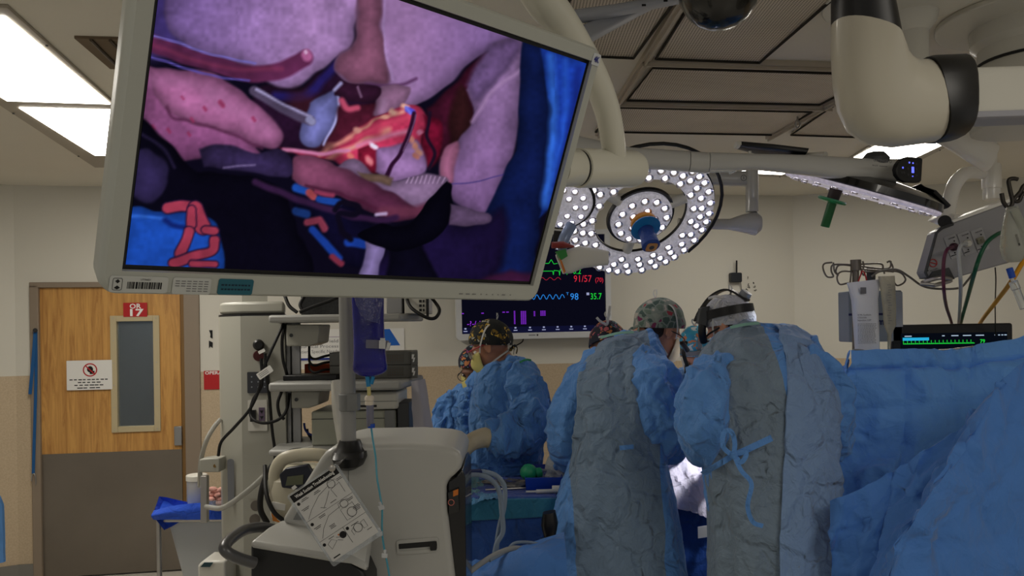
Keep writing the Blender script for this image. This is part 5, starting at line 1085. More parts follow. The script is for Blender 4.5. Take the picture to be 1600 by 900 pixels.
blk = [([(443, 506, 3.48), (432, 530, 3.42), (420, 556, 3.4), (410, 580, 3.4), (404, 610, 3.4), (390, 640, 3.42), (366, 668, 3.45), (346, 690, 3.48), (341, 712, 3.5)], 'black cable running from the upper bracket down to the lower left'),
 ([(446, 508, 3.48), (441, 530, 3.44), (442, 560, 3.44), (447, 580, 3.45), (450, 592, 3.48)], 'short black cable hanging close to the aluminium channel between the shelves'),
 ([(408, 560, 3.4), (409, 600, 3.4), (396, 624, 3.42), (391, 645, 3.42), (398, 657, 3.4), (415, 661, 3.4), (436, 655, 3.42), (448, 640, 3.44), (452, 615, 3.48)], 'black cable looping below the white socket plate'),
 ([(414, 552, 3.4), (416, 580, 3.4), (421, 620, 3.42), (425, 670, 3.45), (429, 700, 3.46), (430, 725, 3.48)], 'black cable hanging straight down the middle of the column'),
 ([(440, 612, 3.45), (434, 630, 3.43), (437, 648, 3.43), (444, 655, 3.44)], 'short black cable end hanging under the lower shelf')]
for pts, lab in blk: hose('black_cable', lab, 'cable', pts, .0068, M_rubber, group=CB)
rc = random.Random(11)
for i, (lab, y0) in enumerate((('topmost black cable of the tangle between the shelves', 556), ('middle black cable of the tangle between the shelves', 566), ('lowest black cable of the tangle between the shelves', 577))):
    hose('tangled_cable', lab, 'cable', [(483, y0 - 14 + i * 3, 3.6), (484, y0, 3.55), (492, y0 + 5, 3.5), (506, y0 + 1, 3.5), (520, y0 - 2 + i, 3.55)], .0055, M_rubber, group='tangled cables between the shelves')
for i, (lab, cc) in enumerate((('blue cable coiled under the lower shelf', (20, 44, 130)), ('outer black cable coiled under the lower shelf', (14, 14, 16)), ('inner black cable coiled under the lower shelf', (14, 14, 16)), ('grey cable coiled low beside the pale machine', (120, 120, 118)))):
    pts = [(490 + (15 - i * 3) * math.cos(a) + i * 2, 662 + i * 9 + (18 - i * 3) * math.sin(a), 3.55 + .02 * i) for a in [k * .6 - 1.6 for k in range(9)]]
    hose('coiled_cable', lab, 'cable', pts, .005, mat('cab%d' % i, cc, .5), group='coiled cables under the lower shelf')
hose('looped_cable', 'black cable looping below the boxes at the right end of the top shelf', 'cable', [(634, 462, 3.45), (642, 480, 3.40), (660, 493, 3.38), (674, 498, 3.4), (683, 494, 3.42), (686, 482, 3.45), (672, 462, 3.5)], .0075, M_rubber)
for i, (pts, lab) in enumerate((([(445, 462, 3.39), (452, 478, 3.37), (464, 488, 3.36)], 'black cable dropping onto the left end of the top shelf'), ([(476, 462, 3.42), (469, 476, 3.40), (474, 487, 3.39)], 'short bent black cable on the top shelf'), ([(468, 488, 3.36), (490, 479, 3.38), (520, 468, 3.40), (545, 455, 3.42)], 'black cable lying slantwise across the top shelf'))):
    hose('shelf_cable', lab, 'cable', pts, .0075, M_rubber, group='black cables on the top shelf')
# boxes on the shelves
def fbox(name, label, cat, x0, y0, x1, y1, d, dep, m, z=None, bevel=.004):
    a, b = P(x0, y1, d), P(x1, y0, d); z0 = a.z if z is None else z; o = thing(name, label, cat, V(((a.x + b.x) / 2, d, z0)))
    t = MB(); t.box(((a.x + b.x) / 2, d + dep / 2, (z0 + b.z) / 2), (b.x - a.x, dep, b.z - z0)); part('housing', t, m, o, bevel=bevel); return o, frame(V(((a.x + b.x) / 2, d - .001, (z0 + b.z) / 2)), (1, 0, 0), (0, 0, 1)), d / F
o, M, k = fbox('black_device', 'black textured box standing on the top shelf behind the cables', 'device', 470, 455, 534, 490, 3.45, .2, mat('speckled_black', (36, 37, 38), .6, var=.5, vscale=90), zs1)
o, M, k = fbox('grey_device', 'grey box with dark slots at the right end of the top shelf', 'device', 632, 455, 668, 497, 3.45, .2, M_white2, zs1)
t = MB(); t.box((18 * k, -2 * k, .002), (4 * k, 44 * k, .01), M); part('black_edge', t, M_black, o)
t = MB()
for j in range(4): t.box((7 * k, (9 - j * 7) * k, .001), (4 * k, 4 * k, .002), M); t.box((12 * k, (9 - j * 7) * k, .001), (2.5 * k, 4 * k, .002), M)
part('slot', t, M_black, o)['kind'] = 'stuff'
o, M, k = fbox('silver_device', 'silver-grey box on the top shelf between drip bag and slotted box', 'device', 604, 455, 628, 490, 3.45, .2, M_alu, zs1)
vent_m = perf_mat('device_mesh', (96, 96, 92))
o = thing('lower_recorder', 'lower of two stacked grey recorders on the second shelf', 'device', P(580, 597, 3.5)); M_rec = mat('recorder_grey', (104, 104, 100), .5)
zt_ = zs2; hgt = 20.5 * 3.5 / F
for n, lab in ((0, 'lower of two stacked grey recorders on the second shelf'), (1, 'upper of two stacked grey recorders on the second shelf')):
    if n: o = thing('upper_recorder', lab, 'device', P(580, 575, 3.5))
    else: o['label'] = lab
    z0 = zt_ + n * (hgt + .001); a, b = P(515, 590, 3.5), P(643, 590, 3.5); t = MB(); t.box(((a.x + b.x) / 2, 3.62, z0 + hgt / 2), (b.x - a.x, .24, hgt)); part('housing', t, M_rec, o, bevel=.003)
    k = 3.5 / F; M = frame(V((P(618, 580, 3.5).x, 3.499, z0 + hgt / 2)), (1, 0, 0), (0, 0, 1)); t = MB(); t.box((0, 0, 0), (26 * k, 14 * k, .002), M); part('mesh_panel', t, vent_m, o)
    t = MB(); t.box((20 * k + .03, 0, .012), (9 * k, hgt * .98, .03), M); e_ = part('end_cap', t, M_rec, o, bevel=.002); t = MB(); t.plate([(39 * k - .0, 6 * k), (43 * k, 6 * k), (41.5 * k, 1 * k), (44 * k, 1 * k), (42 * k, -6 * k), (40 * k, -6 * k), (41 * k, -1 * k), (38.5 * k, -1 * k)], M @ Matrix.Translation((-12 * k + .001, 0, .028)), .002); part('white_mark', t, M_wtext, e_)
t = MB(); t.box(((P(482, 594, 3.4).x), 3.5, zs2 + .012), (.23, .16, .024)); solo('black_tray', t, M_black, 'flat black tray on the left end of the second shelf', 'tray', bevel=.004)
t = MB(); t.box((P(500, 570, 3.7).x, 3.68, zs2 + .03), (.12, .05, .06)); solo('orange_packet', t, mat('orange_packet', (186, 70, 24), .6), 'small orange packet behind the tangled cables', 'packet')
M_mach = mat('greenish_white', (158, 160, 146), .45)
o, M, k = fbox('pale_machine', 'large pale green-grey machine below the second shelf behind the drip pole', 'machine', 487, 641, 618, 702, 3.4, .3, M_mach, zs3, .008)
t = MB(); t.box((0, 15 * k, 0), (131 * k, 1 * k, .003), M); part('seam', t, M_dgrey, o)
t = MB(); t.box((57 * k, -2 * k, .002), (16 * k, 58 * k, .006), M); part('grey_end', t, M_grey, o)
o, M, k = fbox('upper_machine', 'pale printer-like machine resting on the pale green-grey machine', 'machine', 545, 612, 622, 641, 3.38, .3, M_white2, P(500, 641, 3.4).z + .001, .012)
t = MB(); t.box((-12 * k, -8 * k, 0), (34 * k, 3.5 * k, .004), M); part('slot', t, M_black, o)
t = MB(); t.box((0, -1 * k, 0), (74 * k, .7 * k, .003), M); part('seam', t, M_grey, o)
t = MB(); t.box((P(628, 650, 3.5).x + .02, 3.5, (zs3 + zs2) / 2 - .06), (.05, .2, .2)); solo('dark_rack', t, M_dgrey, 'dark slotted rack at the right end of the lower machines', 'rack', bevel=.004)
# papers hanging by the shelf
def sheet(ctrl, nu=10, nv=10, thick=.002, lin_u=False, amp=0.0, sc=6, seed=0, creases=()):
    rows = []
    for r in ctrl:
        pts = [P(*q) if not isinstance(q, V) else q for q in r]
        if lin_u:
            o_ = []
            for a, b in zip(pts[:-1], pts[1:]): o_ += [a.lerp(b, i / nu) for i in range(nu)]
            rows.append(o_ + [pts[-1]])
        else: rows.append(crom(pts, nu))
    cols = [crom([r[i] for r in rows], nv) if len(rows) > 2 else [rows[0][i].lerp(rows[1][i], j / nv) for j in range(nv + 1)] for i in range(len(rows[0]))]
    nI, nJ = len(cols), len(cols[0]); g = [[None] * nJ for _ in range(nI)]
    for i in range(nI):
        for j in range(nJ):
            a = cols[min(i + 1, nI - 1)][j] - cols[max(i - 1, 0)][j]; b = cols[i][min(j + 1, nJ - 1)] - cols[i][max(j - 1, 0)]; n = a.cross(b)
            n = n.normalized() if n.length > 1e-9 else V((0, -1, 0)); n = n if n.y < 0 else -n
            p = cols[i][j]; h = 0
            if amp: h = amp * fold(p, sc, seed)
            for ax_n, tt, am, wd in creases:
                u = i / (nI - 1) if ax_n == 'u' else j / (nJ - 1); h -= am * math.exp(-((u - tt) / wd) ** 2)
            g[i][j] = (p + n * h, n)
    mb = MB(); vs = [g[i][j][0] for i in range(nI) for j in range(nJ)] + [g[i][j][0] - g[i][j][1] * thick for i in range(nI) for j in range(nJ)]; o2 = nI * nJ
    fs = []
    for i in range(nI - 1):
        for j in range(nJ - 1):
            a = i * nJ + j; fs.append((a, a + 1, a + nJ + 1, a + nJ)); fs.append((o2 + a, o2 + a + nJ, o2 + a + nJ + 1, o2 + a + 1))
    for i in range(nI - 1):
        for j in (0, nJ - 1): a = i * nJ + j; fs.append((a, a + nJ, o2 + a + nJ, o2 + a))
    for j in range(nJ - 1):
        for i in (0, nI - 1): a = i * nJ + j; fs.append((a, a + 1, o2 + a + 1, o2 + a))
    return mb.add(vs, fs)
def fold(p, sc, seed):
    s_ = V((seed * 7.3, seed * 3.1, seed * 1.7)); wv_ = V((noise.noise(p * 1.7 + s_), noise.noise(p * 1.7 + s_ + V((9, 2, 4))), noise.noise(p * 1.7 + s_ + V((3, 8, 1))))) * .55
    q = V((p.x * sc, p.y * sc, p.z * sc * .24)) + wv_ * sc * .3 + s_; a = max(0, 1 - 3.4 * abs(noise.noise(q))) ** 2.2
    q2 = V(((p.x + p.z * .7) * sc * 1.3, p.y * sc, (p.z - p.x * .7) * sc * .6)) + wv_ * sc * .3 + s_ * 2; b = max(0, 1 - 3.4 * abs(noise.noise(q2))) ** 2.2
    return .9 * a + .7 * b - .5 + .6 * noise.noise(p * sc * .5 + s_) + .10 * noise.noise(p * sc * 2.6 + s_)
t = sheet([[(642, 596, 3.4), (652, 594, 3.38), (663, 592, 3.42)], [(644, 650, 3.38), (660, 645, 3.36), (671, 640, 3.4)], [(650, 690, 3.4), (668, 692, 3.38), (681, 688, 3.42)]], 6, 8, .002, amp=.006, sc=9, seed=3)
solo('hanging_cloth', t, mat('lavender_cloth', (164, 162, 172), .8), 'pale lavender cloth hanging from the right end of the second shelf', 'cloth')
t = sheet([[(517, 600, 2.6), (522, 594, 2.6), (533, 593, 2.64)], [(519, 640, 2.58), (526, 640, 2.58), (534, 640, 2.61)], [(527, 692, 2.6), (532, 693, 2.6), (537, 693, 2.61)]], 5, 6, .012)
solo('white_splash_guard', t, M_white, 'narrow curved white guard just left of the drip pole', 'guard')
hose('clear_suction_tube', 'translucent tube arching beside the side block of the column', 'tube', [(345, 655, 3.6), (334, 668, 3.58), (322, 690, 3.56), (314, 720, 3.6), (312, 760, 3.65)], .0105, mat('cloudy_tube', (190, 190, 184), .25, 0, 0, .5, .45, ior=1.2))
hose('clear_drain_hose', 'pale clear hose running diagonally across the column to the warmer', 'hose', [(322, 792, 3.35), (345, 794, 3.3), (366, 783, 3.2), (398, 758, 3.1), (430, 728, 3.05), (462, 708, 3.0), (490, 700, 3.0)], .011, mat('cloudy_tube', (190, 190, 184)))
# ------------------------------------------------------------------ linen trolley and basin at the left
o = thing('plastic_bin', 'translucent white bin on a steel frame below the blue towel', 'bin', V((P(300, 850, 4.2).x, 4.35, 0)))
t = MB(); z0, z1 = .25, zat(300, 812, 4.1); xl, xr = P(248, 812, 4.1).x, P(370, 812, 4.1).x
t.loft([[V((xl + .03 + i, y, z)) for i, y in ((0 + s_, 4.12 + s_ * .4), (xr - xl - .06 - s_, 4.12 + s_ * .4), (xr - xl - .06 - s_, 4.5), (s_, 4.5))] for z, s_ in ((z0, .09), (z0 + .2, .07), (z1, .0))]); part('tub', t, mat('milky_plastic', (198, 202, 204), .35, 0, 0, .5, .25), o, bevel=.02)
t = MB(); t.tube([V((xl, 4.1, z1)), V((xr, 4.1, z1)), V((xr, 4.52, z1)), V((xl, 4.52, z1))], .012, 10, closed=True)
part('rim', t, M_steel, o)
for x, y in ((xl, 4.1), (xr, 4.1), (xl, 4.52), (xr, 4.52)): t = MB(); t.cyl((x, y, 0), (x, y, z1), .013, 12); part('leg', t, M_steel, o)
t = MB(); ct = [[(240, 797, 4.05), (270, 790, 4.02), (310, 786, 4.0), (360, 784, 4.0)], [(236, 806, 4.02), (272, 800, 4.0), (310, 798, 3.99), (360, 796, 3.99)], [(240, 813, 4.05), (262, 812, 4.02), (305, 812, 4.0), (360, 811, 4.0)]]
t = sheet(ct, 8, 8, .12, amp=.006, sc=6, seed=5); solo('blue_towel', t, cloth_mat('royal_towel', (26, 74, 190), .2, 10, .9, fine=.5), 'thick royal blue towel folded on top of the white bin', 'towel', bevel=.02, bseg=4)
o = thing('specimen_jar', 'clear plastic jar with white lid on the blue towel', 'jar', P(308, 786, 4.05)); c = P(308, 786, 4.08); k = 4.08 / F
t = MB(); t.lathe([(.045, 0), (.048, .02), (.048, .12)], Matrix.Translation(c), 28); part('jar_body', t, mat('jar_plastic', (210, 216, 226), .15, 0, 0, .5, .6, ior=1.15), o)
t = MB(); t.lathe([(.045, .005), (.045, .06)], Matrix.Translation(c), 28); part('liquid', t, mat('pale_liquid', (160, 170, 205), .2), o)
t = MB(); t.lathe([(.052, .118), (.052, .142), (.048, .146)], Matrix.Translation(c), 28); part('lid', t, M_white, o)
o = thing('steel_basin', 'basin of reddish used sponges partly hidden behind the column', 'basin', P(346, 795, 3.95)); c = P(350, 793, 3.98)
t = MB(); t.lathe([(.05, 0), (.075, .02), (.085, .05), (.08, .05), (.05, .01)], Matrix.Translation(c), 28); part('bowl', t, M_clear, o)
t = MB(); rb = random.Random(5)
for i in range(22): p = c + V((rb.uniform(-.06, .03), rb.uniform(-.05, .03), .03 + rb.random() * .07)); t.ball(p, (rb.uniform(.014, .024), .016, .013), None, 8, 6)
part('sponges', t, mat('stained_gauze', (202, 150, 140), .8, var=.5, vscale=22), o)['kind'] = 'stuff'
o = thing('small_white_unit', 'small white unit with dark display at the lower left', 'device', P(322, 900, 3.4))
t = MB(); pxpoly(t, [(308, 884), (316, 877), (352, 876), (352, 960), (310, 960)], 3.4, .15); part('housing', t, M_white, o, bevel=.01)
t = MB(); pxpoly(t, [(313, 886), (319, 879), (333, 879), (328, 886)], 3.395, .004); part('display', t, mat('teal_display', (36, 66, 74), .3), o)
# ------------------------------------------------------------------ warmer unit
o = thing('warming_unit', 'cream warming unit with carry handle and small screen behind the card', 'warmer', P(460, 815, 2.95)); M_cr = mat('cream_plastic', (186, 180, 160), .4)
t = MB(); pairloft(t, [(438, 818, 500, 822, 2.95, .10), (428, 800, 508, 800, 2.95, .12), (425, 770, 506, 770, 2.95, .12), (428, 745, 502, 745, 2.95, .11), (442, 728, 498, 728, 2.97, .08)], p=2.6, seg=28); part('housing', t, M_cr, o)
t = MB(); t.tube([P(432, 770, 2.88), P(430, 740, 2.88), P(440, 720, 2.88), P(462, 712, 2.88), (P(500, 711, 2.9)), P(520, 722, 2.95), P(524, 760, 2.98)], .020, 14, 6, sy=1.2); part('carry_handle', t, M_cr, o)
t = MB(); pxpoly(t, [(436, 742), (446, 732), (480, 726), (490, 742), (484, 758), (470, 766), (440, 762)], 2.83, .03); sc_ = part('control_face', t, mat('navy_face', (24, 28, 44), .35), o, bevel=.004)
t = MB(); pxpoly(t, [(449, 745), (474, 742), (473, 757), (446, 759)], 2.826, .006); part('display', t, mat('lcd_green', (92, 96, 74), .3), sc_)
t = MB(); pxpoly(t, [(455, 762), (460, 758), (464, 762), (458, 766)], 2.822, .006); part('white_button', t, M_wtext, sc_)
t = MB(); pxpoly(t, [(425, 784), (446, 788), (445, 798), (424, 795)], 2.83, .006); part('white_label', t, M_paper, o)
t = MB(); pxpoly(t, [(424, 802), (448, 806), (444, 818), (426, 814)], 2.84, .03); part('orange_band', t, mat('orange_band', (200, 120, 30), .5), o)
hose('black_power_hose', 'thick black hose arching around the left of the warming unit', 'hose', [(520, 716, 3.05), (490, 706, 3.05), (455, 706, 3.03), (425, 728, 3.0), (410, 762, 2.98), (407, 795, 2.97), (418, 818, 2.97)], .011, M_rubber)
hose('second_black_hose', 'thinner black hose crossing in front of the warming unit', 'hose', [(414, 728, 2.95), (416, 770, 2.85), (428, 800, 2.82), (450, 818, 2.82)], .008, M_rubber)
for i, (x, y) in enumerate(((400, 790), (398, 812))): t = MB(); Mx = axf(P(x, y, 3.15), P(x, y, 3.05)); t.lathe([(.018, 0), (.022, .02), (.02, .08)], Mx, 18); solo('hose_coupling', t, mat('dull_metal', (118, 112, 104)), ('upper', 'lower')[i] + ' round metal coupling left of the warming unit', 'coupling', 'round couplings left of the warmer')
# ------------------------------------------------------------------ white suction cart with pole
M_cart = mat('cart_white', (172, 172, 168), .4, coat=.15); cd_ = 2.45
cart = thing('suction_cart', 'big white wheeled suction cart with black side and drip pole in the foreground', 'cart', V((P(570, 800, cd_).x, 2.65, 0)))
t = MB(); prof = [(438, 816), (500, 716), (508, 706), (520, 699), (540, 695), (640, 693), (690, 696), (708, 700), (718, 707), (722, 718), (720, 732), (710, 743), (700, 750), (697, 762), (699, 800), (711, 905), (716, 1000), (700, 1180), (560, 1180), (560, 870)]
t.prism([P(x, y, cd_) for x, y in prof], (0, .42, 0)); part('body_shell', t, M_cart, cart, bevel=.018, bseg=4)
t = MB(); a = [P(391, 846, 2.24), P(395, 840, 2.30), P(438, 812, 2.62), P(600, 800, 2.62), P(600, 878, 2.24)]
t.prism([P(391, 845, 2.29), P(418, 824, 2.41), P(440, 812, 2.48), P(585, 812, 2.48), P(575, 884, 2.29), P(548, 872, 2.29), P(515, 867, 2.29)], (0, 0, -.022)); part('lower_wing', t, M_cart, cart, bevel=.010, bseg=3)
t = MB(); z0 = .10; pts = [(391, 851), (515, 870), (548, 875), (566, 890), (576, 912), (582, 1250), (391, 1250)]
t.prism([P(x, y, 2.30) for x, y in pts], (0, .15, 0)); part('black_base', t, mat('cart_black', (24, 25, 26), .4), cart, bevel=.01)
t = MB(); pxpoly(t, [(640, 845), (600, 850)], 2.4, .01) if False else None
t = MB(); t.prism([P(x, y, cd_ + .02) for x, y in [(700, 752), (712, 745), (722, 733), (727, 745), (731, 1180), (712, 1180), (710, 900), (699, 800)]], (0, .36, 0)); bs = part('black_side', t, mat('cart_gloss_black', (10, 11, 14), .25, coat=.4), cart, bevel=.004)
t = MB(); pxpoly(t, [(700, 770), (716, 764), (717, 799), (702, 804)], cd_ + .005, .02); lb = part('side_label', t, mat('label_dark', (40, 40, 40), .5), bs)
t = MB(); pxpoly(t, [(708, 767), (716, 764), (716, 773), (708, 776)], cd_ + .003, .002); part('orange_stripe', t, mat('orange_stripe', (196, 110, 34)), lb)
t = MB(); t.ringplate(circ(5 * .002, 18), circ(3.9 * .002, 18), frame(P(705, 785, cd_ + .002), (1, 0, 0), (0, 0, 1)), .001); part('warning_ring', t, mat('pale_red', (190, 110, 100), .5), lb)
t = MB(); Mr = frame(P(653, 853, cd_ - .001), P(682, 848, cd_) - P(620, 853, cd_), (0, 0, 1)); k = cd_ / F; t.ringplate(rrect(66 * k, 23 * k, .008), rrect(60 * k, 12 * k, .004), Mr @ Matrix.Translation((0, 0, -.002)), .005); part('slot_bezel', t, M_cart, cart)
t = MB(); t.plate(rrect(60 * k, 8 * k, .003), Mr @ Matrix.Translation((0, 1.5 * k, -.001)), .002); t.plate(rrect(10 * k, 14 * k, .003), Mr @ Matrix.Translation((24 * k, -1 * k, 0)), .008); part('black_slot', t, M_black, cart)
t = MB(); pxpoly(t, [(458, 812), (466, 796), (486, 802), (497, 814)], cd_ - .003, .01); part('grey_recess', t, M_grey, cart)
t = MB(); t.box((0, 0, 0), (1.2 * k, 36 * k, .002), frame(P(544.5, 750, cd_ - .0005), (1, 0, 0), (0, 0, 1))); part('seam', t, M_grey, cart)
t = MB(); t.tube([P(398, 880, 2.27), P(372, 872, 2.24), P(354, 862, 2.22), P(352, 852, 2.24), P(366, 838, 2.34), P(386, 827, 2.48), P(412, 824, 2.55), P(440, 830, 2.6)], .0165, 14, 6); part('push_handle', t, mat('gunmetal', (92, 92, 94), .35, .6), cart)
t = MB(); pairloft(t, [(522, 705, 574, 703, 2.46, .055), (520, 714, 574, 712, 2.45, .075), (526, 726, 568, 725, 2.45, .07), (535, 731, 558, 731, 2.45, .05)], p=2.6); t.lathe([(.055, 0), (.04, .02), (.032, .04)], Matrix.Translation(P(547, 708, 2.46)), 24); part('pole_socket', t, M_black, cart)
t = MB(); t.cyl(P(545, 712, 2.46), P(545, 712, 2.46) + V((0, 0, .75)), .0235, 20); pl = part('pole', t, mat('pole_grey', (150, 150, 148), .4, .2), cart)
t = MB(); t.lathe([(.028, -.05), (.031, -.048), (.031, .0), (.028, .002)], Matrix.Translation(P(545, 616, 2.46)), 24); t.box(P(553, 628, 2.44), (.03, .05, .05)); part('pole_clamp', t, M_grey, pl)
for x, y in ((412, 2.35), (560, 2.35), (430, 2.6), (690, 2.6)):
    a = P(x, 800, y); t = MB(); t.lathe([(.05, -.015), (.055, -.01), (.055, .01), (.05, .015)], Matrix.Translation((a.x, y, .055)) @ Matrix.Rotation(math.pi / 2, 4, 'Y'), 20); part('wheel', t, M_rubber, cart)
# instruction card clipped to the cart
TL, TR, BL = P(454, 774, 2.22), P(525, 727, 2.22), P(519, 879, 2.22); cw, ch = (TR - TL).length, (BL - TL).length
cM = frame((TR + BL) / 2, TR - TL, (TL - BL)); o = thing('instruction_card', 'laminated instruction card with line drawings clipped to the white cart', 'card', cM.translation)
t = MB(); t.plate(rrect(cw * 1.10, ch * 1.08, .008), cM @ Matrix.Translation((0, -.004, -.002)), .002); part('laminate', t, M_clear, o)
t = MB(); t.plate(rrect(cw, ch, .001), cM, .001); cp = part('card_sheet', t, mat('card_paper', (196, 196, 194), .5), o)
X = lambda u: (u - .5) * cw; Y = lambda v: (.5 - v) * ch
t = MB(); t.box((0, Y(.055), .0012), (cw, ch * .10, .0004), cM); part('header_band', t, M_ink, cp)
t = MB(); t.text('Weak Suction Troubleshooting', ch * .06, cM @ Matrix.Translation((0, Y(.055), .0018)), fit=cw * .84, bold=.015); part('header_lettering', t, M_wtext, cp)
def cl(t, pts, wd=.0008): t.tube([cM @ V((X(a), Y(b), .0014)) for a, b in pts], wd / 2, 5)
t = MB(); cl(t, [(.0, .40), (1, .40)]); cl(t, [(0, .70), (1, .70)]); cl(t, [(.5, .70), (.5, .93)], .001); part('rule', t, M_ink, cp)['kind'] = 'stuff'
t = MB()
for pts in ([(.68, .2), (.7, .13), (.86, .13), (.9, .2), (.7, .22), (.72, .34)], [(.9, .2), (.9, .34)], [(.7, .16), (.45, .2), (.2, .3), (.06, .38)], [(.66, .22), (.5, .32), (.4, .37)], [(.36, .34), (.45, .38)], [(.64, .48), (.66, .42), (.85, .42), (.9, .5), (.64, .5), (.64, .66), (.78, .66)], [(.9, .5), (.9, .6)], [(.7, .46), (.4, .48), (.2, .58), (.08, .68)], [(.1, .78), (.2, .75), (.28, .8), (.12, .86), (.1, .78)], [(.3, .76), (.4, .8)], [(.3, .8), (.38, .84)], [(.6, .8), (.66, .77), (.66, .84), (.6, .86), (.6, .8)], [(.82, .77), (.9, .76), (.9, .86), (.82, .86), (.82, .77)]): cl(t, pts, .0010)
for a, b, r in ((.76, .16, .012), (.76, .46, .012), (.8, .6, .014), (.73, .81, .013)): t.ringplate([(X(a) + p[0], Y(b) + p[1]) for p in circ(r, 16)], [(X(a) + p[0], Y(b) + p[1]) for p in circ(r * .88, 16)], cM @ Matrix.Translation((0, 0, .0012)), .0003)
part('line_drawing', t, mat('drawing_ink', (70, 70, 72), .7), cp)['kind'] = 'stuff'
t = MB()
for a, b in ((.06, .15), (.06, .46), (.04, .76), (.56, .745)): t.plate([(X(a) + p[0], Y(b) + p[1]) for p in circ(.0048, 14)], cM @ Matrix.Translation((0, 0, .0012)), .0003)
t.plate([(X(.43) + p[0], Y(.78) + p[1]) for p in circ(.010, 18)], cM @ Matrix.Translation((0, 0, .0012)), .0003); part('black_dot', t, M_ink, cp)['kind'] = 'stuff'
t = MB(); rb = random.Random(8)
for a, b, n in ((.2, .13, 2), (.46, .14, 2), (.94, .15, 2), (.12, .24, 2), (.3, .43, 2), (.62, .36, 1), (.9, .44, 2), (.12, .52, 2), (.36, .6, 3), (.92, .56, 4), (.22, .73, 1), (.72, .745, 1), (.9, .9, 1)):
    for j in range(n): t.box((X(a), Y(b + j * .018), .0013), (cw * rb.uniform(.10, .16), ch * .007, .0003), cM)
t.box((X(.12), Y(.965), .0014), (cw * .14, ch * .016, .0003), cM); part('small_print', t, M_ink, cp)['kind'] = 'stuff'
t = MB(); t.plate([(X(.36) + p[0], Y(.75) + p[1]) for p in circ(.0025, 8)], cM @ Matrix.Translation((0, 0, .0014)), .0003); part('orange_dot', t, mat('orange_stripe', (196, 110, 34)), cp)
t = MB(); t.lathe([(.002, 0), (.010, .002), (.010, .006), (.005, .009)], cM @ Matrix.Translation((X(.94), Y(-.0), .001)), 18); part('metal_clip', t, M_steel, o)
t = MB(); t.strip([P(522, 728, 2.22), P(530, 722, 2.3), P(540, 716, 2.38)], .012, (0, -1, 0)); part('clear_strap', t, mat('grey_strap', (90, 90, 90), .4), o)
# blue drip bag and its line
bd = 2.36
o = thing('blue_fluid_bag', 'hanging drip bag filled with deep blue fluid beside the pole', 'fluid bag', P(576, 588, bd))
q = MB(); pairloft(q, [(549, 440, 600, 438, bd, .012), (549, 470, 600, 468, bd, .02), (551, 500, 600, 500, bd, .026), (553, 540, 601, 540, bd, .03), (552, 568, 605, 568, bd, .03), (550, 578, 606, 578, bd, .026), (556, 586, 600, 584, bd, .018), (572, 589, 584, 589, bd, .008)], p=2.6, seg=28)
m_b = mat('blue_fluid_vinyl', (14, 12, 118), .2, coat=.25, bump=.45, bscale=22, var=.3, vscale=9); part('bag', q, m_b, o, subd=1)
q = MB(); pairloft(q, [(549, 440, 601, 438, bd - .016, .01), (556, 476, 598, 478, bd - .022, .008), (570, 500, 590, 505, bd - .028, .004)], p=2.4); part('clear_top', q, mat('glossy_clear_top', (30, 36, 120), .08, 0, 0, .8, .2, coat=1, bump=1.0, bscale=40), o)
q = MB(); Mt = frame(P(590, 538, bd - .034), V((1, 0, -.05)), (0, 0, 1)); k = bd / F; q.plate(rrect(36 * k, 13 * k, .002), Mt, .001); part('clear_label', q, mat('hazy_film', (150, 150, 170), .3, 0, 0, .5, .6), o)
q = MB(); q.box((8 * k, 0, .004), (10 * k, 13 * k, .012), Mt); q.box((8 * k, 8 * k, .004), (7 * k, 4 * k, .01), Mt); q.box((17 * k, 1 * k, .004), (5 * k, 12 * k, .01), Mt @ Matrix.Rotation(-.2, 4, 'Z')); part('white_clamp', q, mat('clamp_white', (190, 192, 194), .4), o, bevel=.001)
q = MB(); q.cyl(P(574, 588, bd), P(576, 604, bd), .0068, 12); q.cyl(P(583, 588, bd), P(580, 600, bd), .006, 12); part('blue_port', q, mat('cyan_blue', (30, 120, 170), .3), o)
q = MB(); q.cyl(P(576, 602, bd), P(577, 618, bd), .0055, 12); part('yellow_port', q, mat('straw', (190, 180, 120), .4), o)
q = MB(); q.lathe([(.010, .0), (.014, -.006), (.014, -.014), (.011, -.016), (.013, -.018), (.013, -.028)], Matrix.Translation(P(577, 618, bd)), 20); part('cream_cap', q, mat('cream_cap', (206, 196, 180), .4), o)
q = MB(); q.lathe([(.011, 0), (.011, -.062), (.008, -.066)], Matrix.Translation(P(578, 632, bd)), 20); part('drip_chamber', q, mat('hazy_film', (150, 150, 170)), o)
q = MB(); q.lathe([(.0108, 0), (.0108, -.012)], Matrix.Translation(P(580, 662, bd)), 18); part('blue_tip', q, mat('connector_blue', (20, 70, 170)), o)
m_l = mat('teal_line', (74, 150, 172), .3)
hose('drip_line', 'thin teal drip line hanging in front of the white cart', 'tube', [(580, 668, bd), (583, 690, bd), (587, 715, 2.34), (589, 745, 2.32), (594, 775, 2.31), (597, 795, 2.3), (597, 830, 2.3), (600, 855, 2.3), (605, 880, 2.3), (610, 910, 2.3)], .0028, m_l)
for i, (x, y, lab, mm_) in enumerate(((596, 793, 'upper clear clamp on the teal drip line', 'clamp_white'), (593, 834, 'middle white and blue connector on the teal drip line', 'clamp_white'), (601, 868, 'lower clear clamp on the teal drip line', 'clamp_white'))):
    q = MB(); Mt = frame(P(x, y, 2.29), V((1, .0, .3 - .2 * i)), (0, 0, 1)); k = 2.29 / F; q.box((0, 0, 0), (9 * k, 7 * k, .008), Mt); q.box((0, 6 * k, 0), (4 * k, 6 * k, .006), Mt); o = solo('line_clamp', q, MC[mm_], lab, 'clamp', 'clamps on the drip line', bevel=.001)
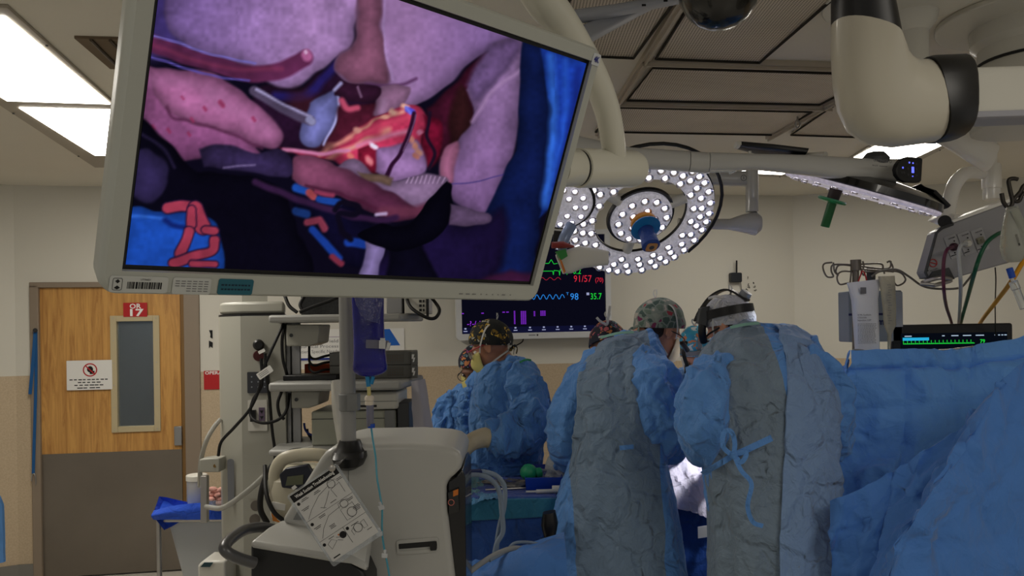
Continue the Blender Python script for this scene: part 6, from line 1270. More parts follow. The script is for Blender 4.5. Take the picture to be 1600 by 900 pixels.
# ------------------------------------------------------------------ people
def remesh(o, vox, sm=4, it_f=.5):
    m = o.modifiers.new('r', 'REMESH'); m.mode = 'VOXEL'; m.voxel_size = vox; m.use_smooth_shade = True
    if sm: s = o.modifiers.new('s', 'SMOOTH'); s.iterations = sm; s.factor = it_f
    dg = bpy.context.evaluated_depsgraph_get(); me = bpy.data.meshes.new_from_object(o.evaluated_get(dg)); o.modifiers.clear(); old = o.data; o.data = me; bpy.data.meshes.remove(old)
    me.polygons.foreach_set('use_smooth', [True] * len(me.polygons)); return o
def crumple(o, amp, sc=8, seed=0, fade=None, nc=None):
    me = o.data; base = wloc(o); nc = CREASE if nc is None else nc
    pre_n = np.zeros(len(me.vertices) * 3); me.vertices.foreach_get('normal', pre_n); pre_n = pre_n.reshape(-1, 3)
    co = np.zeros(len(me.vertices) * 3); me.vertices.foreach_get('co', co); co = co.reshape(-1, 3)
    if nc: co2 = co + pre_n * creases(co + np.array(base), pre_n, nc, seed, amp)[:, None]
    amp *= .55; n = len(me.vertices); ns = [v.normal.copy() for v in me.vertices]
    for v, nn in zip(me.vertices, ns):
        p = v.co + base; a = amp * (fade(p) if fade else 1); v.co += nn * a * fold(p, sc, seed)
    if nc:
        c3 = np.zeros(len(me.vertices) * 3); me.vertices.foreach_get('co', c3); me.vertices.foreach_set('co', (c3.reshape(-1, 3) + co2 - co).ravel())
    me.update(); return o
CREASE = 60
def creases(p, nrm, n, seed, amp):
    """straight pressed fold lines and drape ridges scattered over a cloth surface"""
    r = np.random.RandomState(seed + 77); lo, hi = p.min(0), p.max(0); out = np.zeros(len(p)); size = (hi - lo)
    for i in range(n):
        j = r.randint(len(p)); c = p[j]; nn = nrm[j]; long_ = r.rand() < .45
        ang = r.normal(0, .35) if long_ else r.uniform(-1.5, 1.5)
        up = np.array([0, 0, 1.]) - nn * nn[2]; up /= max(np.linalg.norm(up), 1e-6); sd_ = np.cross(nn, up)
        t_ = up * math.cos(ang) + sd_ * math.sin(ang); s_ = np.cross(nn, t_); L = r.uniform(.14, .34) if long_ else r.uniform(.05, .16); w_ = r.uniform(.016, .030) if long_ else r.uniform(.009, .015)
        h = r.uniform(.5, 1.1) * amp * (1 if r.rand() < .7 else -.8) * (1.1 if long_ else .7)
        d = p - c; al = d @ t_; bend = r.normal(0, .35) * al * al / max(L, .01); ac = d @ s_ + bend; near = (np.abs(d @ nn) < .15) * (nrm @ nn > .2)
        env = np.clip(1 - (al / L) ** 2, 0, 1); ww = w_ * (.5 + .5 * env); out += near * h * env * (np.exp(-np.abs(ac / ww) ** 1.5) - .35 * np.exp(-np.abs((ac - 1.6 * ww) / ww) ** 2))
    return out
def HM(px, py, d, yaw, pitch, roll=0, s=1.0):     # head frame: +Y looks where the face looks; yaw 0 = away from the viewer, positive = to the left
    return Matrix.Translation(P(px, py, d)) @ Matrix.Rotation(yaw, 4, 'Z') @ Matrix.Rotation(-pitch, 4, 'X') @ Matrix.Rotation(roll, 4, 'Y') @ Matrix.Scale(s, 4)
def mball(mb, M, c, r, seg=24, rings=16, f=None):
    q = MB(); q.ball((0, 0, 0), r, None, seg, rings); vs = []
    for p in q.v:
        p = p + V(c); vs.append(M @ (f(p) if f else p))
    mb.add(vs, q.f)
def head_mb(mb, M, neck_to=None):
    def fcr(p):
        k = 1 - .18 * max(0, min(1, (-.02 - p.z) / .08)); return V((p.x * k, p.y, p.z))
    mball(mb, M, (0, -.012, .025), (.074, .094, .092), f=fcr)
    mball(mb, M, (0, .022, -.045), (.056, .066, .078))
    mball(mb, M, (0, .058, -.095), (.026, .024, .020))
    mball(mb, M, (0, .082, .004), (.050, .018, .016))
    for s_ in (-1, 1):
        mball(mb, M, (s_ * .036, .066, -.032), (.022, .020, .018))
        q = MB(); q.tube([V((s_ * .074, -.006 + .018 * math.cos(a), -.012 + .030 * math.sin(a))) + V((s_ * .006 * (1 - math.cos(a)), 0, 0)) for a in [k * .785 for k in range(8)]], .0065, 8, closed=True); mb.add([M @ p for p in q.v], q.f)
        mball(mb, M, (s_ * .073, -.002, -.014), (.008, .014, .022), 12, 8)
    q = MB(); q.tube([V((0, .082, .0)), V((0, .096, -.022)), V((0, .108, -.040)), V((0, .088, -.050))], [.009, .011, .015, .010], 12, 4); mb.add([M @ p for p in q.v], q.f)
    mball(mb, M, (0, .084, -.068), (.024, .010, .007), 16, 8); mball(mb, M, (0, .083, -.078), (.020, .010, .007), 16, 8)
    a = M @ V((0, -.030, -.06)); b = neck_to if neck_to is not None else M @ V((0, -.05, -.2))
    mb.tube([a, a.lerp(b, .5), b, b - V((0, 0, .08))], [.054, .052, .048, .05], 18, 4)
def eyes(parent, M):
    for s_ in (-1, 1):
        t = MB(); mball(t, M, (s_ * .031, .074, -.012), (.013, .013, .013), 14, 10); e_ = part('eyeball', t, mat('eye_white', (226, 222, 214), .2), parent)
        t = MB(); mball(t, M, (s_ * .031, .0845, -.013), (.006, .0035, .006), 10, 8); part('iris', t, mat('dark_iris', (46, 30, 20), .2), e_)
def cap(parent, M, m, low=-.012, tilt=.32, puff=1.0, knot=True, seed=1, name='scrub_cap'):
    R = (.083 * puff, .106 * puff, .100 * puff); T = Matrix.Rotation(tilt, 4, 'X'); rings = []
    n = 40
    for i in range(15):
        th = math.pi * .56 * i / 14; r = []
        for k in range(n):
            q = 2 * math.pi * k / n; sl = max(math.sin(th), .01)
            p = V((R[0] * sl * math.cos(q), R[1] * sl * math.sin(q), R[2] * math.cos(th))); p = T @ p + V((0, -.012, .024)); nz = noise.noise(p * 22 + V((seed, 0, 0))) * .006 * (i / 14 + .3); p += (p - V((0, -.012, .024))).normalized() * nz
            r.append(M @ p)
        rings.append(r)
    inner = [M @ (Matrix.Scale(.93, 4) @ (M.inverted() @ p)) for p in rings[-1]]
    t = MB(); t.loft(rings + [inner], caps=False); t.f.append(tuple(range(n - 1, -1, -1))); t.mi.append(0)
    o = part(name, t, m, parent, angle=60)
    if knot:
        t = MB(); c = T @ V((0, -.104 * puff, -.035)) + V((0, 0, .02))
        for a in (-1, 1):
            t.strip([M @ (c + V((0, 0, 0))), M @ (c + V((a * .02, -.022, .012))), M @ (c + V((a * .034, -.026, -.004))), M @ (c + V((a * .028, -.014, -.028)))], .014, M.to_3x3() @ V((0, -1, 0)))
        mball(t, M, c, (.010, .010, .010), 10, 8); part('cap_tie', t, m, o)['kind'] = 'stuff'
    return o
def mask(parent, M, m, strap_m, upper=True, top=(.0, -.07, .112), low=(.0, -.09, -.05)):
    n = 26; rings = []
    for j in range(9):
        v = j / 8; z = .000 - v * .110; r = []
        for k in range(n):
            u = (k / (n - 1) - .5) * 2.35; rx = .067 - .010 * v; ry = .070 + .028 * math.sin(math.pi * min(1, v * 1.05)) * math.cos(u) + .010 * math.cos(u)
            z2 = z - .010 * math.cos(u) * (1 - v) + .002 * math.sin(v * 25); r.append(M @ V((rx * math.sin(u) * 1.06, .018 + ry * math.cos(u), z2 - .012)))
        rings.append(r)
    t = MB(); vs = [p for r in rings for p in r]; fs = []
    for j in range(8):
        for k in range(n - 1): a = j * n + k; fs.append((a, a + 1, a + n + 1, a + n))
    t.add(vs, fs); o = part('face_mask', t, m, parent, angle=60); s_ = o.modifiers.new('s', 'SOLIDIFY'); s_.thickness = .003
    for s1 in (-1, 1):
        t = MB(); t.strip([M @ V((s1 * .066, .045, -.022)), M @ V((s1 * .085, .02, .02)), M @ V((s1 * .082, -.03, .085)), M @ V(top)], .008, M.to_3x3() @ V((s1, 0, .3))); part('upper_strap', t, strap_m, o)
        t = MB(); t.strip([M @ V((s1 * .062, .035, -.100)), M @ V((s1 * .072, -.01, -.085)), M @ V((s1 * .056, -.062, -.066)), M @ V(low)], .008, M.to_3x3() @ V((s1, -.4, 0))); part('lower_strap', t, strap_m, o)
    t = MB()
    for a in (-1, 1): t.strip([M @ V(top), M @ (V(top) + V((a * .012, -.012, .02))), M @ (V(top) + V((a * .006, -.016, .034)))], .008, M.to_3x3() @ V((0, -1, 0)))
    part('strap_knot', t, strap_m, o)['kind'] = 'stuff'
    return o
def hand_mb(mb, wrist, direc, up, curl=.6, s=1.0, side=1):
    Y_ = V(direc).normalized(); Z_ = V(up); Z_ = (Z_ - Y_ * Z_.dot(Y_)).normalized(); X_ = Y_.cross(Z_); w_ = V(wrist)
    A = lambda x, y, z: w_ + (X_ * x * side + Y_ * y + Z_ * z) * s
    rings = []
    for y, rx, rz in ((-.03, .028, .020), (0, .028, .019), (.03, .038, .017), (.06, .043, .015), (.088, .040, .012)):
        rings.append([A(rx * math.cos(q), y, rz * math.sin(q)) for q in [2 * math.pi * k / 16 for k in range(16)]])
    mb.loft(rings)
    for i, (x, L) in enumerate(((-.031, .066), (-.011, .076), (.010, .072), (.030, .056))):
        a1 = curl * .6; a2 = curl * 1.4; a3 = curl * 2.0; p0 = (x * .9, .07, 0); p1 = (x, .088, -.002)
        p2 = (x, p1[1] + L * .45 * math.cos(a1), p1[2] - L * .45 * math.sin(a1)); p3 = (x, p2[1] + L * .32 * math.cos(a2), p2[2] - L * .32 * math.sin(a2)); p4 = (x, p3[1] + L * .25 * math.cos(a3), p3[2] - L * .25 * math.sin(a3))
        mb.tube([A(*p0), A(*p1), A(*p2), A(*p3), A(*p4)], [.009, .0095, .009, .008, .0065], 10)
    mb.tube([A(-.026, .02, -.002), A(-.046, .042, -.010), A(-.056, .066, -.022), A(-.050, .086, -.034)], [.013, .012, .0105, .008], 10)
def ringsec(xl, xr, y, d, hd, tilt, seg=96, amp=0.0, kk=9, ph=0.0, p=2.35, th=None, grow=0.0):
    a, b = P(xl, y, d), P(xr, y, d); c = (a + b) / 2; u = (b - a) / 2; w_ = V((0, math.cos(math.radians(tilt)), math.sin(math.radians(tilt)))) * hd; out = []
    ths = th or [2 * math.pi * k / seg for k in range(seg)]
    for t_ in ths:
        ct, st = math.cos(t_), math.sin(t_); g = 1 + amp * (math.sin(kk * t_ + ph) * .6 + math.sin((kk * 1.7) * t_ + 2 * ph + 1) * .4)
        ct = math.copysign(abs(ct) ** (2 / p), ct); st = math.copysign(abs(st) ** (2 / p), st); q = (u * ct + w_ * st); out.append(c + q * g + q.normalized() * grow)
    return out
def isecs(secs, n=8):
    out = []; q = [secs[0]] + list(secs) + [secs[-1]]
    for i in range(1, len(q) - 2):
        for k in range(n):
            t_ = k / n; a, b, c, d = [np.array(z, float) for z in q[i - 1:i + 3]]
            out.append(.5 * ((2 * b) + (c - a) * t_ + (2 * a - 5 * b + 4 * c - d) * t_ * t_ + (3 * b - a - 3 * c + d) * t_ ** 3))
    out.append(np.array(secs[-1], float)); return out
def gown(person, secs, m, crump=.0115, seed=0, foldamp=.05, kk=9):
    S_ = isecs(secs, 20); N_ = len(S_); t = MB(); rings = []
    for i, s_ in enumerate(S_):
        f = i / (N_ - 1); rings.append(ringsec(*s_[:6], 160, amp=foldamp * max(0, f - .18) * 1.3, kk=kk, ph=1.2 + f * .8))
    t.loft(rings); g = part('gown', t, m, person, angle=75); crumple(g, crump, 7.2, seed); return g
def sleeve(parent, pts, rs, m, seed=0, crump=.009, cuff=True, sy=1.0):
    t = MB(); pp = crom([P(*q) for q in pts], 20); t.tube(pp, rs, 72, 0, sy=sy); n = len(pp)
    o = part('sleeve', t, m, parent, angle=75); crumple(o, crump * 1.3, 9, seed); 
    if cuff:
        t = MB(); a, b = pp[-2], pp[-1]; dd = (b - a).normalized(); t.tube([b - dd * .01, b + dd * .055], [rs[-1] * .82 if isinstance(rs, list) else .04, .036], 24); part('knit_cuff', t, mat('cuff_white', (170, 176, 182), .9), o)
    return o, pp
def legs(mb, x, y, ztop, w=.1):
    for s_ in (-1, 1):
        X0 = x + s_ * w; mb.tube([V((X0, y, ztop)), V((X0, y, ztop * .52)), V((X0, y + .01, .09))], [.085, .062, .045], 16, 5); mb.tube([V((X0, y - .05, .045)), V((X0, y + .05, .05)), V((X0 + s_ * .01, y + .17, .035))], [.045, .05, .04], 14, 5, sy=.75)
def torso(mb, secs, k=.80):
    mb.loft([ringsec((s_[0] + s_[1]) / 2 - (s_[1] - s_[0]) / 2 * k, (s_[0] + s_[1]) / 2 + (s_[1] - s_[0]) / 2 * k, s_[2], s_[3], s_[4] * k, s_[5], 32) for s_ in isecs(secs, 3)])
def person(label, headM, secs, arms, skin, legxy, name='person', hands=True):
    """one continuous body: head, neck, torso, arms, hands, legs"""
    base = V((legxy[0], legxy[1], 0)); t = MB(); top = ringsec(*secs[0], 8); c = sum(top, V((0, 0, 0))) / 8
    head_mb(t, headM, c); torso(t, secs[1:], .68)
    hipz = P(0, secs[-1][2], secs[-1][3]).z
    legs(t, legxy[0], legxy[1], max(.5, hipz + .15))
    for pts, r0, r1 in arms:
        t.tube(crom([P(*q) for q in pts], 8), [r0, (r0 + r1) / 2 * .95, r1], 18)
    o = part(name, t, skin, None, loc=base); remesh(o, .0085, 5); props(o, label, 'person', 'surgical team'); return o

BL_A = (58, 98, 158); M_sleeve = cloth_mat('gown_blue', (86, 138, 204), .55, 6)
M_gownfar = cloth_mat('gown_blue_far', (84, 138, 206), .6, 7)
M_flap = cloth_mat('gown_flap', (116, 144, 184), .55, 6)
M_capgrey = print_mat('cap_geometric', (120, 130, 122), [(84, 104, 92), (132, 140, 130), (150, 52, 66), (64, 84, 76), (168, 160, 150), (112, 40, 78), (96, 112, 100)], 34)
M_capfloral = print_mat('cap_floral', (16, 18, 20), [(20, 22, 24), (196, 160, 60), (30, 34, 30), (170, 166, 150), (18, 20, 22), (120, 96, 30)], 42, .8)
M_capnavy = print_mat('cap_navy', (26, 30, 48), [(28, 32, 52), (186, 96, 100), (30, 34, 54), (110, 146, 160), (24, 28, 46), (200, 130, 80), (140, 60, 110)], 40, .6)
M_capcyan = print_mat('cap_cyan', (60, 160, 196), [(70, 170, 204), (206, 214, 218), (60, 150, 196), (206, 130, 90)], 30, .8)
M_mw = mat('mask_white', (208, 206, 200), .8, bump=.2, bscale=120); M_my = mat('mask_yellow', (206, 196, 120), .8, bump=.2, bscale=120)
M_strap = mat('strap_white', (200, 200, 196), .8); M_glove = mat('latex_glove', (198, 186, 160), .55, bump=.3, bscale=60)
M_hair = mat('dark_brown_hair', (44, 30, 22), .6, bump=.8, bscale=90)

# ---- surgeon on the right, seen from behind
sR_ = [(1145, 1195, 508, 3.16, .06, -10), (1124, 1240, 519, 3.12, .11, -12), (1094, 1276, 552, 3.06, .16, -10), (1084, 1293, 600, 3.0, .195, -8), (1080, 1300, 650, 2.95, .20, -14), (1092, 1301, 700, 2.91, .19, -6), (1102, 1299, 745, 2.89, .185, 0), (1108, 1302, 800, 2.88, .19, 0), (1110, 1309, 870, 2.87, .20, 0), (1108, 1320, 960, 2.86, .21, 0), (1104, 1326, 1090, 2.86, .22, 0)]
hR = HM(1139, 511, 3.22, .85, .50, s=1.0)
arms = [([(1112, 575, 3.02), (1104, 660, 2.98), (1122, 712, 3.2), (1118, 728, 3.62)], .055, .032), ([(1258, 570, 3.02), (1280, 655, 2.98), (1268, 695, 3.2), (1180, 722, 3.6)], .055, .032)]
pR = person('surgeon in blue gown seen from behind, bending left with black headlight band', hR, sR_, arms, M_skin, (P(1205, 800, 2.9).x, 2.9))
bx = pR.location.x
M_gR = cloth_mat('gown_back_right', (86, 138, 204), .6, 6.5, panel=((P(1183, 700, 2.7).x - bx, .0), .125, 0, 2, .02), panel_rgb=((116, 134, 152), .20))
gR = gown(pR, sR_, M_gR, .012, 1, .05)
S_ = isecs(sR_, 20); t = MB(); th = [math.radians(a) for a in np.linspace(-86, 12, 54)]; ri = []; ro = []
for i, s_ in enumerate(S_[16:]):
    f = (i + 16) / (len(S_) - 1); A_ = dict(amp=.05 * max(0, f - .18) * 1.3, kk=9, ph=1.2 + f * .8, th=[x + (.10 if i < 14 else .10 - .0024 * (i - 14)) * (x < -1.3) for x in th]); ri.append(ringsec(*s_[:6], grow=.004, **A_)); ro.append(ringsec(*s_[:6], grow=.016, **A_))
t.loft([a + b[::-1] for a, b in zip(ri, ro)]); fl_ = part('back_flap', t, M_flap, gR, angle=75, label='paler overlapping back flap of the gown'); crumple(fl_, .012, 7.2, 1)
sleeve(gR, [(1140, 574, 3.06), (1118, 590, 2.95), (1104, 640, 2.86), (1105, 682, 2.86), (1118, 703, 3.05), (1120, 722, 3.5)], [.045, .092, .100, .090, .074, .046], M_sleeve, 2, .014)
sleeve(gR, [(1240, 570, 3.02), (1270, 592, 2.97), (1288, 632, 2.93), (1290, 670, 2.94), (1275, 693, 3.1), (1190, 715, 3.5)], [.08, .092, .092, .086, .07, .046], M_sleeve, 3, .014)
t = MB(); nb = (0, -1, 0)
t.strip([P(1098, 740, 2.76), P(1120, 727, 2.69), P(1143, 713, 2.675)], .020, nb); t.strip([P(1146, 712, 2.675), P(1172, 700, 2.675), P(1206, 684, 2.68)], .022, nb); part('waist_tie', t, M_sleeve, gR)
t = MB(); t.strip([P(1145, 712, 2.665), P(1130, 698, 2.65), P(1131, 676, 2.65), P(1142, 674, 2.65), P(1148, 692, 2.655), P(1146, 712, 2.66)], .016, nb); t.strip([P(1146, 710, 2.665), P(1158, 722, 2.65), P(1166, 708, 2.65), P(1150, 708, 2.66)], .016, nb)
t.strip([P(1147, 712, 2.66), P(1158, 735, 2.65), P(1174, 756, 2.645), P(1168, 790, 2.645), P(1176, 815, 2.645), P(1192, 822, 2.645)], .015, nb); mball(t, Matrix.Translation(P(1146, 711, 2.66)), (0, 0, 0), (.014, .010, .014), 10, 8); part('tie_bow', t, M_sleeve, gR)['kind'] = 'stuff'
t = MB(); t.strip([P(1141, 512, 3.0), P(1165, 507, 2.99), P(1186, 505, 3.0)], .016, (0, -.6, .8)); part('neck_binding', t, mat('mint_binding', (130, 176, 160), .8), gR)
cap(pR, hR, cloth_mat('bouffant_white', (186, 188, 194), .5, 14, .8), tilt=.42, puff=1.05, knot=False, seed=4, name='bouffant_cap')
t = MB(); mball(t, hR, (0, -.046, -.004), (.0735, .062, .064)); part('hair', t, M_hair, pR)
mask(pR, hR, M_mw, M_strap)
eyes(pR, hR)
hb_ = MB(); T_ = Matrix.Rotation(.30, 4, 'X')
rings = []
for k in range(40):
    q = 2 * math.pi * k / 40; c = T_ @ V((.093 * math.cos(q), .112 * math.sin(q), .0)) + V((0, -.012, .055)); o_ = T_ @ V((math.cos(q), math.sin(q), 0)); u_ = T_ @ V((0, 0, 1))
    rings.append([hR @ (c + o_ * a + u_ * b) for a, b in ((-.003, -.017), (.006, -.017), (.006, .017), (-.003, .017))])
hb_.loft(rings + [rings[0]], caps=False); h_ = part('headlight_band', hb_, M_black, pR)
t = MB(); t.strip([hR @ V((0, -.12, .05)), hR @ V((0, -.07, .128)), hR @ V((0, .0, .142)), hR @ V((0, .07, .118)), hR @ V((0, .115, .09))], .032, hR.to_3x3() @ V((0, 0, 1)), .008); part('crown_strap', t, M_black, h_)
t = MB(); Mx = axf(hR @ V((.01, -.108, .075)), hR @ V((.012, -.16, .10))); t.lathe([(.022, 0), (.024, .012), (.022, .026), (.008, .028)], Mx, 20); part('adjusting_knob', t, mat('knob_grey', (120, 124, 130), .4), h_)
t = MB(); pairloft(t, [(1092, 482, 1108, 478, 3.2, .02), (1088, 505, 1104, 510, 3.2, .022)], p=4); part('light_unit', t, M_dgrey, h_)
t = MB(); t.tube([P(1098, 500, 3.2), P(1097, 520, 3.2), P(1100, 534, 3.22)], .016, 10, 4); t.tube([hR @ V((-.08, .0, .0)), hR @ V((-.075, .06, .0)), hR @ V((-.05, .10, -.008)), hR @ V((.05, .10, -.008))], .004, 8, 3); part('loupe', t, M_black, h_)['kind'] = 'stuff'
t = MB(); t.strip([P(1107, 467, 3.15), P(1118, 464, 3.14), P(1130, 466, 3.13)], .02, (0, -.4, .9), .004); part('band_pad', t, M_strap, h_)

# ---- surgeon on the left, seen from behind
sL_ = [(978, 1028, 521, 3.52, .06, -10), (940, 1030, 534, 3.48, .11, -11), (910, 1046, 572, 3.42, .16, -10), (896, 1053, 610, 3.36, .18, -7), (896, 1044, 660, 3.32, .18, -12), (893, 1041, 710, 3.29, .175, -5), (876, 1050, 760, 3.27, .18, 0), (856, 1061, 820, 3.26, .19, 0), (842, 1070, 880, 3.25, .20, 0), (830, 1078, 970, 3.25, .21, 0), (822, 1086, 1080, 3.25, .22, 0)]
hL = HM(1031, 515, 3.55, -1.12, .42, s=1.05)
arms = [([(922, 585, 3.42), (890, 655, 3.36), (888, 700, 3.45), (930, 725, 3.75)], .052, .03), ([(1028, 585, 3.38), (1030, 650, 3.32), (1036, 690, 3.45), (1066, 712, 3.78)], .052, .03)]
pL = person('surgeon in blue gown seen from behind, wearing grey and red patterned cap', hL, sL_, arms, M_skin, (P(965, 800, 3.3).x, 3.3))
bx = pL.location.x
M_gL = cloth_mat('gown_back_left', (86, 138, 204), .6, 6.5, panel=((P(966, 700, 3.1).x - bx, .0), .175, 0, 2, .05), panel_rgb=((112, 134, 158), .20))
gL = gown(pL, sL_, M_gL, .012, 5, .05)
sleeve(gL, [(944, 580, 3.46), (916, 596, 3.42), (892, 645, 3.38), (887, 690, 3.38), (890, 712, 3.46), (920, 724, 3.7)], [.075, .088, .088, .078, .066, .044], M_sleeve, 6, .012)
sleeve(gL, [(1004, 566, 3.36), (1019, 592, 3.26), (1025, 635, 3.21), (1026, 668, 3.22), (1038, 690, 3.36), (1062, 706, 3.7)], [.070, .096, .098, .090, .07, .044], M_sleeve, 7, .013)
t = MB(); t.strip([P(938, 528, 3.35), P(965, 521, 3.34), P(990, 519, 3.36)], .016, (0, -.6, .8)); part('neck_binding', t, mat('mint_binding', (130, 176, 160)), gL)
t = MB(); t.strip([P(968, 700, 3.10), P(978, 699, 3.095), P(990, 698, 3.10)], .018, nb); part('waist_tie', t, M_sleeve, gL)
cap(pL, hL, M_capgrey, tilt=.38, puff=1.10, seed=2); mask(pL, hL, mat('mask_cream', (206, 190, 160), .8), M_strap); eyes(pL, hL)
t = MB(); mball(t, hL, (0, -.044, -.006), (.0735, .060, .060)); part('hair', t, M_hair, pL)
t = MB(); t.tube([hL @ V((.078, -.01, -.006)), hL @ V((.077, .05, -.004)), hL @ V((.062, .094, -.01)), hL @ V((.0, .108, -.012)), hL @ V((-.062, .094, -.01)), hL @ V((-.077, .05, -.004)), hL @ V((-.078, -.01, -.006))], .0028, 8, 3); part('loupe_frame', t, M_black, pL)
t = MB()
for s_ in (-1, 1): t.cyl(hL @ V((s_ * .03, .106, -.014)), hL @ V((s_ * .027, .150, -.034)), .012, 14)
part('loupe_lens', t, mat('loupe_dark', (30, 30, 34), .3), pL)['kind'] = 'stuff'

# ---- scrub nurse in profile
sN_ = [(768, 804, 561, 3.96, .06, -5), (754, 826, 572, 3.95, .12, -8), (742, 844, 598, 3.94, .14, -6), (736, 850, 640, 3.93, .15, -3), (733, 848, 690, 3.93, .15, 0), (729, 845, 735, 3.93, .15, 0), (724, 848, 800, 3.93, .15, 0), (718, 852, 900, 3.93, .16, 0), (714, 856, 1080, 3.93, .16, 0)]
hN = HM(766, 540, 3.96, 1.32, .30, s=.97)
arms = [([(818, 605, 3.80), (832, 660, 3.72), (775, 686, 3.68), (745, 689, 3.65)], .045, .020), ([(760, 600, 4.08), (745, 670, 4.08), (725, 700, 3.9)], .048, .03)]
pN = person('scrub nurse in profile wearing black and yellow floral cap and red glasses', hN, sN_, arms, mat('skin_tan', (172, 120, 94), .55, var=.06, vscale=30), (P(785, 800, 3.9).x, 3.9))
gN = gown(pN, sN_, M_gownfar, .013, 8, .06)
sleeve(gN, [(808, 580, 3.90), (822, 606, 3.82), (830, 645, 3.76), (822, 676, 3.72), (790, 688, 3.68), (764, 686, 3.66)], [.075, .092, .098, .090, .076, .056], M_gownfar, 9, .014, cuff=False)
sleeve(gN, [(764, 585, 4.02), (750, 620, 4.08), (742, 660, 4.06), (734, 690, 3.96)], [.07, .085, .08, .055], M_gownfar, 10, .012, cuff=False)
t = MB(); t.tube([P(776, 684, 3.67), P(755, 684, 3.66), P(735, 692, 3.63), P(722, 706, 3.62)], [.052, .046, .040, .036], 24, 6); hand_mb(t, P(722, 708, 3.62), V((-.5, -.1, -.9)), V((-.8, 0, .5)), .7)
g_ = part('surgical_glove', t, M_glove, pN); remesh(g_, .005, 3)
t = MB(); t.strip([P(733, 728, 3.80), P(770, 726, 3.765), P(815, 724, 3.775), P(848, 722, 3.9)], .024, nb); t.strip([P(762, 724, 3.765), P(757, 736, 3.76), P(748, 750, 3.76)], .02, nb); part('waist_tie', t, M_gownfar, gN)
cap(pN, hN, M_capfloral, tilt=.34, puff=1.10, seed=3); mask(pN, hN, M_my, M_strap); eyes(pN, hN)
t = MB(); t.tube([hN @ V((.080, -.02, .012)), hN @ V((.080, .06, .004)), hN @ V((.066, .098, .0)), hN @ V((.0, .112, -.002)), hN @ V((-.066, .098, .0)), hN @ V((-.080, .06, .004)), hN @ V((-.080, -.02, .012))], .0032, 8, 3); part('glasses_frame', t, mat('red_frame', (176, 30, 50), .4), pN)
t = MB()
for s_ in (-1, 1): mball(t, hN, (s_ * .036, .104, -.018), (.028, .006, .022), 16, 10)
part('glasses_lens', t, M_clear, pN)['kind'] = 'stuff'
t = MB(); t.strip([P(812, 566, 3.82), P(822, 562, 3.8), P(830, 563, 3.8)], .01, (0, -1, .2)); part('neck_binding', t, mat('green_binding', (40, 130, 90), .7), gN)

# ---- person behind the nurse
sB_ = [(724, 756, 604, 4.44, .06, 0), (706, 770, 612, 4.44, .11, 0), (692, 778, 632, 4.43, .14, 0), (685, 782, 665, 4.42, .16, 0), (684, 782, 710, 4.4, .16, 0), (682, 784, 780, 4.4, .17, 0), (676, 786, 960, 4.4, .18, 0)]
hB = HM(742, 575, 4.42, 2.72, .30, s=.98)
pB = person('person in blue gown with yellow mask and glasses, half hidden behind the nurse', hB, sB_, [([(704, 630, 4.4), (698, 680, 4.34), (712, 715, 4.2)], .045, .03)], mat('skin_brown', (128, 86, 66), .55, var=.06, vscale=30), (P(733, 800, 4.4).x, 4.4))
gB = gown(pB, sB_, M_gownfar, .011, 12, .05); sleeve(gB, [(712, 618, 4.42), (702, 640, 4.38), (697, 675, 4.33), (706, 705, 4.22)], [.06, .078, .074, .05], M_gownfar, 13, .011)
cap(pB, hB, M_capnavy, tilt=.3, puff=1.06, seed=5); mask(pB, hB, M_my, M_strap); eyes(pB, hB)
t = MB(); [t.ringplate(off2(circ(.026, 20), (s_ * .034, 0)), off2(circ(.023, 20), (s_ * .034, 0)), hB @ frame(V((0, .105, -.014)), V((-1, 0, 0)), V((0, 0, 1))), .003) for s_ in (-1, 1)]; t.tube([hB @ V((.079, -.01, -.01)), hB @ V((.062, .10, -.012))], .0025, 8); t.tube([hB @ V((-.079, -.01, -.01)), hB @ V((-.062, .10, -.012))], .0025, 8); part('glasses', t, M_dgrey, pB)['kind'] = 'stuff'

# ---- assistant across, only the cap shows behind the left surgeon
sC_ = [(930, 984, 552, 4.0, .06, -9), (912, 1000, 566, 3.98, .11, -9), (905, 1008, 600, 3.95, .15, -8), (906, 1008, 660, 3.92, .16, -10), (906, 1006, 740, 3.9, .17, 0), (900, 1010, 960, 3.9, .18, 0)]
hC = HM(950, 545, 4.0, -.1, .75, s=1.02)
pC = person('bent person whose navy floral cap shows above the left surgeon\'s shoulder', hC, sC_, [([(985, 590, 3.95), (990, 650, 3.95), (1000, 690, 4.1)], .045, .03)], M_skin, (P(955, 800, 3.95).x, 3.95))
gown(pC, sC_, M_gownfar, .011, 14, .05); cap(pC, hC, M_capnavy, tilt=.38, puff=1.14, seed=6, knot=False); mask(pC, hC, M_mw, M_strap, top=(0, -.08, .125)); 
t = MB(); t.strip([hC @ V((-.03, -.06, .118)), P(948, 507, 3.9), P(950, 498, 3.88), P(953, 478, 3.88)], .012, nb); t.strip([P(947, 507, 3.9), P(938, 502, 3.88), P(932, 496, 3.88)], .012, nb); t.strip([P(935, 527, 3.86), P(955, 524, 3.86), P(978, 522, 3.88)], .012, (0, -.7, .7)); part('mask_tail', t, M_strap, pC)['kind'] = 'stuff'

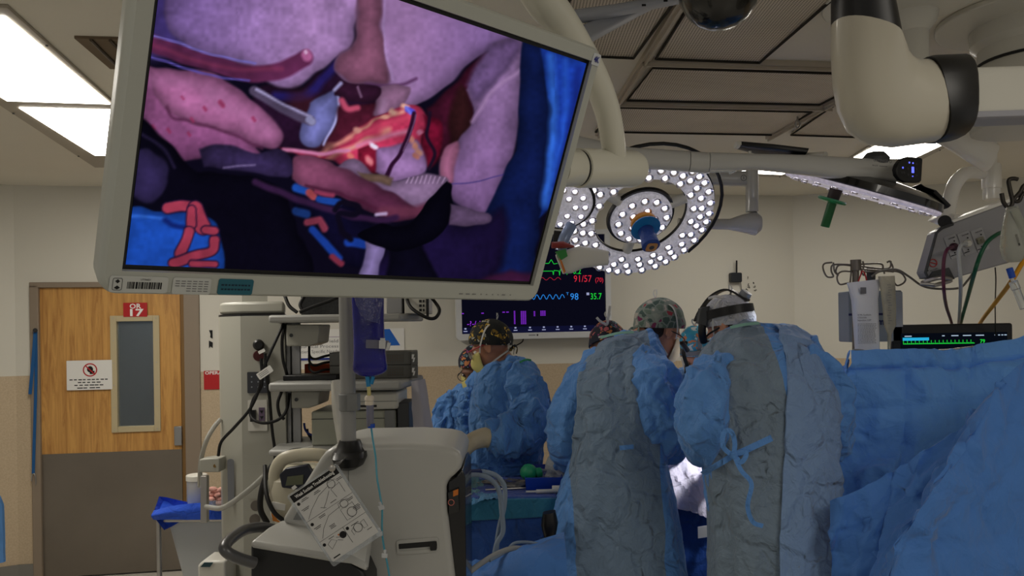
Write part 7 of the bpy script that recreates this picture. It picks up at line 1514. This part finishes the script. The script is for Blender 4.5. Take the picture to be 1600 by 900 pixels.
# ---- surgeon facing us across the table
sF_ = [(1066, 1104, 582, 4.34, .06, 20), (1046, 1124, 592, 4.34, .12, 18), (1030, 1140, 615, 4.36, .15, 14), (1026, 1146, 660, 4.4, .16, 6), (1028, 1144, 720, 4.42, .17, 0), (1022, 1150, 960, 4.42, .18, 0)]
hF = HM(1086, 548, 4.24, 2.75, .62, s=1.0)
pF = person('surgeon across the table with cyan patterned cap and magnifying loupes', hF, sF_, [([(1046, 620, 4.3), (1044, 680, 4.15), (1075, 712, 3.98)], .048, .03), ([(1130, 620, 4.3), (1136, 680, 4.15), (1110, 712, 3.98)], .048, .03)], M_skin, (P(1086, 800, 4.42).x, 4.42))
gF = gown(pF, sF_, M_gownfar, .011, 16, .05)
sleeve(gF, [(1056, 600, 4.34), (1048, 630, 4.3), (1048, 675, 4.18), (1066, 700, 4.05)], [.06, .078, .072, .045], M_gownfar, 17, .011); sleeve(gF, [(1116, 600, 4.34), (1128, 630, 4.3), (1130, 675, 4.18), (1112, 700, 4.05)], [.06, .078, .072, .045], M_gownfar, 18, .011)
for s_, px_ in ((1, 1072), (-1, 1104)): t = MB(); hand_mb(t, P(px_, 708, 4.0), V((.25 * s_, -.75, -.45)), V((0, -.3, 1)), .6, side=s_); g_ = part('surgical_glove', t, M_glove, pF); remesh(g_, .005, 3)
cap(pF, hF, M_capcyan, tilt=.3, puff=1.08, seed=7); mask(pF, hF, M_mw, M_strap); eyes(pF, hF)
t = MB(); T_ = Matrix.Rotation(.20, 4, 'X'); rings = []
for k in range(36):
    q = 2 * math.pi * k / 36; c = T_ @ V((.094 * math.cos(q), .115 * math.sin(q), .0)) + V((0, -.012, .035)); o_ = T_ @ V((math.cos(q), math.sin(q), 0)); u_ = T_ @ V((0, 0, 1)); rings.append([hF @ (c + o_ * a + u_ * b) for a, b in ((-.003, -.012), (.005, -.012), (.005, .012), (-.003, .012))])
t.loft(rings + [rings[0]], caps=False); h_ = part('headlight_band', t, M_grey, pF)
t = MB(); Mx = axf(P(1089, 540, 4.14), P(1089, 540, 4.10)); t.lathe([(.026, 0), (.026, .012), (.008, .014)], Mx, 20); part('adjusting_knob', t, mat('knob_grey', (120, 124, 130)), h_)
t = MB(); t.tube([P(1072, 534, 4.08), P(1068, 552, 4.06), P(1074, 572, 4.06)], .010, 10, 4)
for s_ in (-1, 1): t.cyl(hF @ V((s_ * .03, .106, -.014)), hF @ V((s_ * .026, .150, -.03)), .013, 14)
part('loupe', t, M_black, h_)['kind'] = 'stuff'
# ------------------------------------------------------------------ tables, drapes, instruments
M_dr = cloth_mat('drape_blue', (98, 156, 226), .45, 4, .7); M_dr2 = cloth_mat('drape_blue_deep', (64, 116, 188), .42, 4, .7); M_dark = cloth_mat('table_cover_navy', (24, 70, 140), .45, 6, .6)
ins = thing('instrument_table', 'instrument table under a dark blue cover, between the white cart and left surgeon', 'table', V((P(810, 800, 3.6).x, 3.6, 0)))
zt_ = 1.045; xa, xb = P(716, 775, 3.32).x, P(870, 775, 3.32).x; ya, yb = 3.30, 3.75
t = MB(); t.box(((xa + xb) / 2, (ya + yb) / 2, zt_ - .02), (xb - xa, yb - ya, .04)); part('table_top', t, cloth_mat('tray_cover_blue', (26, 62, 150), .4, 10), ins, bevel=.006)
for x, y in ((xa + .04, ya + .05), (xb - .04, ya + .05), (xa + .04, yb - .05), (xb - .04, yb - .05)): t = MB(); t.cyl((x, y, 0), (x, y, zt_ - .04), .016, 12); part('leg', t, M_steel, ins)
N_ = 60; t = MB(); rings = []; q0 = [(xa - .01, ya - .015), (xb + .01, ya - .015), (xb + .01, yb + .015), (xa - .01, yb + .015)]
per = []
for i in range(4):
    for k in range(N_ // 2): per.append(V((*q0[i], 0)).lerp(V((*q0[(i + 1) % 4], 0)), k / (N_ // 2)))
cx_ = V(((xa + xb) / 2, (ya + yb) / 2, 0))
for j in range(26):
    f = j / 25; z = zt_ + .004 - f * .92; r = []
    for i, p in enumerate(per):
        o_ = (p - cx_).normalized(); r.append(V((p.x, p.y, z)) + o_ * (.010 * f + .018 * f * math.sin(i * .9) * noise.noise(V((i * .07, 0, 3))) * 3 + .006 * math.sin(i * .5 + f * 4) * f))
    rings.append(r)
t.loft(rings, caps=False); c_ = part('table_cover', t, M_dark, ins, angle=70); crumple(c_, .012, 6, 21); c_.modifiers.new('s', 'SOLIDIFY').thickness = .003
t = MB(); t.prism([V((xa - .03, ya - .035, zt_ - .09)), V((xb + .01, ya - .03, zt_ - .075)), V((xb + .01, ya - .03, zt_ + .0)), V((xa - .03, ya - .035, zt_ - .0))], (0, .012, 0)); part('teal_hem', t, cloth_mat('hem_teal', (28, 100, 130), .3, 8), ins, bevel=.004)
o = thing('blue_tray', 'shallow bright blue tray on the instrument table', 'tray', V((P(855, 755, 3.55).x, 3.55, zt_ + .002)))
tx0, tx1, ty0, ty1 = P(822, 760, 3.42).x, P(878, 760, 3.42).x, 3.42, 3.74
t = MB(); A = [V((tx0, ty0, zt_ + .003)), V((tx1, ty0, zt_ + .003)), V((tx1, ty1, zt_ + .003)), V((tx0, ty1, zt_ + .003))]; B = [p + V((0, 0, .055)) + (p - (A[0] + A[2]) / 2) * .06 for p in A]; C_ = [p + (((A[0] + A[2]) / 2) - p) * .05 for p in B]; C_ = [V((p.x, p.y, B[0].z)) for p in C_]; D_ = [p + V((0, 0, .006)) + (((A[0] + A[2]) / 2) - p) * .06 for p in A]
t.loft([A, B, C_, D_]); part('tray_body', t, mat('tray_blue', (20, 60, 170), .35), o, bevel=.003)
o = thing('green_bulb', 'round green rubber bulb syringe resting in the blue tray', 'bulb syringe', P(826, 748, 3.5)); c = P(826, 738, 3.48)
t = MB(); t.ball(c, (.038, .038, .037)); t.tube([c + V((.03, 0, -.004)), c + V((.056, .005, .0))], [.024, .020], 16); part('bulb', t, mat('bulb_green', (26, 138, 98), .45), o)
t = MB(); t.tube([c + V((.05, .004, 0)), c + V((.07, .01, .002)), c + V((.15, .03, -.012))], [.016, .010, .006], 14); part('clear_nozzle', t, M_clear, o)
t = sheet([[(838, 742, 3.6), (856, 737, 3.6), (884, 740, 3.6)], [(836, 752, 3.5), (858, 748, 3.5), (884, 752, 3.5)]], 8, 6, .002, amp=.012, sc=24, seed=31); solo('clear_wrapper', t, M_clear, 'crumpled clear wrapper lying in the blue tray', 'wrapper')
t = MB(); rb = random.Random(6); c = V((P(869, 748, 3.55).x, 3.55, zt_ + .055)); t.ball(c, (.03, .03, .022)); o = solo('wet_sponge', t, mat('gauze_pale', (190, 196, 204), .8, bump=.8, bscale=60), 'small pale gauze ball on the right of the blue tray', 'gauze'); crumple(o, .008, 40, 3)
t = MB(); a = P(838, 771, 3.36); a.z = zt_ + .010; b = P(884, 769, 3.37); b.z = zt_ + .010; t.cyl(a, b, .009, 14); t.cyl(a - (b - a) * .35, a, .005, 10); o = solo('syringe', t, mat('clamp_white', (190, 192, 194)), 'white syringe lying at the front edge of the instrument table', 'syringe')
t = MB(); c = P(872, 766, 3.38); c.z = zt_ + .016; t.box(c, (.05, .03, .024)); solo('white_box', t, M_paper, 'small white box at the front right of the instrument table', 'box', bevel=.003)
# forceps and clamps laid out
def forceps(x, y, a, L, lab):
    M = Matrix.Translation((x, y, zt_ + .006)) @ Matrix.Rotation(a, 4, 'Z'); o = thing('haemostat', lab, 'clamp', M.translation, 'steel clamps on the instrument table')
    for s_ in (-1, 1):
        t = MB(); t.tube([M @ V((L, s_ * .001, .002)), M @ V((L * .5, 0, .002)), M @ V((.03, s_ * .012, .002)), M @ V((.012, s_ * .016, .002))], [.002, .0035, .003, .003], 8, 4); t.tube([M @ V((.0 + .012 * math.cos(q), s_ * .018 + .011 * math.sin(q), .002)) for q in [k * .785 for k in range(8)]], .0025, 6, closed=True); part('jaw_and_handle', t, M_steel, o)
    t = MB(); t.cyl(M @ V((L * .5, 0, -.003)), M @ V((L * .5, 0, .007)), .005, 10); part('pivot', t, M_steel, o)
xs = P(745, 760, 3.5).x
for i in range(7): forceps(xs + .02 + i * .014, 3.60 + .012 * (i % 2), -.6 + .22 * math.sin(i), .13, 'steel clamp at the left of the instrument table, number %s from the left' % ('one two three four five six seven'.split()[i]))
for i in range(7): forceps(xs + .175 + i * .011, 3.47 + .02 * i, 2.6 + .15 * math.sin(i * 2), .13, 'steel clamp beside the blue tray, %s from the front' % ('first second third fourth fifth sixth seventh'.split()[i]))
t = MB(); a = V((xs + .04, 3.42, zt_ + .008)); t.cyl(a, a + V((.24, .04, 0)), .004, 8); solo('steel_rod', t, M_steel, 'long thin steel rod lying across the front of the instrument table', 'rod')
t = sheet([[(724, 744, 3.66), (736, 742, 3.68), (752, 746, 3.7)], [(722, 762, 3.42), (738, 766, 3.4), (756, 772, 3.42)], [(724, 792, 3.27), (734, 794, 3.26), (742, 788, 3.28)]], 8, 8, .002, amp=.03, sc=18, seed=33); solo('clear_packaging', t, mat('film_aqua', (150, 196, 206), .15, 0, 0, .6, .5, bump=.6, bscale=40, ior=1.15), 'crinkled clear packaging hanging over the left corner of the instrument table', 'packaging')
t = sheet([[(742, 768, 3.38), (770, 770, 3.36), (790, 776, 3.34)], [(736, 786, 3.25), (765, 780, 3.24), (782, 778, 3.26)]], 8, 5, .002, amp=.015, sc=14, seed=34); solo('aqua_towel', t, cloth_mat('aqua_cloth', (70, 130, 176), .5, 18), 'pale aqua towel folded over the front edge of the instrument table', 'towel')
m_t = mat('clear_tubing', (168, 184, 200), .15, 0, 0, .7, .45, ior=1.25)
hose('suction_tubing', 'outer clear suction tube looping from the cart down past the instrument table', 'tube', [(729, 738, 2.9), (752, 737, 2.95), (775, 743, 2.98), (788, 760, 2.98), (788, 790, 2.98), (780, 825, 2.98), (776, 860, 2.98), (776, 930, 2.98)], .0095, m_t, group='clear suction tubes')
hose('suction_tubing', 'inner clear suction tube looping from the cart, crossing the outer one', 'tube', [(729, 742, 2.88), (750, 742, 2.93), (768, 750, 2.95), (780, 768, 2.95), (784, 800, 2.95), (786, 830, 2.95), (776, 850, 2.95), (772, 880, 2.95), (778, 930, 2.95)], .0095, m_t, group='clear suction tubes')
t = MB(); t.tube([P(731, 739, 2.9), P(750, 738, 2.94)], .013, 14); solo('tube_sleeve', t, mat('sleeve_navy', (20, 34, 84), .4), 'navy sleeve on the clear suction tubes beside the cart', 'sleeve')
# bundle in front of the table
t = sheet([[(735, 880, 2.95), (780, 862, 2.98), (830, 842, 3.0), (880, 826, 3.02)], [(728, 930, 2.8), (780, 905, 2.8), (830, 890, 2.8), (885, 878, 2.82)], [(720, 1010, 2.75), (780, 1010, 2.72), (830, 1010, 2.72), (890, 1010, 2.75)]], 10, 10, .02, amp=.02, sc=5, seed=36)
t2 = solo('covered_stand', t, M_dr2, 'lower blue draped stand in front of the instrument table', 'drape')
hose('pale_hose', 'pale green-white hose lying over the lower blue drape', 'tube', [(720, 905, 2.76), (745, 885, 2.82), (775, 866, 2.9), (800, 857, 2.94), (815, 857, 2.95)], .010, mat('cloudy_tube', (190, 190, 184)), group='hoses on the lower drape')
hose('clear_hose', 'clear hose arching beyond the pale hose on the lower blue drape', 'tube', [(765, 876, 2.86), (790, 862, 2.93), (806, 848, 2.98), (840, 850, 2.98), (862, 868, 2.9)], .006, m_t, group='hoses on the lower drape')
t = MB(); pairloft(t, [(848, 802, 868, 798, 3.1, .03), (845, 820, 872, 815, 3.1, .04), (850, 840, 868, 838, 3.1, .03)], p=3); t.tube([P(858, 838, 3.1), P(850, 848, 3.1), P(846, 842, 3.1)], .012, 10, 4); solo('black_foot_pedal', t, M_black, 'black curved fitting under the right end of the instrument table', 'fitting')
# operating table with patient cover
ot_ = thing('operating_table', 'operating table under deep blue drapes between the two surgeons', 'operating table', V((1.05, 3.95, 0)))
t = MB(); t.box((1.32, 3.92, .95), (1.3, .46, .10)); part('table_top', t, M_dgrey, ot_, bevel=.02)
t = MB(); t.box((1.05, 3.92, .48), (.35, .35, .85)); t.box((1.05, 3.92, .05), (.9, .5, .10)); part('pedestal', t, M_steel, ot_, bevel=.01)
t = sheet([[V((.64, 4.16, .9)), V((.64, 4.0, 1.04)), V((.64, 3.68, 1.03)), V((.64, 3.60, .9)), V((.64, 3.56, .3))], [V((.8, 4.16, .9)), V((.8, 4.05, 1.10)), V((.8, 3.72, 1.10)), V((.8, 3.60, .92)), V((.8, 3.54, .3))], [V((1.1, 4.16, .9)), V((1.1, 4.05, 1.12)), V((1.1, 3.72, 1.10)), V((1.1, 3.60, .92)), V((1.1, 3.54, .3))], [V((2.0, 4.16, .9)), V((2.0, 4.05, 1.04)), V((2.0, 3.7, 1.03)), V((2.0, 3.60, .9)), V((2.0, 3.56, .3))]], 10, 14, .006, amp=.02, sc=5, seed=40)
part('table_drape', t, cloth_mat('table_drape_blue', (22, 74, 158), .4, 6), ot_)
pt = MB(); rg = []
for x, ry, rz in ((.62, .12, .08), (.72, .17, .12), (.85, .19, .14), (1.1, .18, .13), (1.5, .15, .10), (1.85, .08, .08)): rg.append([V((x, 3.9 + ry * math.cos(q), 1.02 + rz * math.sin(q))) for q in [2 * math.pi * k / 24 for k in range(24)]])
pt.loft(rg); pat = part('person', pt, mat('patient_skin', (216, 160, 130), .5, var=.08, vscale=20), None, loc=(1.05, 3.9, 1.0), subd=1); props(pat, 'patient lying on the operating table, almost wholly covered by drapes', 'person')
t = sheet([[V((.52, 4.088, 1.150)), V((.54, 3.938, 1.220)), V((.56, 3.768, 1.190)), V((.60, 3.618, 1.070)), V((.62, 3.538, 0.960))], [V((.68, 4.108, 1.160)), V((.70, 3.938, 1.240)), V((.72, 3.768, 1.220)), V((.74, 3.608, 1.080)), V((.76, 3.518, 0.930))], [V((.84, 4.108, 1.170)), V((.84, 3.968, 1.230)), V((.86, 3.768, 1.180)), V((.88, 3.588, 1.050)), V((.90, 3.508, 0.890))], [V((1.1, 4.108, 1.160)), V((1.05, 3.938, 1.190)), V((1.1, 3.768, 1.180)), V((1.1, 3.608, 1.070)), V((1.1, 3.518, 0.950))]], 12, 12, .004, amp=.022, sc=11, seed=42)
solo('white_towel', t, cloth_mat('towel_white', (206, 198, 212), .35, 8, .85, fine=.5), 'brightly lit white towel over the patient between the surgeons', 'towel')
t = MB(); t.prism([V((.80, 3.50, .86)), V((.87, 3.50, .87)), V((.87, 3.50, .82)), V((.80, 3.50, .81))], (0, .006, 0)); solo('drape_tab', t, M_paper, 'small white tab hanging at the lower edge of the white towel', 'tab')
# anaesthesia screen drapes, right
t = sheet([[(1333, 547, 3.22), (1400, 545, 3.24), (1480, 546, 3.26), (1560, 533, 3.22), (1650, 520, 3.18)], [(1318, 620, 3.20), (1400, 612, 3.20), (1480, 606, 3.18), (1560, 598, 3.15), (1650, 585, 3.10)], [(1307, 700, 3.26), (1395, 690, 3.16), (1475, 680, 3.13), (1560, 670, 3.10), (1650, 660, 3.05)], [(1302, 740, 3.22), (1390, 750, 3.04), (1475, 760, 3.08), (1560, 760, 3.05), (1650, 750, 3.00)], [(1302, 820, 3.10), (1390, 900, 3.02), (1475, 900, 3.02), (1560, 900, 3.00), (1650, 900, 2.95)]], 14, 14, .004, amp=.035, sc=4.2, seed=51, creases=(('v', .11, .022, .014), ('u', .30, .014, .010), ('v', .33, .016, .012), ('u', .62, .014, .010)))
solo('screen_drape', t, M_dr, 'tall blue drape screening off the head end, its top edge level with the monitor', 'drape', angle=75)
crumple(bpy.data.objects['screen_drape'], .010, 5, 3, nc=28)
t = sheet([[(1333, 548, 3.20), (1326, 560, 3.26), (1318, 575, 3.32)], [(1310, 640, 3.22), (1308, 640, 3.30), (1300, 640, 3.40)], [(1303, 740, 3.22), (1296, 740, 3.32), (1290, 740, 3.45)]], 6, 12, .004, amp=.02, sc=5, seed=53); solo('drape_fold', t, M_dr, 'narrow side fold of the blue screen drape beside the right surgeon', 'drape', angle=75)
R0 = [(1296, 782, 2.62), (1345, 762, 2.60), (1390, 738, 2.58), (1434, 712, 2.56), (1500, 668, 2.53), (1567, 593, 2.50), (1612, 560, 2.55), (1720, 505, 2.62)]
R1 = [(1296, 840, 2.60), (1335, 835, 2.57), (1374, 815, 2.54), (1412, 795, 2.50), (1452, 775, 2.46), (1500, 705, 2.38), (1570, 690, 2.46), (1720, 650, 2.6)]
R2 = [(1296, 905, 2.60), (1325, 905, 2.56), (1352, 905, 2.52), (1372, 905, 2.46), (1390, 900, 2.40), (1410, 850, 2.30), (1530, 850, 2.42), (1720, 820, 2.6)]
R3 = [(1290, 1010, 2.60), (1315, 1010, 2.56), (1335, 1010, 2.5), (1352, 1010, 2.44), (1370, 1010, 2.36), (1385, 1010, 2.26), (1530, 1010, 2.40), (1720, 1010, 2.6)]
t = sheet([R0, R1, R2, R3], 10, 16, .005, lin_u=True, amp=.024, sc=4.5, seed=55, creases=(('v', .30, .014, .010), ('v', .66, .014, .010), ('u', .30, .010, .008), ('u', .86, .012, .008)))
solo('front_drape', t, M_dr2, 'large deep blue drape in the right foreground with a long diagonal ridge', 'drape', angle=75); crumple(bpy.data.objects['front_drape'], .014, 5, 9, nc=50)
t = MB(); t.tube([P(1333, 549, 3.28), P(1480, 549, 3.32), P(1640, 524, 3.26)], .010, 10, 4); t.cyl(P(1345, 549, 3.28), V((P(1345, 549, 3.28).x, 3.28, .02)), .012, 12); solo('drape_rail', t, M_steel, 'steel rail holding up the top edge of the blue screen drape', 'rail')
t = MB(); t.box(P(1300, 706, 3.1), (.03, .03, .02)); t.box(P(1302, 716, 3.08), (.03, .02, .02)); solo('red_clip', t, mat('clip_red', (190, 60, 40), .5), 'small red and blue clip at the left edge of the screen drape', 'clip')
t = sheet([[(-30, 770, 2.2), (-10, 768, 2.2), (1, 790, 2.2)], [(-30, 880, 2.2), (-5, 880, 2.2), (7, 878, 2.2)]], 6, 6, .01, amp=.01, sc=9, seed=61); solo('blue_cloth_edge', t, M_dr, 'sliver of bright blue cloth at the lower left edge', 'cloth')
